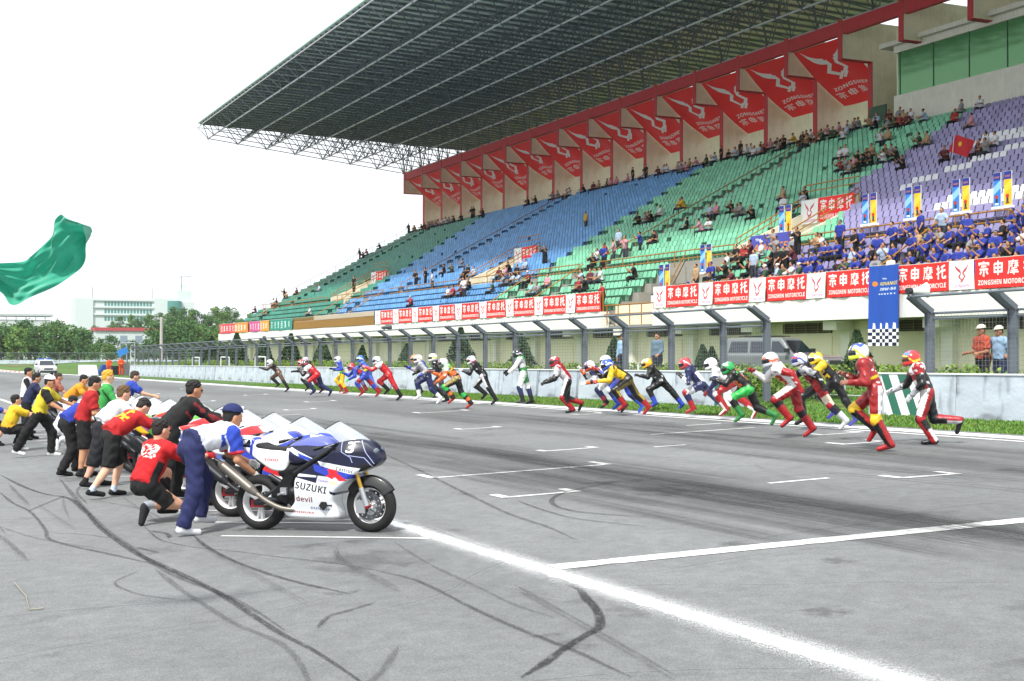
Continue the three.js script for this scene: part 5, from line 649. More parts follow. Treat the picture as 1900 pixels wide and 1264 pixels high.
const RIDERS = [ // X, Z, pose, size, label, suit, helmet colours, visor, tweak
  [15.83, 17.52, 'A', 1, 'rider in white, red and black leathers, rightmost of the runners', { torsoFn: (f, h, z) => h > .2 ? WH : f < -.06 ? BK : h > .1 ? RD : h < 0 ? RD : WH, arm: ['t.6', RD, BK], shoulder: WH, fore: ['t.55', BK, GY], thigh: ['s.35', ['f-.2', WH, RD], BK], hip: RD, shin: ['f.25', RD, BK], knee: ['f.4', BK, RD], boot: ['b.2', SV, RD], toe: BK, glove: SV }, [0xc02a2a, 0xe8c838, 0x4a86c8, 0xd0352c], 'a'],
  [14.52, 17.08, 'B', 1.06, 'tall rider in red leathers with yellow knees and white-yellow helmet', { torsoFn: (f, h, z) => h > .16 && h < .2 && f > 0 ? WH : abs(h - .02) < .02 ? YL : vnoise(h * 30, z * 22, 3) > .8 ? WH : 0x94161a, arm: ['t.75', 0x8a1518, ['s.2', 0x98181c, 0x8c1418]], shoulder: 0x94161a, fore: 0x8c1518, thigh: ['t.22', ['s.2', ['f-.35', 0x94161a, WH], 0x8c1418], YL], hip: 0x94161a, shin: ['f-.1', BK, 0x94161a], knee: YL, boot: ['f.1', BK, RD], toe: RD, glove: 0x8a5a4a }, [0xe4e8ea, 0xd6dc2a, 0x2a4aa8, 0xd2e03a], 'd'],
  [17.1, 21.33, 'H', 1, 'rider in black and red leathers with blue-white helmet and arm flung back', { torsoFn: patches(0x8e1a20, BK, 4, RD), arm: ['s.3', GY, BK], shoulder: BK, fore: BK, thigh: ['s.3', ['t.5', RD, 0xd8c8b0], BK], hip: RD, shin: ['f.2', NV, BK], knee: RD, boot: ['s.2', SV, BK], glove: BK }, [0xdfe2e6, 0x2a44b0, 0xc43040, 0xb8bcc4], 'b', { La: [-62, -48, 26, 14] }],
  [17.9, 22, 'I', .98, 'rider in yellow and black leathers half hidden behind blue-white helmet', { torsoFn: patches(YL, BK, 8, BK), arm: YL, fore: BK, thigh: BK, shin: BK, boot: 0x3a3a90, glove: BK, shoulder: YL }, [0xe0c030, 0xe8e8e8, 0x1c1c1c], 'd'],
  [15.53, 20.36, 'C', 1.02, 'rider in white and red leathers with orange-grey helmet, long stride', { torsoFn: (f, h, z) => h > .2 ? WH : f > .05 ? (vnoise(h * 25, z * 20, 2) > .6 ? 0xb8c040 : RD) : WH, arm: ['t.62', WH, ['s.1', RD, WH]], shoulder: WH, fore: ['s.0', RD, WH], thigh: ['s.2', ['f-.1', WH, RD], RD], hip: WH, shin: ['t.55', BK, RD], knee: ['s.3', RD, BK], boot: RD, toe: ['f-.5', RD, BK], glove: RD }, [0xb9bcc2, 0xd8602c, 0xe6e8ea, 0xc8ccd2], 'd'],
  [17.05, 23.55, 'K', .98, 'rider with green and black helmet close behind the white-red rider', { torsoFn: patches(0xc25a2a, BK, 2, BK), arm: BK, fore: BK, thigh: ['s.2', GR, BK], shin: BK, boot: 0x2a7a3a, glove: BK, shoulder: GR, knee: WH }, [0x1f9a4a, 0x0d0e10, 0xe4e6e8], 'd'],
  [18.05, 25.67, 'K', 1, 'rider in white top and red legs with all-white helmet', { torsoFn: (f, h) => f < -.05 ? BK : WH, arm: ['t.5', WH, NV], fore: NV, thigh: ['s.1', RD, ['t.5', WH, RD]], hip: WH, shin: RD, knee: WH, boot: ['f.2', WH, RD], glove: 0x7a1c28, shoulder: WH }, [0xeceded, 0xe6e7e8, 0xdfe0e2], 'd', { La: [4, 40, 14, -6] }],
  [17.55, 27.6, 'D', 1, 'rider in navy leathers with white forearms and red-white helmet', { torsoFn: (f, h, z) => f < -.04 && h < .14 ? WH : h < -.06 ? NV : NV, arm: NV, fore: ['t.25', WH, BK], thigh: ['s.3', ['t.5', NV, SV], NV], hip: WH, shin: NV, knee: ['t.6', RD, NV], boot: RD, glove: BK, shoulder: NV }, [0xc83a48, 0xe8dcdc, 0xc02a38, 0xb8404c], 'd'],
  [17.4, 29.4, 'E', 1.03, 'rider in black leathers with broad yellow back and blue-white helmet', { torsoFn: (f, h, z) => (abs(z) > .07 || f < .0) && f > -.09 && h > -.06 ? YL : BK, arm: ['s-.2', YL, BK], fore: ['s-.2', YL, BK], thigh: ['b.3', 0x6a5c20, BK], hip: ['s.2', YL, BK], shin: ['b.4', 0xa88c20, BK], knee: BK, boot: RD, glove: 0xc04030, shoulder: BK }, [0x2a50b8, 0xe6e8ea, 0xe8e8ec], 'd', { La: [16, 92, 12, -6] }],
  [17.7, 30.2, 'K', 1, 'rider in blue leathers with white helmet beside the yellow-backed runner', { torsoFn: patches(BL, WH, 6, BL), arm: SV, fore: BL, thigh: ['s.3', ['t.5', 0x3a3a8a, BL], BL], shin: NV, knee: WH, boot: 0x2c4cb8, glove: RD, shoulder: WH }, [0xd6d8dc, 0x2c2e34, 0xbfc2c8, 0x3a3c42], 'd'],
  [18.3, 30.6, 'D', .95, 'rider with small yellow helmet showing behind the yellow-backed runner', { torsoFn: patches(0x3a3c44, BK, 3), arm: BK, fore: BK, thigh: BK, shin: BK, boot: BL, glove: BK }, [0xe0b020, 0xd88a20, 0xe6e6e6], 'd'],
  [17.6, 30.9, 'E', .97, 'rider in white and blue leathers with orange-blue helmet, deep forward lean', { torsoFn: (f, h, z) => h > .22 ? NV : vnoise(h * 14, z * 14, 7) > .62 ? NV : WH, arm: ['t.5', NV, WH], fore: ['t.5', BK, OR], thigh: ['t.45', ['s.0', SV, BL], WH], hip: NV, shin: NV, knee: NV, boot: ['t.4', 0x8a2630, BK], glove: WH, shoulder: NV }, [0xe6e6e8, 0xd87a2a, 0x2a3a90, 0xc8402a], 'd'],
  [16.55, 31.96, 'G', 1, 'rider in red and white top with black trousers, running alone by wall', { torsoFn: (f, h, z) => f < -.05 ? RD : abs(z) > .1 ? SV : h < .02 ? RD : RD, arm: ['t.35', SV, BK], fore: BK, thigh: ['s.3', ['f.2', WH, BK], BK], hip: BK, shin: ['f.1', RD, BK], knee: RD, boot: RD, toe: BK, glove: BK, shoulder: RD }, [0xb02832, 0x101013, 0xe0dada, 0xa82028], 'd'],
  [17.85, 37.8, 'F', 1.02, 'rider in green and white leathers standing tall with black-silver helmet', { torsoFn: (f, h, z) => h > .24 ? GR : f > .05 ? 0x16181b : h < .0 ? 0x3a8a4a : SV, arm: ['s.2', WH, BK], fore: ['s.1', WH, BK], thigh: ['t.35', ['s.2', 0xd6dcd8, 0x3a8a4a], WH], hip: 0x3a8a4a, shin: NV, knee: NV, boot: BK, glove: BK, shoulder: BK }, [0x141519, 0xc8ccd2, 0x0c0d0f], 'd'],
  [17.2, 38.36, 'I', .98, 'rider in black leathers with white stripes and red-blue helmet', { torsoFn: patches(BK, 0x16181b, 5, BK), arm: BK, fore: BK, thigh: ['f.1', WH, BK], shin: BK, boot: BK, glove: SV, hump: 0x3a3c42 }, [0xd8dce4, 0xc84050, 0x4a7ac0], 'd'],
  [15.74, 36.92, 'C', 1, 'rider in orange, green and black leathers with silver helmet', { torsoFn: (f, h, z) => h > .2 ? 0x6ac84a : h > .1 ? 0xd8a02a : vnoise(h * 22, z * 15, 6) > .5 ? OR : BK, arm: ['t.55', WH, OR], fore: OR, thigh: ['s.2', ['f-.3', 0x8a7a3a, BK], BK], hip: OR, shin: ['t.6', GR, BK], knee: GR, boot: ['t.5', OR, BK], toe: 0xa03028, glove: 0x8a4a3a, shoulder: 0x6ac84a }, [0xd2d4d8, 0xb0b4ba, 0x8a3038, 0x6a6e76], 'd', { La: [10, 70, 14, -4] }],
  [16.39, 40.94, 'H', 1, 'rider in grey and blue leathers, white-orange helmet, heel kicked up', { torsoFn: (f, h, z) => f < -.02 ? BL : GY, arm: GY, fore: ['t.4', 0xb8a8a8, BL], thigh: NV, hip: NV, shin: NV, boot: WH, glove: NV, shoulder: GY }, [0xe4e5e8, 0xd88a2a, 0xc0c4ca], 'd'],
  [17, 41.9, 'B', 1, 'rider in dark leathers with yellow-white helmet, half behind grey-blue runner', { torsoFn: patches(0x4a4e58, BK, 9), arm: BK, fore: BK, thigh: 0x3a3c44, shin: 0x3a3c44, boot: BK, glove: BK }, [0xe6e6e0, 0xd8cc40, 0xc8ccd0], 'd'],
  [17.5, 45.6, 'D', 1, 'rider in plain black leathers with orange-pink helmet', { torsoFn: () => BK, arm: ['f.4', 0x4a4c52, BK], fore: BK, thigh: BK, shin: BK, boot: 0x15161a, glove: BK }, [0xd8743a, 0xc84a7a, 0xd8b04a], 'd'],
  [16.45, 44.89, 'I', 1.02, 'rider in bright red leathers with white shoulders and dark-white helmet', { torsoFn: (f, h) => h > .22 ? WH : 0xc01c26, arm: ['t.6', WH, 0xc01c26], shoulder: WH, fore: 0xc01c26, thigh: 0xc01c26, hip: 0xc01c26, shin: ['t.5', 0xa82830, BK], boot: BK, glove: 0xb87080 }, [0xd0d4dc, 0x2a2c34, 0xb8bcc8], 'd'],
  [17.15, 49.2, 'E', .98, 'rider in blue and red leathers with red helmet and green glove', { torsoFn: patches(BL, RD, 3, BL), arm: BL, fore: BL, thigh: ['t.5', BL, RD], shin: BL, boot: RD, glove: 0x3ac04a }, [0xb8333c, 0xd8a0a8, 0x7a2028], 'd'],
  [17.6, 50.3, 'H', 1, 'rider with light blue helmet behind the red-helmeted runner', { torsoFn: patches(0x8a7a30, BL, 2, 0x3a5ac0), arm: 0x3a5ac0, fore: YL, thigh: 0x4a6ac8, shin: 0x6a70a0, boot: 0x7a2a30, glove: WH }, [0x3a78c8, 0xe0e6ea, 0x2850a0], 'd'],
  [16.16, 52.11, 'K', 1.04, 'rider in red and white leathers with dark helmet and navy boots', { torsoFn: (f, h, z) => h > .18 ? WH : 0xc41c26, arm: ['t.6', WH, BK], fore: BK, thigh: ['s.1', 0xc41c26, NV], hip: RD, shin: NV, knee: 0x3a3c46, boot: NV, glove: BK, shoulder: WH }, [0x3a3038, 0xb8404a, 0xd8d0d0], 'd'],
  [17.5, 54.31, 'B', .96, 'rider in blue and yellow leathers mostly hidden by red-white runner', { torsoFn: patches(BL, WH, 5, YL), arm: BL, fore: BL, thigh: YL, shin: YL, boot: RD, glove: BK }, [0xdcdce2, 0x8a90b0, 0xc83a40], 'd'],
  [17.08, 56.32, 'C', 1, 'rider in pale grey leathers with yellow collar and red-white helmet', { torsoFn: (f, h) => h > .24 ? YL : h > .16 ? RD : SV, arm: SV, fore: BK, thigh: ['s.1', SV, RD], hip: SV, shin: ['t.5', BK, 0x3a3c44], boot: BK, glove: BK, shoulder: WH }, [0xd84a4a, 0xe8e8ea, 0xb02a30], 'd'],
  [17.36, 59.23, 'D', .98, 'rider in black and red leathers with lilac-white helmet', { torsoFn: patches(BK, RD, 7, RD), arm: BK, fore: BK, thigh: RD, shin: 0x7a1c24, boot: 0x7a1c24, glove: BK }, [0xc8c0dc, 0x8a3a6a, 0xe6e6ee], 'd'],
  [16.53, 59.87, 'I', .97, 'rider in brown and black leathers with white helmet, leftmost runner', { torsoFn: patches(0x5a3a2a, BK, 4, 0x6a4a38), arm: 0x3a2c28, fore: BK, thigh: 0x6a4e3e, shin: 0x1b191a, boot: 0x191314, glove: BK }, [0xe2e6e6, 0xb8c0c4, 0xdfe2e4], 'd'],
];
function person(name, label, category, X, Z, angle, J, geos, m, group, dy = 0) { const t = thing(name, label, category, W(X, gy(X, Z) + .004 + dy, Z), angle * D2R, group); mesh('body', mergeGeometries(geos.map((g) => { const q = g.clone(); if (!q.attributes.uv) q.setAttribute('uv', new THREE.Float32BufferAttribute(new Float32Array(q.attributes.position.count * 2), 2)); return q; })), m, t); return t; }
RIDERS.forEach(([X, Z, ps, size, label, suit, hel, vis, tw], i) => {
  const p = { ...POSE[ps], size, ...(tw || {}) }; p.lean += ((i * 13) % 9 - 2) + (ps === 'F' ? 0 : 4); p.twist = ((i * 17) % 5 - 2) * 7; p.Ll = [...p.Ll]; p.Rl = [...p.Rl]; p.Ll[0] += ((i * 23) % 9 - 4) * 2.2; p.Rl[0] += ((i * 19) % 7 - 3) * 3; p.Rl[1] += ((i * 31) % 7 - 3) * 4; p.La = [...p.La]; p.Ra = [...p.Ra]; p.La[0] += ((i * 11) % 7 - 3) * 5; p.La[1] += ((i * 7) % 5 - 2) * 8; p.Ra[1] += ((i * 5) % 7 - 3) * 7; const J = joints(p), al = mix(40, 17, clamp((Z - 17) / 43)), t = person('person', label, 'person', X, Z, 180 - al + ((i * 29) % 13 - 4), J, leathers(J, { hip: suit.thigh, seed: i + 1, ...suit }, Z < 27 ? .0145 : Z < 40 ? .018 : .023), leatherMat, 'riders running to their bikes');
  const h = mesh('helmet', helmetGeo(hel, i * 1.37 + .4), helmetMat, t); h.applyMatrix4(headM(J, .06).multiply(new THREE.Matrix4().makeTranslation(.035, .065, 0))); mesh('visor', visorGeo, visorMats[vis], h);
});
// ---------------------------------------------------------------- crew, marshals, spectators in everyday clothes
function casual(J, c, cell, far) { // c: shirt, shirtFn, trousers, shorts, long, shoe, sock, skin, glove, hands
  const s = J.s, S = (x) => x * s, P = [], up = J.up, fw = J.fwd, at = (o, f, u, z) => o.clone().addScaledVector(fw, S(f)).addScaledVector(up, S(u)).add(V3(0, 0, S(z)));
  const T = c.shirtFn ? (Q, p) => { const r = p.clone().sub(J.belly); return c.shirtFn(r.dot(fw) / s, r.dot(up) / s, (p.z - J.belly.z) / s); } : c.shirt, SK = c.skin ?? skinTones[0];
  P.push(cap(V3(J.pelvis.x, J.pelvis.y, J.pelvis.z - S(.05)), V3(J.pelvis.x, J.pelvis.y, J.pelvis.z + S(.05)), S(.115), S(.115), c.trousers, { k: .05 * s, bias: .006 }));
  for (const z of [-1, 1]) P.push(cap(at(J.belly, -.005, c.tuck ? -.1 : -.17, z * .052), at(J.belly, 0, .06, z * .05), S(.135), S(.13), T, { k: .03 * s, wr: .008, cut: [0, 2] }), cap(at(J.belly, 0, .06, z * .05), at(J.chest, 0, .06, z * .075), S(.13), S(.128), T, { k: .05 * s, wr: .008 }));
  P.push(cap(J.Lsh.clone().lerp(J.Rsh, .12), J.Rsh.clone().lerp(J.Lsh, .12), S(.09), S(.09), T, { k: .06 * s })); P.push(cap(J.neck.clone().addScaledVector(up, -S(.03)), J.skull.clone().addScaledVector(J.headUp, S(.05)), S(.056), S(.05), SK, { k: .02 })); if (c.collar) P.push(cap(J.neck.clone().addScaledVector(up, -S(.01)), J.neck.clone().addScaledVector(up, S(.03)), S(.075), S(.066), c.collar, { k: .01, bias: -.003, cut: [-.4, 1.2] }));
  for (const [n, sd] of [['L', -1], ['R', 1]]) {
    const sl = c.sleeve ?? c.shirt, sleeve = typeof sl === 'object' ? limb(sl, sd) : sl;
    P.push(cap(J[n + 'sh'], J[n + 'el'], S(.05), S(.042), SK, { k: .02, bias: .004 }), cap(J[n + 'el'], J[n + 'wr'], S(.044), S(.03), SK, { k: .02 }));
    if (c.long) P.push(cap(J[n + 'sh'], J[n + 'el'], S(.072), S(.058), sleeve, { k: .03 * s, wr: .006 }), cap(J[n + 'el'], J[n + 'wr'], S(.058), S(.044), sleeve, { k: .03 * s, wr: .005, cut: [-.5, .95] }));
    else P.push(cap(J[n + 'sh'], J[n + 'el'], S(.082), S(.08), sleeve, { k: .03 * s, wr: .009, cut: [-.6, .78] }));
    const hp = J[n + 'hip'], kn = J[n + 'kn'], an = J[n + 'an'];
    if (c.shorts) { P.push(cap(hp, kn, S(.085), S(.06), SK, { k: .03, bias: .01 }), cap(kn, an, S(.058), S(.038), SK, { k: .03 }), cap(kn.clone().lerp(an, .12), kn.clone().lerp(an, .5), S(.06), S(.052), SK, { k: .02 }), cap(hp, kn.clone().lerp(an, c.shorts === 2 ? .35 : 0), S(.112), S(.1), c.trousers, { k: .04 * s, wr: .008, cut: [-.5, 1] }), cap(kn.clone().lerp(an, .82), an, S(.044), S(.044), c.sock ?? 0x131419, { k: .005, cut: [0, 1.5], bias: -.004 })); }
    else P.push(cap(hp, kn, S(.108), S(.086), c.trousers, { k: .045 * s, wr: .008 }), cap(kn, an.clone().lerp(kn, .03), S(.086), S(.074), c.trousers, { k: .04 * s, wr: .008, cut: [-.5, 1.02] }), cap(an, an.clone().add(V3(0, S(.06), 0)), S(.042), S(.042), c.sock ?? 0x141519, { k: .005 }));
    P.push(cap(an.clone().add(V3(-S(.025), -S(.02), 0)), J[n + 'to'], S(.047), S(.036), c.shoe ?? 0x101012, { k: .02 * s, bias: -.003 })); const ft = J[n + 'to'].clone().sub(an).normalize(), dn = V3(ft.y, -ft.x, 0); if (dn.y > 0) dn.negate(); P.push(cap(an.clone().addScaledVector(ft, S(-.045)).addScaledVector(dn, S(.045)), J[n + 'to'].clone().addScaledVector(dn, S(.018)), S(.026), S(.021), c.sole ?? 0x161619, { k: .006, bias: .003 }));
    if (far) P.push(cap(J[n + 'wr'], J[n + 'hd'], S(.034), S(.03), SK, { k: .01 }));
  }
  if (far) { const h = J.skull, u = J.headUp, f = V3(u.y, -u.x, 0); P.push(ell(h.clone().addScaledVector(u, .11).addScaledVector(f, .02), [.082, .11, .074], SK), ell(h.clone().addScaledVector(u, .145).addScaledVector(f, -.018), [.092, .088, .084], c.hair ?? 0x0c0a0b, { k: .005, bias: -.002 })); if (c.cap) P.push(ell(h.clone().addScaledVector(u, .165), [.1, .07, .09], c.cap, { k: .005, bias: -.008 }), ell(h.clone().addScaledVector(u, .155).addScaledVector(f, .11), [.06, .014, .07], c.brim ?? c.cap, { k: .005, bias: -.008 })); return [meshSDF(P, cell)]; }
  const G = [meshSDF(P, cell)], skin = new THREE.Color(SK), eye = new THREE.Color(0x191514), lip = skin.clone().multiply(new THREE.Color(1, .72, .7)), brow = new THREE.Color(c.hair ?? 0x100d0c);
  for (const n of ['L', 'R']) G.push(handAt(J, n, c.hands ?? 'grip', c.glove ?? SK));
  G.push(tinted(headGeo, (r, g, b, pos, i) => { if (g > .5) return eye; if (b > .5) return lip; const x = pos.getX(i), y = pos.getY(i), z = pos.getZ(i); if (abs(y - .117) < .006 && x > .075 && abs(abs(z) - .032) < .02) return brow; return skin; }).applyMatrix4(headM(J))); return G;
}
const HB = [ell(V3(-.012, .136, 0), [.1, .1, .083], 1, { k: .01 }), ell(V3(-.05, .08, 0), [.056, .062, .07], 1, { k: .03 }), ...Array.from({ length: 26 }, (_, i) => { const a = i * 2.4, h = .9 - i * .03, w = sqrt(1 - h * h); return ell(V3(-.012 + cos(a) * w * .092, .136 + h * .092, sin(a) * w * .076), [.024, .016, .022], 1, { k: .012 }); }), ell(V3(.122, .092, 0), [.082, .088, .125], 1, { sub: true, k: 0 }), ell(V3(.035, .03, 0), [.062, .078, .13], 1, { sub: true, k: 0 })];
const hairGeo = { short: meshSDF(HB, .006), spiky: meshSDF([...[-.05, -.02, .015, .045].flatMap((x, i) => [-.045, 0, .045].map((z) => cap(V3(x, .2, z), V3(x + .02, .255 - abs(z) * .5 - abs(x) * .3, z * 1.2), .02, .006, 1, { k: .012 }))), ...HB], .006) };
function dress(t, J, o) { // hair, cap, glasses
  const M = headM(J); if (o.hair) { const h = mesh('hair', hairGeo[o.style || 'short'], mat(o.hair, .75), t); h.applyMatrix4(M); }
  if (o.cap) { const c = new THREE.Group(); c.name = 'cap'; t.add(c); c.applyMatrix4(M); c.scale.multiplyScalar(1.1); mesh('crown', new THREE.SphereGeometry(1, 20, 10, 0, 2 * PI, 0, PI / 2).scale(.108, .085, .09).translate(-.008, .145, 0), mat(o.cap[0], .85), c); const b = new THREE.CylinderGeometry(.085, .085, .008, 18, 1, false, 0, PI).scale(1, 1, .95); b.translate(.05, .15, 0); if (o.cap[2]) b.rotateY(PI); mesh('brim', b, mat(o.cap[1], .85), c); if (o.cap[3]) mesh('badge', extr([[-.03, 0], [.03, 0], [.03, .04], [-.03, .04]], .004).rotateY(PI / 2).translate(o.cap[2] ? .09 : .085, .17, 0), mat(o.cap[3], .8), c); }
  if (o.glasses) { const g = mb(); for (const z of [-1, 1]) g.add(new THREE.SphereGeometry(.019, 10, 8).scale(.35, .75, 1.15).translate(.101, .096, z * .032)).bar(V3(.1, .1, z * .05), V3(.0, .1, z * .08), .004); g.bar(V3(.104, .1, -.012), V3(.104, .1, .012), .004).build('glasses', mat(o.glasses, .2), t).applyMatrix4(M); }
}

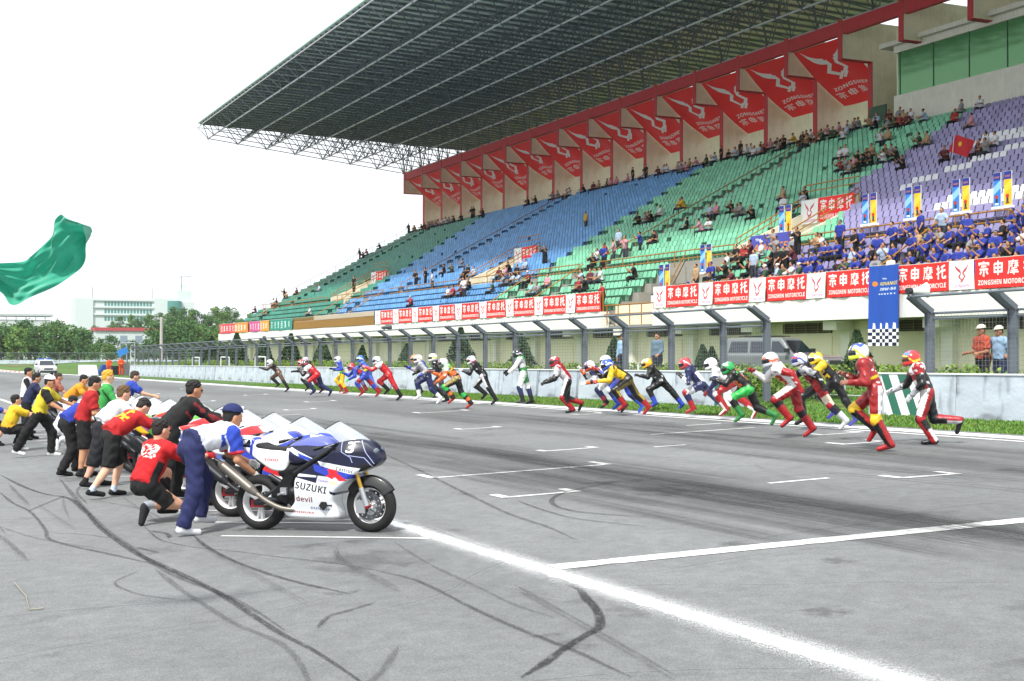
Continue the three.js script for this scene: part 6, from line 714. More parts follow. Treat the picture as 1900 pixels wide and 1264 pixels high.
const CREW = [ // X, Z, heading, pose, clothes, head, label
  [2.94, 14.42, -11, { lean: 68, bend: 10, nod: 8, Ra: [6, 52, 8, -4], La: [30, 66, 10, 0], Rl: [-2, -20, 8, 84], Ll: [36, -10, 12, 88], plant: 'R', size: 1.0 }, { shirtFn: (f, h, z) => h > .12 && f > -.02 ? BL : h > -.1 ? 0xdfe2ea : h > -.19 ? NV : 0xdfe2ea, shirt: BL, sleeve: ['t.32', ['s.2', BL, 0xd6dae6], 0xc02430], collar: 0x0c0c10, trousers: 0x1b2250, shoe: 0xd4d6da, sole: 0x8a8c92, sock: 0xc8ccd2, glove: 0xe4e4e2, skin: 0xc08a6a }, { hair: 0x100d0c, cap: [0x1c2558, 0x1c2558, 1, 0xe0e4ec] }, 'mechanic in blue-white shirt and backward cap holding bike number 3'],
  [2.66, 15.62, -8, { lean: 24, bend: 2, nod: 4, Ra: [66, 92, 6, -2], La: [74, 96, 10, 0], Rl: [58, -93, 4, -24], Ll: [106, -6, 12, 88], plant: 'R', kneel: 1, size: 1.0 }, { shirtFn: (f, h, z) => abs(z) > .1 && h < .1 && f > -.05 && f < .05 ? 0x0f0f12 : f < -.09 && h > .1 && h < .26 && vnoise(h * 60, z * 40, 2) > .5 ? 0xe8dcd8 : 0xb8151c, shirt: 0xb8151c, sleeve: 0xb8151c, trousers: 0x0f0f10, shorts: 2, collar: 0x101012, shoe: 0x191a1e, sock: 0x9aa0a8, glove: 0xb82228, skin: 0xd2a084 }, { hair: 0x191413, glasses: 0x0f1013 }, 'man in red shirt kneeling beside the motorcycles'],
  [3.32, 17.75, -10, { lean: 38, bend: 8, nod: 4, Ra: [52, 72, 12, -4], La: [62, 78, 12, -2], Rl: [-8, -14, 6, 84], Ll: [24, -8, 8, 86], plant: 'R', size: 1.0 }, { shirtFn: (f, h, z) => h > .26 && f > 0 ? 0xb02028 : h < -.15 ? 0x6a161c : abs(h - .12) < .012 && f > -.02 ? 0x8a1c24 : 0x0d0e10, shirt: 0x0d0e10, sleeve: ['s.93', 0x7a2028, 0x0d0e10], long: 1, trousers: 0x0e0f10, skin: 0xc08868 }, { hair: 0x15100f, glasses: 0x3a3c40 }, 'man in black jacket with red collar leaning over a motorcycle'],
  [2.6, 18.9, -12, { lean: 52, bend: 8, nod: 40, Ra: [60, 76, 10, 0], La: [70, 84, 10, 0], Rl: [-12, -38, 6, 82], Ll: [26, -12, 6, 86], plant: 'R', size: .98 }, { shirtFn: (f, h, z) => f < -.07 && h > .05 && h < .3 && vnoise(h * 24, z * 24, 4) > .55 ? 0xd8b428 : 0xb01a1e, shirt: 0xb01a1e, sleeve: 0xb01a1e, trousers: 0x101012, shorts: 1, collar: 0xd8c030, sock: 0xb8c4d4, shoe: 0x101012, skin: 0xdcae94 }, { hair: 0x1a1514 }, 'man in red shirt with yellow print and shorts, bent double'],
  [2.72, 20.5, -12, { lean: 40, bend: 8, nod: 10, Ra: [50, 66, 10, 0], La: [58, 72, 10, 0], Rl: [-14, -26, 6, 82], Ll: [20, -14, 6, 86], plant: 'R', size: 1 }, { shirtFn: (f, h, z) => 0xd8d9de, shirt: 0xd8d9de, sleeve: ['t.4', 0xd8d9de, 0xc8b8c0], tuck: 1, trousers: 0x101218, shorts: 2, shoe: 0x0f0f10, sock: 0x0f0f10, skin: 0xd4a08a }, { hair: 0x5a4228, style: 'spiky', glasses: 0x3a3034 }, 'man in white shirt and dark cropped trousers pushing a motorcycle'],
  [2.9, 22.4, -14, { lean: 16, bend: 4, nod: 14, Ra: [8, 72, 10, -6], La: [20, 80, 10, 0], Rl: [0, -8, 5, 86], Ll: [12, -6, 6, 86], plant: 'R', size: .99 }, { shirtFn: (f, h, z) => f > .06 && vnoise(h * 20, z * 20, 8) > .68 ? 0xd8b430 : 0xa51a1e, shirt: 0xa51a1e, sleeve: 0xa51a1e, collar: 0xd8c048, trousers: 0x101013, shorts: 1, shoe: 0x0e0e10, sock: 0x121214, skin: 0xc08e6e }, { hair: 0x120e0d }, 'man in dark red shirt with yellow collar standing upright'],
  [3.5, 24.6, -14, { lean: 14, nod: 6, Ra: [30, 60, 10, 0], La: [30, 60, 10, 0], Rl: [0, -4, 5, 86], Ll: [8, 0, 6, 86], plant: 'R', size: 1.02 }, { shirtFn: (f, h, z) => abs(z) > .1 ? 0x3a9a4a : 0xdcdfe0, shirt: 0xdcdfe0, sleeve: ['s.4', 0x3a9a4a, 0x101214], long: 1, trousers: 0x101013, skin: 0xd8aa8c }, { hair: 0xc8962e, style: 'spiky' }, 'blond person in white and green jacket behind dark red shirt'],
  [2.66, 22.9, -12, { lean: 50, bend: 8, nod: 30, Ra: [50, 70, 10, 0], La: [60, 78, 10, 0], Rl: [8, -30, 6, 84], Ll: [36, -4, 8, 86], plant: 'R', size: 1 }, { shirtFn: (f, h, z) => f < -.06 && h > .2 && h < .26 ? 0xd0d8e8 : 0x24389a, shirt: 0x24389a, sleeve: 0x24389a, trousers: 0x101012, skin: 0xd0a084 }, { hair: 0x130e0c }, 'man in royal blue shirt and black trousers bent forward'],
  [2.38, 27.9, -14, { lean: 20, bend: 4, nod: 8, Ra: [34, 62, 10, 0], La: [52, 70, 12, 0], Rl: [-34, -28, 6, 80], Ll: [30, -4, 8, 88], plant: 'R', size: 1.02 }, { shirtFn: (f, h, z) => f > .03 && h > .0 && h < .06 && abs(z) < .08 ? 0x8a3a22 : f > .05 && vnoise(h * 24, z * 20, 1) > .8 ? 0x6a3a20 : 0xd6c032, shirt: 0xd6c032, sleeve: ['s-.2', 0x0f0f10, 0xd6c032], trousers: 0x0f0f10, glove: 0x0f1012, shoe: 0xd0d2d4, sock: 0x0f0f10, skin: 0xb98466 }, { hair: 0x100d0c, cap: [0xe0e0e2, 0xc0343c, 0] }, 'man in yellow shirt and white cap with red brim, legs astride'],
  [4.75, 30.5, -14, { lean: 32, nod: 12, Ra: [50, 76, 10, 0], La: [50, 76, 10, 0], Rl: [0, -8, 5, 86], Ll: [14, -4, 6, 86], plant: 'R', size: 1 }, { shirt: 0x2440a0, sleeve: 0x2440a0, trousers: 0x101218, skin: 0xd0a084 }, { hair: 0x3a2c24, glasses: 0x0c0d0f }, 'man in blue shirt and sunglasses behind the white motorcycles'],
  [2.62, 29.9, -12, { lean: 24, nod: -4, Ra: [64, 78, 10, 0], La: [72, 84, 10, 0], Rl: [86, -30, 10, 82], Ll: [92, -26, 12, 82], plant: 'R', size: .98 }, { shirt: 0xd0a91e, sleeve: 0xd0a91e, shirtFn: (f, h, z) => h < -.02 ? 0xc89a1c : 0xd6b022, trousers: 0x0f0f11, shoe: 0xb8bcc0, skin: 0xd0a286 }, { hair: 0x191413 }, 'man in plain yellow shirt squatting by a rear wheel'],
  [2.3, 32.0, -12, { lean: 22, nod: 2, Ra: [60, 80, 10, 0], La: [68, 80, 10, 0], Rl: [84, -28, 10, 82], Ll: [90, -24, 12, 82], plant: 'R', size: .98 }, { shirtFn: (f, h, z) => h > .18 ? 0x2a44a8 : 0xc8c060, shirt: 0x2a44a8, sleeve: 0x2a44a8, trousers: 0x101015, shorts: 1, shoe: 0x19191b, skin: 0xcf9f82 }, { hair: 0x3a2e26, glasses: 0x0c0d0f }, 'man in blue and yellow shirt with sunglasses squatting at edge'],
  [4.0, 34.3, -6, { lean: 48, nod: 14, Ra: [40, 66, 20, 0], La: [50, 70, 20, 0], Rl: [0, -10, 5, 86], Ll: [16, -4, 6, 86], plant: 'R', size: 1 }, { shirt: 0xd08a1e, sleeve: 0xd08a1e, trousers: 0x131419, skin: 0xc8946e }, { hair: 0x0d0b0a }, 'person in orange shirt leaning over the far motorcycles'],
  [3.3, 36.4, -16, { lean: 8, nod: 2, Ra: [20, 40, 10, 0], La: [10, 40, 10, 0], Rl: [0, 0, 5, 86], Ll: [4, 0, 6, 86], plant: 'R', size: 1.02 }, { shirtFn: (f, h, z) => abs(z) > .1 ? 0xd8d8dc : h > .24 ? 0xa82430 : 0xe0e0e2, shirt: 0xd8d8dc, long: 1, sleeve: ['s.3', 0x101014, 0xd8d8dc], trousers: 0x101014, skin: 0xb98a6c }, { hair: 0x0c0a0b }, 'dark haired person in white and red jacket at far left'],
  [3.05, 33.6, -12, { lean: 26, nod: 6, Ra: [40, 60, 10, 0], La: [40, 60, 10, 0], Rl: [0, -8, 5, 86], Ll: [14, 0, 6, 86], plant: 'R', size: .98 }, { shirt: 0x1c2344, sleeve: 0x1c2344, trousers: 0x0e0f14, skin: 0xc29072 }, { hair: 0x0e0c0a }, 'man in dark navy shirt bending at far left'],
  [4.0, 37.6, -12, { lean: 24, nod: 10, Ra: [40, 60, 10, 0], La: [40, 60, 10, 0], Rl: [0, -8, 5, 86], Ll: [14, 0, 6, 86], plant: 'R', size: .94 }, { shirt: 0x9a5a4a, sleeve: 0x9a5a4a, trousers: 0x141519, skin: 0xc29072 }, { hair: 0x3a2a22 }, 'brown haired person behind the orange shirt at far left'],
  [3.2, 28.9, -10, { lean: 30, nod: 20, Ra: [56, 80, 10, 0], La: [66, 84, 10, 0], Rl: [60, -90, 6, -10], Ll: [92, -4, 12, 88], plant: 'R', kneel: 1, size: .98 }, { shirt: 0xdcdee2, sleeve: 0xdcdee2, trousers: 0xd6d8de, shoe: 0xdcdedf, skin: 0xc89474 }, { hair: 0x100e0d }, 'person in white trousers kneeling behind the yellow-shirted man'],
  // officials away from the bikes
  [19.3, 133.5, -95, { lean: 0, nod: 0, Ra: [6, 20, 8], La: [10, 70, 8, -10], Rl: [0, 0, 5, 88], Ll: [2, 0, 5, 88], plant: 'R', size: .98 }, { shirt: 0xd8501e, sleeve: 0xd8501e, long: 1, trousers: 0xd04c1c, skin: 0xb88466 }, { hair: 0x0d0b0a }, 'marshal in orange overalls beside the blue and white tyre stack'],
  [19.7, 128.8, -95, { lean: 0, nod: 0, Ra: [10, 90, 20, -40], La: [10, 90, 20, -40], Rl: [0, 0, 5, 88], Ll: [2, 0, 6, 88], plant: 'R', size: 1.0 }, { shirt: 0xdc4a1c, sleeve: 0xdc4a1c, long: 1, trousers: 0xd04a1c, skin: 0xb88466 }, { hair: 0x0d0b0a }, 'marshal in orange overalls with folded arms near the wall end'],
  [24, 42.5, 200, { lean: 0, nod: 0, Ra: [2, 10, 8], La: [2, 10, 8], Rl: [0, 0, 5, 88], Ll: [2, 0, 5, 88], plant: 'R', size: 1 }, { shirt: 0x8fb0cf, sleeve: 0x8fb0cf, long: 1, trousers: 0x2a2f40, skin: 0xb88466, tuck: 1 }, { hair: 0x0d0b0a, cap: [0x2a2f3c, 0x101216, 0] }, 'guard in pale blue shirt and peaked cap behind the fence'],
  [24, 40.1, 200, { lean: 0, nod: 0, Ra: [2, 10, 8], La: [2, 60, 8], Rl: [0, 0, 5, 88], Ll: [2, 0, 5, 88], plant: 'R', size: 1 }, { shirt: 0x5f7688, sleeve: 0x5f7688, long: 1, trousers: 0x2a2f40, skin: 0xb88466 }, { hair: 0x0d0b0a }, 'guard in grey-blue shirt half hidden by a fence post'],
  [23.5, 24.4, 176, { lean: 2, nod: 6, Ra: [6, 80, 8], La: [6, 80, 8], Rl: [0, 0, 5, 88], Ll: [2, 0, 5, 88], plant: 'R', size: 1 }, { shirtFn: (f, h, z) => (floor(h * 26) + floor(z * 26)) & 1 ? 0xb04428 : 0x7c3424, shirt: 0xac4428, sleeve: 0xac4428, trousers: 0x19151c, skin: 0x9c6c50 }, { hair: 0x0d0b0a, cap: [0xd8d2c0, 0xc8c2b0, 0] }, 'man in orange checked shirt and pale cap behind the fence'],
  [23.7, 24.05, 178, { lean: 2, nod: 6, Ra: [-10, 20, 20], La: [-20, 60, 30, 20], Rl: [0, 0, 6, 88], Ll: [2, 0, 6, 88], plant: 'R', size: .97 }, { shirt: 0x86a2c0, sleeve: 0x86a2c0, trousers: 0x232c48, skin: 0x9c6c50 }, { hair: 0x0d0b0a, cap: [0xe2dcc8, 0xd0cab8, 0] }, 'man in light blue shirt and pale cap behind the fence'],
];
CREW.forEach(([X, Z, hd, p, c, h, label], i) => { if (i > 2 && i < 17) p.size *= .965; if (i < 17) { hd += [22, 30, 16, 26, 20, 10, 12, 26, -6, 10, 24, 22, -14, 0, 10, 6, 20][i]; p.wide = .19; } const J = joints(p), cell = Z < 20 ? .0125 : Z < 32 ? .016 : .022, t = person('person', label, 'person', X, Z, hd, J, casual(J, c, cell), clothMat, i < 17 ? 'crew holding the bikes' : undefined); dress(t, J, { ...h }); });
// ---------------------------------------------------------------- spectators
{
  const SP = { s: [{ lean: 6, nod: 6, Ra: [30, 70, 8, -10], La: [28, 64, 8, -10], Rl: [82, 2, 6, 86], Ll: [86, -4, 6, 86] }, { lean: 24, nod: 10, Ra: [40, 80, 6, -20], La: [44, 90, 6, -20], Rl: [84, -6, 10, 84], Ll: [80, 4, 8, 86] }, { lean: -6, nod: 2, Ra: [10, 50, 14], La: [24, 96, 10, -30], Rl: [86, 10, 8, 90], Ll: [84, -2, 4, 86] }, { lean: 14, nod: 0, Ra: [50, 140, 14, -20], La: [50, 140, 14, -20], Rl: [82, 2, 6, 86], Ll: [86, -4, 8, 86] }], t: [{ lean: 2, nod: 4, Ra: [4, 20, 10], La: [6, 30, 10], Rl: [-2, -2, 5, 86], Ll: [6, 0, 5, 86] }, { lean: 6, nod: 4, Ra: [60, 140, 20, -20], La: [56, 138, 20, -20], Rl: [0, -2, 6, 86], Ll: [8, 0, 6, 86] }, { lean: 10, nod: 10, Ra: [20, 60, 24, -10], La: [24, 64, 24, -10], Rl: [0, -4, 6, 86], Ll: [12, 0, 6, 86] }] };
  const COL = { k: ['black', 0x101114, 0x101014], white: ['white', 0xd2d4d8, 0x2a2c36], blue: ['royal blue', 0x23348e, 0x15161b], grey: ['grey', 0x85878c, 0x2c2e36], red: ['red', 0x9c2028, 0x16161a], mar: ['maroon', 0x5a242c, 0x15161a], yel: ['yellow', 0xcaa22a, 0x2c2e36], pale: ['pale blue', 0x9fb4cc, 0x30343e], tan: ['tan', 0xa88c6a, 0x33343a], pink: ['pink', 0xc48a98, 0x34343c], green: ['dark green', 0x2f4a38, 0x16171a] };
  const memo = new Map(), geo = (t, v, c, cp) => { const k = t + v + c + cp; if (!memo.has(k)) { const p = { ...SP[t][v], center: 1, low: t === 's' ? -.02 : undefined }, J = joints(p); memo.set(k, casual(J, { shirt: COL[c][1], sleeve: COL[c][1], trousers: COL[c][2], skin: [0xb98868, 0xa87858][v % 2], hair: 0x0d0b0c, cap: cp ? (c === 'blue' ? 0x26327a : 0xd8d8d8) : null, brim: cp && c === 'blue' ? 0xd8c030 : null }, .037, true)[0]); } return memo.get(k); };
  const r = rng(909), m = clothMat, mixC = ['k', 'k', 'white', 'white', 'grey', 'grey', 'tan', 'pale', 'mar', 'pink', 'green', 'k', 'red'];
  const zone = (tier, j, Z) => tier ? (j > 19 ? (Z > 140 ? 'on the top row by the far roof end' : Z > 105 ? 'on the top row below the far banners' : Z > 86 ? 'on the top row above the blue seats' : Z > 72 ? 'on the top row below the nearest banners' : 'on the top row near the glazed booth') : j > 9 ? (Z > 100 ? 'high on the far tier' : Z > 66 ? 'high among the green seats' : 'high near the purple and green seats') : j > 3 ? (Z > 90 ? 'midway up the far tier' : 'midway up among green seats') : (Z > 100 ? 'beside the far walkway rail' : Z > 84 ? 'beside the walkway rail at mid stand' : 'beside the walkway rail above green seats')) : (Z > 120 ? 'low at the far end of the stand' : Z > 90 ? 'low in front of the blue seats' : Z > 66 ? 'low in front of the green seats' : Z > 52 ? 'in the front rows beside the advertising boards' : 'in the crowd above the front banners');
  const sit = (tier, j, Z, t, c, cp = 0, jit = 1) => { if (c === 'mix') c = mixC[floor(r() * mixC.length)]; const v = floor(r() * SP[t].length), X = (tier ? upX(j) : loX(min(j, 4))) + (t === 's' ? -.02 : -.2), Y = (tier ? upY(j) + (j > 21 ? .02 : 0) : loY(min(j, 4))) + (t === 's' ? .5 : 0), o = new THREE.Mesh(geo(t, v, c, cp), m); o.name = numbered('spectator'); o.position.copy(W(X, Y, Z)); o.rotation.y = PI + (r() - .5) * 1.1; o.scale.setScalar(.93 + .12 * r()); o.castShadow = o.receiveShadow = true; tag(o, `${COL[c][0]}-shirted spectator ${t === 's' ? 'seated' : 'standing'}${cp ? ' in a cap' : ''} ${zone(tier, j, Z)}`, 'person', 'spectators in the grandstand'); scene.add(o); };
  const U = [['t', 'k', [[22, 159.8], [22, 139.5], [22, 139.1], [22, 103.5], [22, 101.2], [22, 86.9], [22, 89.6], [2, 160], [14, 160], [2, 133.2], [1, 113.1], [1, 110.8]]], ['s', 'k', [[22, 136.8], [22, 142.9], [22, 125.2], [22, 123.4]]], ['s', 'red', [[22, 84.6], [20, 67], [18, 60.7]]], ['t', 'yel', [[10, 94.3]]], ['s', 'yel', [[10, 80.7], [10, 80], [22, 80.2]]], ['s', 'white', [[11, 52.4], [11, 51.8]]], ['t', 'white', [[0, 107.1]]], ['t', 'blue', [[0, 76.8], [2, 74.9]]], ['t', 'mix', [[1, 76.9], [3, 79.1], [1, 75.4], [2, 88.7]]],
    ['s', 'mix', [[22, 155.4], [22, 154.6], [22, 153.8], [22, 153.1], [22, 152.4], [22, 151.7], [22, 151], [22, 150.3], [22, 149.6], [22, 148.8], [22, 148.1], [22, 147.4], [22, 146.7], [22, 146], [22, 145.1], [22, 119.6], [22, 118.2], [22, 116.7], [22, 115.8], [22, 112.8], [22, 111.2], [22, 110], [22, 107.9], [22, 106.8], [22, 99.3], [22, 98.6], [22, 97.9], [22, 96.3], [22, 95.6], [21, 94.3], [22, 93.2], [22, 94.6], [21, 93.6], [22, 91.9], [22, 88.9], [22, 87.6], [22, 85.7], [22, 83.2], [21, 84.3], [21, 83.6], [21, 83], [22, 81.6], [21, 80.5], [22, 79.4], [22, 78.1], [21, 77.9], [22, 75.2], [22, 74.3], [22, 73.7], [22, 73.1], [22, 72.1], [22, 70], [22, 69.1], [20, 68.3], [20, 67.6], [20, 66.5], [21, 67.8], [21, 67.1], [20, 64.8], [20, 61.9], [20, 60.2], [14, 60], [14, 59.4], [15, 68.2], [15, 67.6], [10, 54.5], [10, 52.2], [10, 51.6], [12, 65], [12, 64.4], [12, 63.8], [12, 62.9], [12, 62.3], [12, 61.2], [13, 62.1], [13, 61.4], [12, 60.1], [10, 57.8], [8, 82.4], [8, 81.8], [7, 73.1], [7, 72.4], [7, 70.7], [6, 68.9], [6, 68.3], [5, 73.5], [4, 70.4], [4, 69.5], [3, 74.8], [6, 64.3], [6, 62.5], [7, 63.2], [2, 159.6], [3, 158], [0, 159], [0, 158.2], [3, 148.9], [15, 159.8], [14, 159.2], [17, 159.7], [22, 158.6], [22, 158], [3, 110.8], [3, 109], [4, 108.3], [2, 103.6], [1, 100.4], [0, 100.6], [1, 102], [0, 93.4], [0, 92.6], [1, 93.4], [0, 90.6], [1, 90.6], [0, 78.6], [1, 79.4], [2, 79.6], [3, 74.8], [8, 83.5], [8, 82.4], [9, 81.9]]]];
  for (const [t, c, l] of U) for (const [j, Z] of l) sit(1, j, Z, t, c);
  for (const [j, Z] of [[4, 160], [3, 152], [4, 94.6], [3, 97], [3, 95.8], [3, 94.1], [2, 102.9], [2, 131.6], [4, 86.3], [4, 85.4], [2, 80.2], [2, 79.3], [3, 79.6], [3, 74.6], [3, 73.7], [3, 73], [3, 72.2], [3, 68.1], [4, 88], [4, 87.3], [3, 88.6], [4, 84.2], [2, 73.6], [2, 72.6]]) sit(0, j, Z, 's', 'mix', r() < .2 ? 1 : 0);
  sit(0, 3, 93.2, 't', 'white'); sit(0, 0, 67.3, 't', 'red');
  for (const [j, Z] of [[22, 71.4], [21, 70.4], [22, 76.4], [21, 76], [22, 78.8], [22, 82.3], [21, 81.2], [22, 86.3], [22, 90.6], [22, 101.9], [22, 104.6], [22, 108.6], [21, 74.8], [21, 73.5], [20, 72.8], [17, 66.2], [17, 65.5], [13, 64.6], [13, 63.6], [14, 64], [11, 63.3], [11, 62.4], [16, 57.6], [8, 66.4], [5, 66.2]]) sit(1, j, Z, 's', 'mix');
  for (let i = 0; i < 5; i++) for (let Z = 36.4; Z < 59; Z += .66) { // the packed block above the front banners
    if (r() < (Z > 52 ? .5 : i === 4 ? .45 : .22)) continue; const blue = Z < 51.5 ? r() < .78 : r() < .12, cp = blue ? r() < .6 : r() < .15, st = r() < (i > 2 ? .32 : i ? .1 : .03); sit(0, i, Z + (r() - .5) * .25, st ? 't' : 's', blue ? 'blue' : 'mix', cp ? 1 : 0);
  }
}
// ---------------------------------------------------------------- cars
function slabGeo(list, cell) { const g = meshSDF(list, cell); g.deleteAttribute('color'); return g; }
const glassDark = mat(0x1d2530, .08, { clearcoat: 1 }), tyreMat = mat(0x18181a, .8), hub = mat(0xa8acb0, .4, { metalness: .6 });
function wheels(t, xs, y, z, R) { for (const x of xs) for (const s of [-1, 1]) { const w = new THREE.Group(); w.name = 'wheel'; w.position.set(x, y, s * z); t.add(w); mesh('tyre', new THREE.TorusGeometry(R * .78, R * .24, 10, 24).scale(1, 1, 1.3), tyreMat, w); mesh('rim', new THREE.CylinderGeometry(R * .6, R * .6, .16, 18).rotateX(PI / 2), hub, w); } }
function pane(t, name, pts, m = glassDark) { const [a, b, c, d] = pts.map((p) => V3(...p)); mb().face(a, b, c, d).build(name, m, t); }
const suvProfile = smooth([[-2.2, .55], [-2.25, .95], [-2.1, 1.05], [-1.95, 1.62], [-1.7, 1.7], [.2, 1.7], [.45, 1.64], [.95, 1.12], [2.0, 1.02], [2.2, .9], [2.2, .5], [1.6, .4], [-1.6, .4]], 4);
const suvW = (x, y) => y > 1.05 ? mix(.84, .66, (y - 1.05) / .65) : .86 - .05 * sstep(1.6, 2.25, abs(x));
const suvGeo = slabGeo([slab(suvProfile, suvW, .07)], .035);
function suv(label, X, Z, turn, body) {
  const t = thing('parked_truck', label, 'car', W(X, gy(X, Z), Z), turn * D2R), bm = mat(body, .3, { clearcoat: .8 }), wz = (y) => suvW(0, y) + .004; mesh('body', suvGeo, bm, t); wheels(t, [-1.35, 1.4], .36, .8, .36);
  for (const s of [-1, 1]) for (const [a, b, c, d] of [[-1.8, -.95, -1.0, -1.72], [-.85, -.02, -.05, -.88], [.05, .78, .32, .03]]) pane(t, 'side_window', [[a, 1.14, s * wz(1.14)], [b, 1.14, s * wz(1.14)], [c, 1.56, s * wz(1.56)], [d, 1.56, s * wz(1.56)]]);
  pane(t, 'windscreen', [[.935, 1.16, -.72], [.935, 1.16, .72], [.53, 1.6, .58], [.53, 1.6, -.58]]); pane(t, 'rear_window', [[-2.1, 1.12, -.7], [-2.1, 1.12, .7], [-1.99, 1.58, .58], [-1.99, 1.58, -.58]]);
  for (const s of [-1, 1]) { mesh('headlight', new THREE.SphereGeometry(.13, 12, 8).scale(.4, .7, 1.2).translate(2.18, .8, s * .6), lens, t); mb().lbox(.72, .86, 1.16, 1.3, s > 0 ? .88 : -1.06, s > 0 ? 1.06 : -.88).build('mirror', mat(0x26282c, .5), t); mb().tube(V3(-1.5, 1.76, s * .5), V3(.1, 1.76, s * .5), .02).build('roof_rail', mat(0x2a2c30, .5), t); }
  mb().lbox(2.18, 2.27, .44, .62, -.8, .8).lbox(2.19, 2.24, .7, .86, -.42, .42).build('bumper', mat(0x3a3c40, .6), t); return t;
}
{
  const t = suv('silver four-wheel-drive with roof lamp parked behind the fence', 27.4, 37.4, -66, 0x6d7375); t.scale.setScalar(.9); const k = mat(0x232529, .4); for (const x of [-1.2, -.2]) mb().tube(V3(x, 1.76, -.62), V3(x, 1.76, .62), .025).build('roof_bar', k, t); mb().tube(V3(-.7, 1.72, 0), V3(-.7, 1.9, 0), .05).add(new THREE.SphereGeometry(.14, 14, 10).translate(-.7, 1.98, 0)).build('beacon_lamp', k, t);
  const s = suv('white course car with blue light bar far down the straight', 14.6, 143, -88, 0xc4cace); s.name = numbered('course_car'); mb().lbox(-.5, -.2, 1.72, 1.84, -.62, -.1).lbox(-.5, -.2, 1.72, 1.84, .1, .62).build('light_bar', mat(0x2c62c8, .3, { clearcoat: 1 }), s); mb().lbox(-.45, -.25, 1.7, 1.8, -.1, .1).build('light_bar_centre', mat(0xd8dadd, .4), s); for (const z of [-1, 1]) mesh('indicator', new THREE.SphereGeometry(.12, 10, 8).scale(.4, .6, 1).translate(2.17, .78, z * .78), mat(0xe08a2a, .3), s);
}
// tyre stacks by the marshals
{ const o = thing('tyre_barrier', 'white and blue covered tyre barrier at the wall end', 'barrier', W(19.6, gy(19.6, 136), 136), 0); mb().hexa([V3(-2.6, 0, .8), V3(-.9, 0, .8), V3(-.9, 0, -.8), V3(-2.6, 0, -.8), V3(-2.6, 1, .8), V3(-1.1, 1, .8), V3(-1.1, 1, -.8), V3(-2.6, 1, -.8)]).build('white_cover', mat(0xdfe3e6, .7), o); mb().hexa([V3(-.89, 0, .8), V3(.5, 0, .8), V3(.5, 0, -.8), V3(-.89, 0, -.8), V3(-.5, 1.02, .8), V3(.3, 1.02, .8), V3(.3, 1.02, -.8), V3(-.5, 1.02, -.8)]).build('blue_cover', mat(0x24458e, .7), o); mb().lbox(.52, 1.2, 0, .9, -.7, .7).build('black_tyres', mat(0x2c2c2e, .9), o);
  const f = thing('blue_flag', 'blue and white flag at the far end of the fence', 'flag', W(21, gy(20.6, 131) + 1.9, 131)), g = new THREE.PlaneGeometry(1.0, .6, 8, 4), P = g.attributes.position; for (let i = 0; i < P.count; i++) P.setZ(i, .1 * sin(P.getX(i) * 5)); g.computeVertexNormals(); g.rotateZ(.5); mesh('cloth', g.translate(-.7, .3, 0), mat(0x3a86d0, .8), f); mb().tube(V3(0, -1.6, 0), V3(.05, .9, 0), .03).build('staff', mat(0xd8dadc, .6), f);
  const gt = thing('fence_gate', 'open steel gate frame where the long wall ends', 'gate', W(20.8, gy(20.6, 131.5), 131.5)), gm = mat(0x8a9298, .5); for (const z of [-4, -.2, 4.4]) mb().tube(V3(0, 0, z), V3(0, 3.1, z), .09).build('post', gm, gt); mb().tube(V3(0, 3.05, -4), V3(0, 3.05, 4.4), .06).build('top_rail', gm, gt); mb().lbox(-.1, .1, 0, 1.1, -3.8, 4.2).build('low_panel', mat(0x5a5c5e, .8), gt);
}
// ---------------------------------------------------------------- vegetation
const leafMat = new THREE.MeshPhysicalMaterial({ vertexColors: true, roughness: .8, side: THREE.DoubleSide });
function leafCloud(n, place, size, base, seed, vary = .35) { // many small leaf faces spread through a crown
  const r = rng(seed), p = [], c = [], ix = [], nn = []; const q = new THREE.Quaternion(), e = new THREE.Euler(), v = V3(0, 0, 0);
  for (let k = 0; k < n; k++) { const o = place(r, k); if (!o) continue; const s = size * (.6 + .8 * r()); q.setFromEuler(e.set(r() * 6.3, r() * 6.3, r() * 6.3)); const b = p.length / 3, t = 1 - vary / 2 + vary * r(), hu = r(); for (const [x, y, z] of [[-.5, 0, 0], [0, -.35, .06], [.5, 0, 0], [0, .35, .06]]) { v.set(x * s, y * s, z * s).applyQuaternion(q); p.push(o.x + v.x, o.y + v.y, o.z + v.z); c.push(base[0] * t * (.85 + .4 * hu), base[1] * t, base[2] * t * (1.15 - .4 * hu)); } ix.push(b, b + 1, b + 2, b, b + 2, b + 3); }
  const g = new THREE.BufferGeometry(); g.setAttribute('position', new THREE.Float32BufferAttribute(p, 3)); g.setAttribute('color', new THREE.Float32BufferAttribute(c, 3)); g.setIndex(ix); g.computeVertexNormals(); return g;
}
const bark = mat(0x5a4c3e, .95);
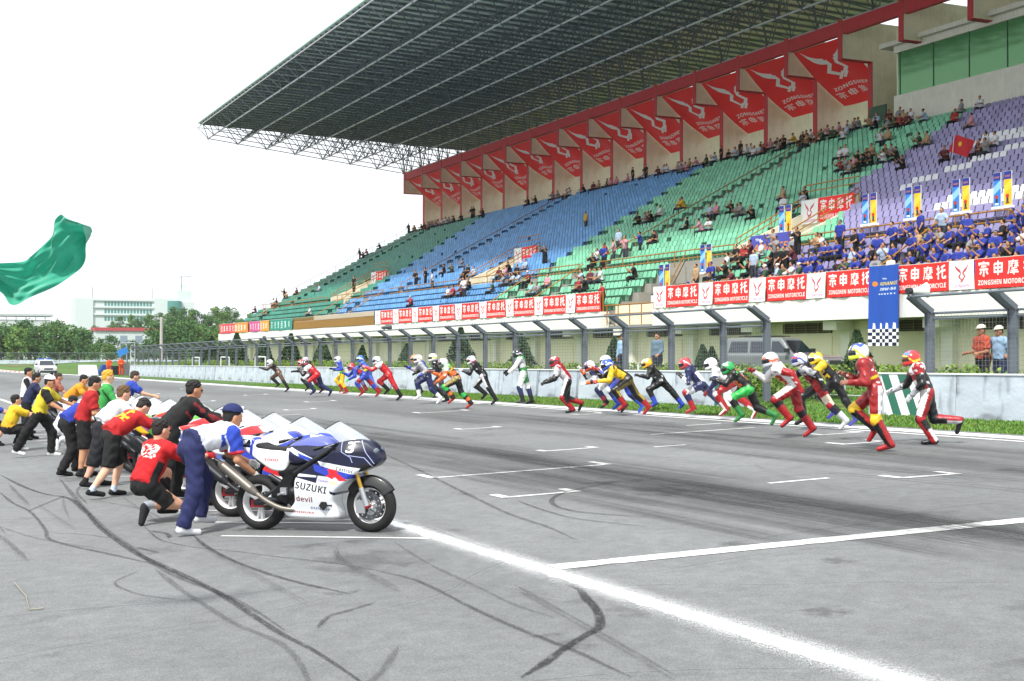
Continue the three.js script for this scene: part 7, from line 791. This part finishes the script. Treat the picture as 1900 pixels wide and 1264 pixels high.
// small clipped conifers behind the wall
{
  const cones = [0, 1, 2].map((s) => leafCloud(2600, (r) => { const h = pow(r(), .8), a = r() * 6.28, R = (1 - h) * (.42 + .1 * sin(a * 3 + s * 2) + .08 * sin(a * 7 + h * 9)) * (.55 + .45 * sqrt(r())) + .03; return V3(cos(a) * R, .08 + h * 1.0, sin(a) * R); }, .075, [.035, .075, .03], 40 + s));
  const tw = mb().tube(V3(0, 0, 0), V3(0, .8, 0), .04, .02).geo();
  [[25, 30.56, 1.35, 'beside the wall gap, behind the red-yellow runner'], [24.4, 37.6, 1.05, 'first by the parked silver car'], [24.3, 36.9, 1.0, 'second by the parked silver car'], [25, 52.8, 1.5, 'between the green-white and red-black runners'], [25, 59.6, 1.8, 'behind the silver-helmeted runner'], [25, 44.6, 1.3, 'behind the guard in pale blue'], [25, 67, 1.25, 'behind the black-suited runner'], [25, 74.3, 1.2, 'behind the red-suited runner'], [25, 82, 1.6, 'behind the dark-helmeted runner'], [25, 89.4, 1.9, 'left of the lilac-helmeted runner'], [25, 96.6, 1.8, 'beyond the leftmost runner'], [25, 105, 2.1, 'near the far end of the fence'], [25, 114, 2, 'last before the fence ends']].forEach(([X, Z, h, w], i) => { const o = thing('conifer', 'small dark conical evergreen, ' + w, 'tree', W(X, gy(X, Z) - .03, Z), i * 1.3, 'small evergreens behind the wall'); mesh('crown', cones[i % 3], leafMat, o); mesh('trunk', tw, bark, o); o.scale.set(h * 1.05, h * 1.15, h * 1.05); });
  const hedges = [0, 1].map((s) => leafCloud(2400, (r) => { const z = (r() - .5) * 4.4, y = .1 + .8 * pow(r(), .7) + .12 * sin(z * 3 + s * 2), x = (r() - .5) * .9; return V3(x, y, z); }, .1, [.15, .25, .035], 60 + s, .5));
  [[24.5, 'at the right edge of the wall gap'], [30.5, 'first left of the wall gap'], [37, 'behind the navy-suited runner'], [43, 'behind the deep-leaning runner'], [49, 'right of the red-black runner'], [55, 'behind the green-white runner'], [61, 'behind the black-striped runner'], [67, 'behind the grey-blue runner'], [74, 'behind the black-suited runner'], [82, 'behind the red-suited runner'], [91, 'behind the pale grey runner'], [101, 'beyond the leftmost runner'], [112, 'near the wall end']].forEach(([Z, w], i) => { const o = thing('low_hedge', 'low yellow-green hedge above the wall, ' + w, 'hedge', W(22.6, gy(22.6, Z), Z), 0, 'low hedges behind the wall'); mesh('foliage', hedges[i % 2], leafMat, o); o.scale.set(1, .92, 1); });
}
// distant trees, hill, buildings, far wall
{
  const crowns = [0, 1, 2, 3].map((s) => leafCloud(1500, (r, k) => { const cl = floor(r() * 26), cr = rng(cl * 7 + s * 101), h = .22 + .76 * cr(), a = cr() * 6.28, w = (h < .5 ? .55 + h * .6 : 1.15 - h * .75) * [.34, .4, .3, .36][s], R = w * (.45 + .55 * cr()), o = V3(cos(a) * R, h, sin(a) * R), d = .1 + .05 * cr(); let x, y, z; do { x = r() * 2 - 1; y = r() * 2 - 1; z = r() * 2 - 1; } while (x * x + y * y + z * z > 1); return o.add(V3(x * d, y * d * .85, z * d)); }, .055, [[.07, .165, .035], [.055, .14, .035], [.1, .2, .04], [.06, .15, .045]][s], 80 + s));
  const trunk = mb().tube(V3(0, 0, 0), V3(.01, .4, 0), .022, .014).tube(V3(.01, .35, 0), V3(.12, .62, .05), .012, .005).tube(V3(.01, .38, 0), V3(-.1, .66, -.04), .012, .005).tube(V3(.01, .4, 0), V3(0, .8, .02), .013, .004).geo();
  const r = rng(33), hillY = (X, Z) => gy(X, Z) + 13.5 * sstep(52, 92, X + (Z - 480) * -.02) * sstep(470, 560, Z) * (1 - .25 * sstep(150, 260, X)); const place = ['at the far left', 'left of the course car', 'above the course car', 'behind the white red-roofed house', 'behind the marshals', 'left of the tall pole', 'right of the tall pole', 'next to the stand end'];
  struct('hill', sheet([40, 52, 60, 68, 76, 84, 92, 110, 130, 160, 200, 260, 400], [462, 480, 500, 520, 540, 560, 600, 680, 800], (X, Z) => hillY(X, Z) - gy(X, Z) + .1, () => [.55, .6, .5]), grassMat);
  let n = 0; const tree = (X, Z, h, y) => { const u = X / Z, k = clamp(floor((u - .06) / .024), 0, 7), o = thing('tree', `${h > 11 ? 'tall' : h > 8 ? 'mid-height' : 'small'} ${n % 4 === 2 ? 'light green' : 'dark green'} tree ${y ? 'on the hillside' : n % 2 ? 'in the tree line' : 'just behind the far wall'} ${place[k]}`, 'tree', W(X, y ?? gy(X, Z) - .1, Z), r() * 6.28, 'trees beyond the end of the straight'); mesh('crown', crowns[n % 4], leafMat, o); mesh('trunk', trunk, bark, o); o.scale.set(h * (.9 + .35 * r()), h, h * (.9 + .35 * r())); n++; };
  for (let k = 0; k < 40; k++) { const u = .05 + .205 * (k + r() * .8) / 40, Z = 405 + r() * 22; tree(u * Z, Z, (u > .135 && u < .175 ? 5.4 : 9.6) + r() * 3.2); }
  for (let k = 0; k < 26; k++) { const u = .05 + .21 * (k + r()) / 26, Z = 438 + r() * 20; tree(u * Z, Z, (u > .13 && u < .18 ? 4 : 9.2) + r() * 3.2); }
  for (let k = 0; k < 34; k++) { const u = .185 + .075 * (k + r()) / 34, Z = 500 + r() * 60; tree(u * Z, Z, 6 + r() * 3.5, hillY(u * Z, Z) - .3); }
  for (let k = 0; k < 22; k++) { const u = .118 + .065 * (k + r()) / 22, Z = 520 + r() * 50; tree(u * Z, Z, 4.5 + r() * 2.5, hillY(u * Z, Z) - .3); }
  // white institute on the hill
  const b = thing('office_building', 'long white three-storey building with roof tower on the hill', 'building', W(0, 0, 640)), white = mat(0xc9d3d3, .85), wg = mat(0x5a8f8a, .3, { metalness: .2 }), by = 12, B = (m, x0, x1, y0, y1, z0 = 0, z1 = 14) => m.hexa([V3(x0, y0, -z0), V3(x1, y0, -z0), V3(x1, y0, -z1), V3(x0, y0, -z1), V3(x0, y1, -z0), V3(x1, y1, -z0), V3(x1, y1, -z1), V3(x0, y1, -z1)]);
  B(mb(), 86, 132, by, 26.2).build('main_block', white, b); B(mb(), 78, 85.9, by, 27.2, -1).build('end_block', white, b); B(mb(), 113.4, 124, by, 27.6, -1.2).build('end_block', white, b); B(mb(), 124.2, 131, by, 31.5, 1).build('tower', white, b); B(mb(), 126, 129, 31.5, 34.6, 3, 8).build('tower_top', white, b); mb().add(new THREE.CylinderGeometry(3.6, 3.6, 5, 20).translate(122.6, 24, -.2)).build('green_bay', wg, b);
  for (let s = 0; s < 3; s++) for (let k = 0; k < 15; k++) mb().face(V3(91 + k * 1.45, 17 + s * 3.4, .05), V3(92 + k * 1.45, 17 + s * 3.4, .05), V3(92 + k * 1.45, 18.9 + s * 3.4, .05), V3(91 + k * 1.45, 18.9 + s * 3.4, .05)).build('window', wg, b); for (const y of [19.5, 22.9, 26.2]) B(mb(), 86.2, 113.2, y, y + .7, -.6, 0).build('ledge', white, b);
  for (const x of [86, 113, 126.5]) mb().tube(V3(x, 26, -3), V3(x, 32.5 + (x > 120 ? 6 : 0), -3), .16).build('mast', steel, b); mb().tube(V3(125, 38, -3), V3(131, 38.4, -3), .14).build('antenna_bar', steel, b);
  const c = thing('house', 'low white house with red roof edge among the trees', 'building', W(0, 0, 470)), cy = -1; B(mb(), 64, 88, cy, 9.6, 0, 9).build('wall', white, c); B(mb(), 63.6, 90.5, 9.6, 10.7, -.5, 9.5).build('roof', mat(0xb04a50, .8), c); for (let k = 0; k < 4; k++) mb().face(V3(67 + k * 5, 5.6, .04), V3(69.4 + k * 5, 5.6, .04), V3(69.4 + k * 5, 8, .04), V3(67 + k * 5, 8, .04)).build('window', mat(0x8a9aa8, .3), c);
  const e = thing('grandstand_building', 'grey flat-topped building behind trees at the far left', 'building', W(0, 0, 560)); B(mb(), 28, 59, 0, 15.2, 0, 12).build('wall', mat(0xc2c8c8, .8), e); B(mb(), 27, 60, 16.6, 17.4, -1, 13).build('roof', mat(0xaeb6b6, .8), e); for (let k = 0; k < 9; k++) B(mb(), 28 + k * 3.6, 28.4 + k * 3.6, 15.2, 16.6, -.5, 0).build('post', white, e);
  // far wall with mesh fence
  const fw = thing('concrete_wall', 'distant low grey wall with wire fence across the run-off', 'wall'), A = (t) => W(mix(8, 118, t), -1.15, mix(402, 352, t)); for (let k = 0; k < 22; k++) { const a = A(k / 22), d = A((k + 1) / 22).sub(a).multiplyScalar(.995).add(a), y0 = gy(a.x, -a.z) - .3, up = (v, y) => V3(v.x, y, v.z); mb().hexa([up(a, y0), up(d, y0), up(d, y0).add(V3(0, 0, -.4)), up(a, y0).add(V3(0, 0, -.4)), up(a, .12), up(d, .12), up(d, .12).add(V3(0, 0, -.4)), up(a, .12).add(V3(0, 0, -.4))]).build('wall_panel', concretes[k % 3], fw); mb().tube(up(a, .1), up(a, 2.15), .07).build('fence_post', steel, fw); mb().tube(up(a, 2.1), up(d, 2.1), .05).build('rail', steel, fw); const w = mb(); for (let y = .3; y < 2.1; y += .3) w.bar(up(a, y), up(d, y), .03); w.build('wire_mesh', steelDark, fw); }
  const pl = thing('utility_pole', 'tall concrete utility pole beyond the fence', 'pole', W(60, gy(60, 329), 329)); mb().tube(V3(0, 0, 0), V3(0, 11.6, 0), .42, .3, 10).build('shaft', mat(0xa8aaa6, .9), pl); mb().bar(V3(-1.2, 11, 0), V3(1.2, 11, 0), .15).bar(V3(-.8, 10.2, 0), V3(.8, 10.2, 0), .15).build('crossarm', mat(0x8a8a86, .8), pl); for (const x of [-1.1, 0, 1.1]) mb().tube(V3(x, 11, 0), V3(x, 11.6, 0), .1, .06).build('insulator', mat(0x5a4a42, .5), pl);
}
// ---------------------------------------------------------------- waving green flag
{
  const t = thing('green_flag', 'large green start flag waving in the air at far left', 'flag', W(.887, 2.55, 9.5), -24.93 * D2R), k = 9 / 2500, px = (u, v) => [(u - 60) * k, (490 - v) * k];
  const top = [[-90, 520], [-30, 497], [0, 491], [48, 484], [66, 470], [94, 445], [100, 418], [121, 402], [139, 411], [152, 416]].map((p) => px(...p)), bot = [[-90, 545], [-40, 520], [0, 545], [24, 567], [60, 555], [104, 532], [138, 503], [154, 470], [159, 440], [153, 418]].map((p) => px(...p));
  const cv = (l) => new THREE.CatmullRomCurve3(l.map(([x, y]) => V3(x, y, 0))), ct = cv(top), cb = cv(bot), g = new THREE.PlaneGeometry(1, 1, 60, 36), P = g.attributes.position;
  for (let i = 0; i < P.count; i++) { const s = P.getX(i) + .5, v = .5 - P.getY(i), a = ct.getPoint(s), b = cb.getPoint(s), o = a.lerp(b, v), w = .05 * sin(s * 9 + v * 4) + .035 * sin(s * 17 - v * 7) + .09 * s * sin(v * 5 + 1.2) + .022 * sin(v * 22 + s * 13) * s + .014 * sin(s * 38 + v * 9) + .012 * sin(v * 34 - s * 21); P.setXYZ(i, o.x, o.y, w); }
  g.computeVertexNormals(); mesh('cloth', g, mat(0x2ba384, .85, { transmission: .4, thickness: 0 }), t); const e = ct.getPoint(0), f = cb.getPoint(0); mb().tube(V3(e.x - .02, e.y + .05, 0), V3(f.x - .55, -2.55, .1), .014, .016, 8).build('staff', mat(0xb89a6a, .7), t);
}
// red flag in the upper tier
{ const o = thing('red_flag', 'red flag with yellow emblem held up among the purple seats', 'flag', W(upX(9), upY(9) + .6, 53.2), .4), g = new THREE.PlaneGeometry(1.1, .9, 8, 6), P = g.attributes.position; for (let i = 0; i < P.count; i++) P.setZ(i, .08 * sin(P.getX(i) * 6 + P.getY(i) * 3)); g.computeVertexNormals(); const m = mesh('cloth', g, mat(0xffffff, .8, { map: canvasTex(128, 96, (c, w, h) => { c.fillStyle = '#b8202a'; c.fillRect(0, 0, w, h); c.fillStyle = '#d8b030'; c.beginPath(); c.arc(48, 40, 13, 0, 7); c.fill(); }) }), o); m.rotation.y = -PI / 2; m.position.set(0, .8, .5); m.rotation.x = .4; mb().tube(V3(0, -.6, -.1), V3(0, 1.3, .1), .02).build('staff', mat(0xd8d8d8, .6), o); }
// things whose labels would coincide are told apart by their order from the left
{
  const by = new Map(), ord = ['first', 'second', 'third', 'fourth', 'fifth', 'sixth', 'seventh', 'eighth', 'ninth', 'tenth']; for (const o of scene.children) { const l = o.userData.label; if (l) (by.get(l) || by.set(l, []).get(l)).push(o); }
  for (const [l, a] of by) if (a.length > 1) a.sort((p, q) => p.position.x / -p.position.z - q.position.x / -q.position.z).forEach((o, i) => { let b = `${l}, ${ord[i] || (i + 1) + 'th'} from left`; for (const [x, y] of [[' just behind', ' behind'], [' seated in a cap', ' in cap'], [' standing in a cap', ' standing, capped'], ['spectator in the', 'spectator in'], [' the tree line', ' tree line'], ['beside the advertising', 'by advertising'], ['-shirted', '-clad']]) if (b.split(/\s+/).length > 16 - (b.match(/\w-\w/g) || []).length) b = b.replace(x, y); o.userData.label = b; });
}
renderer.render(scene, camera);
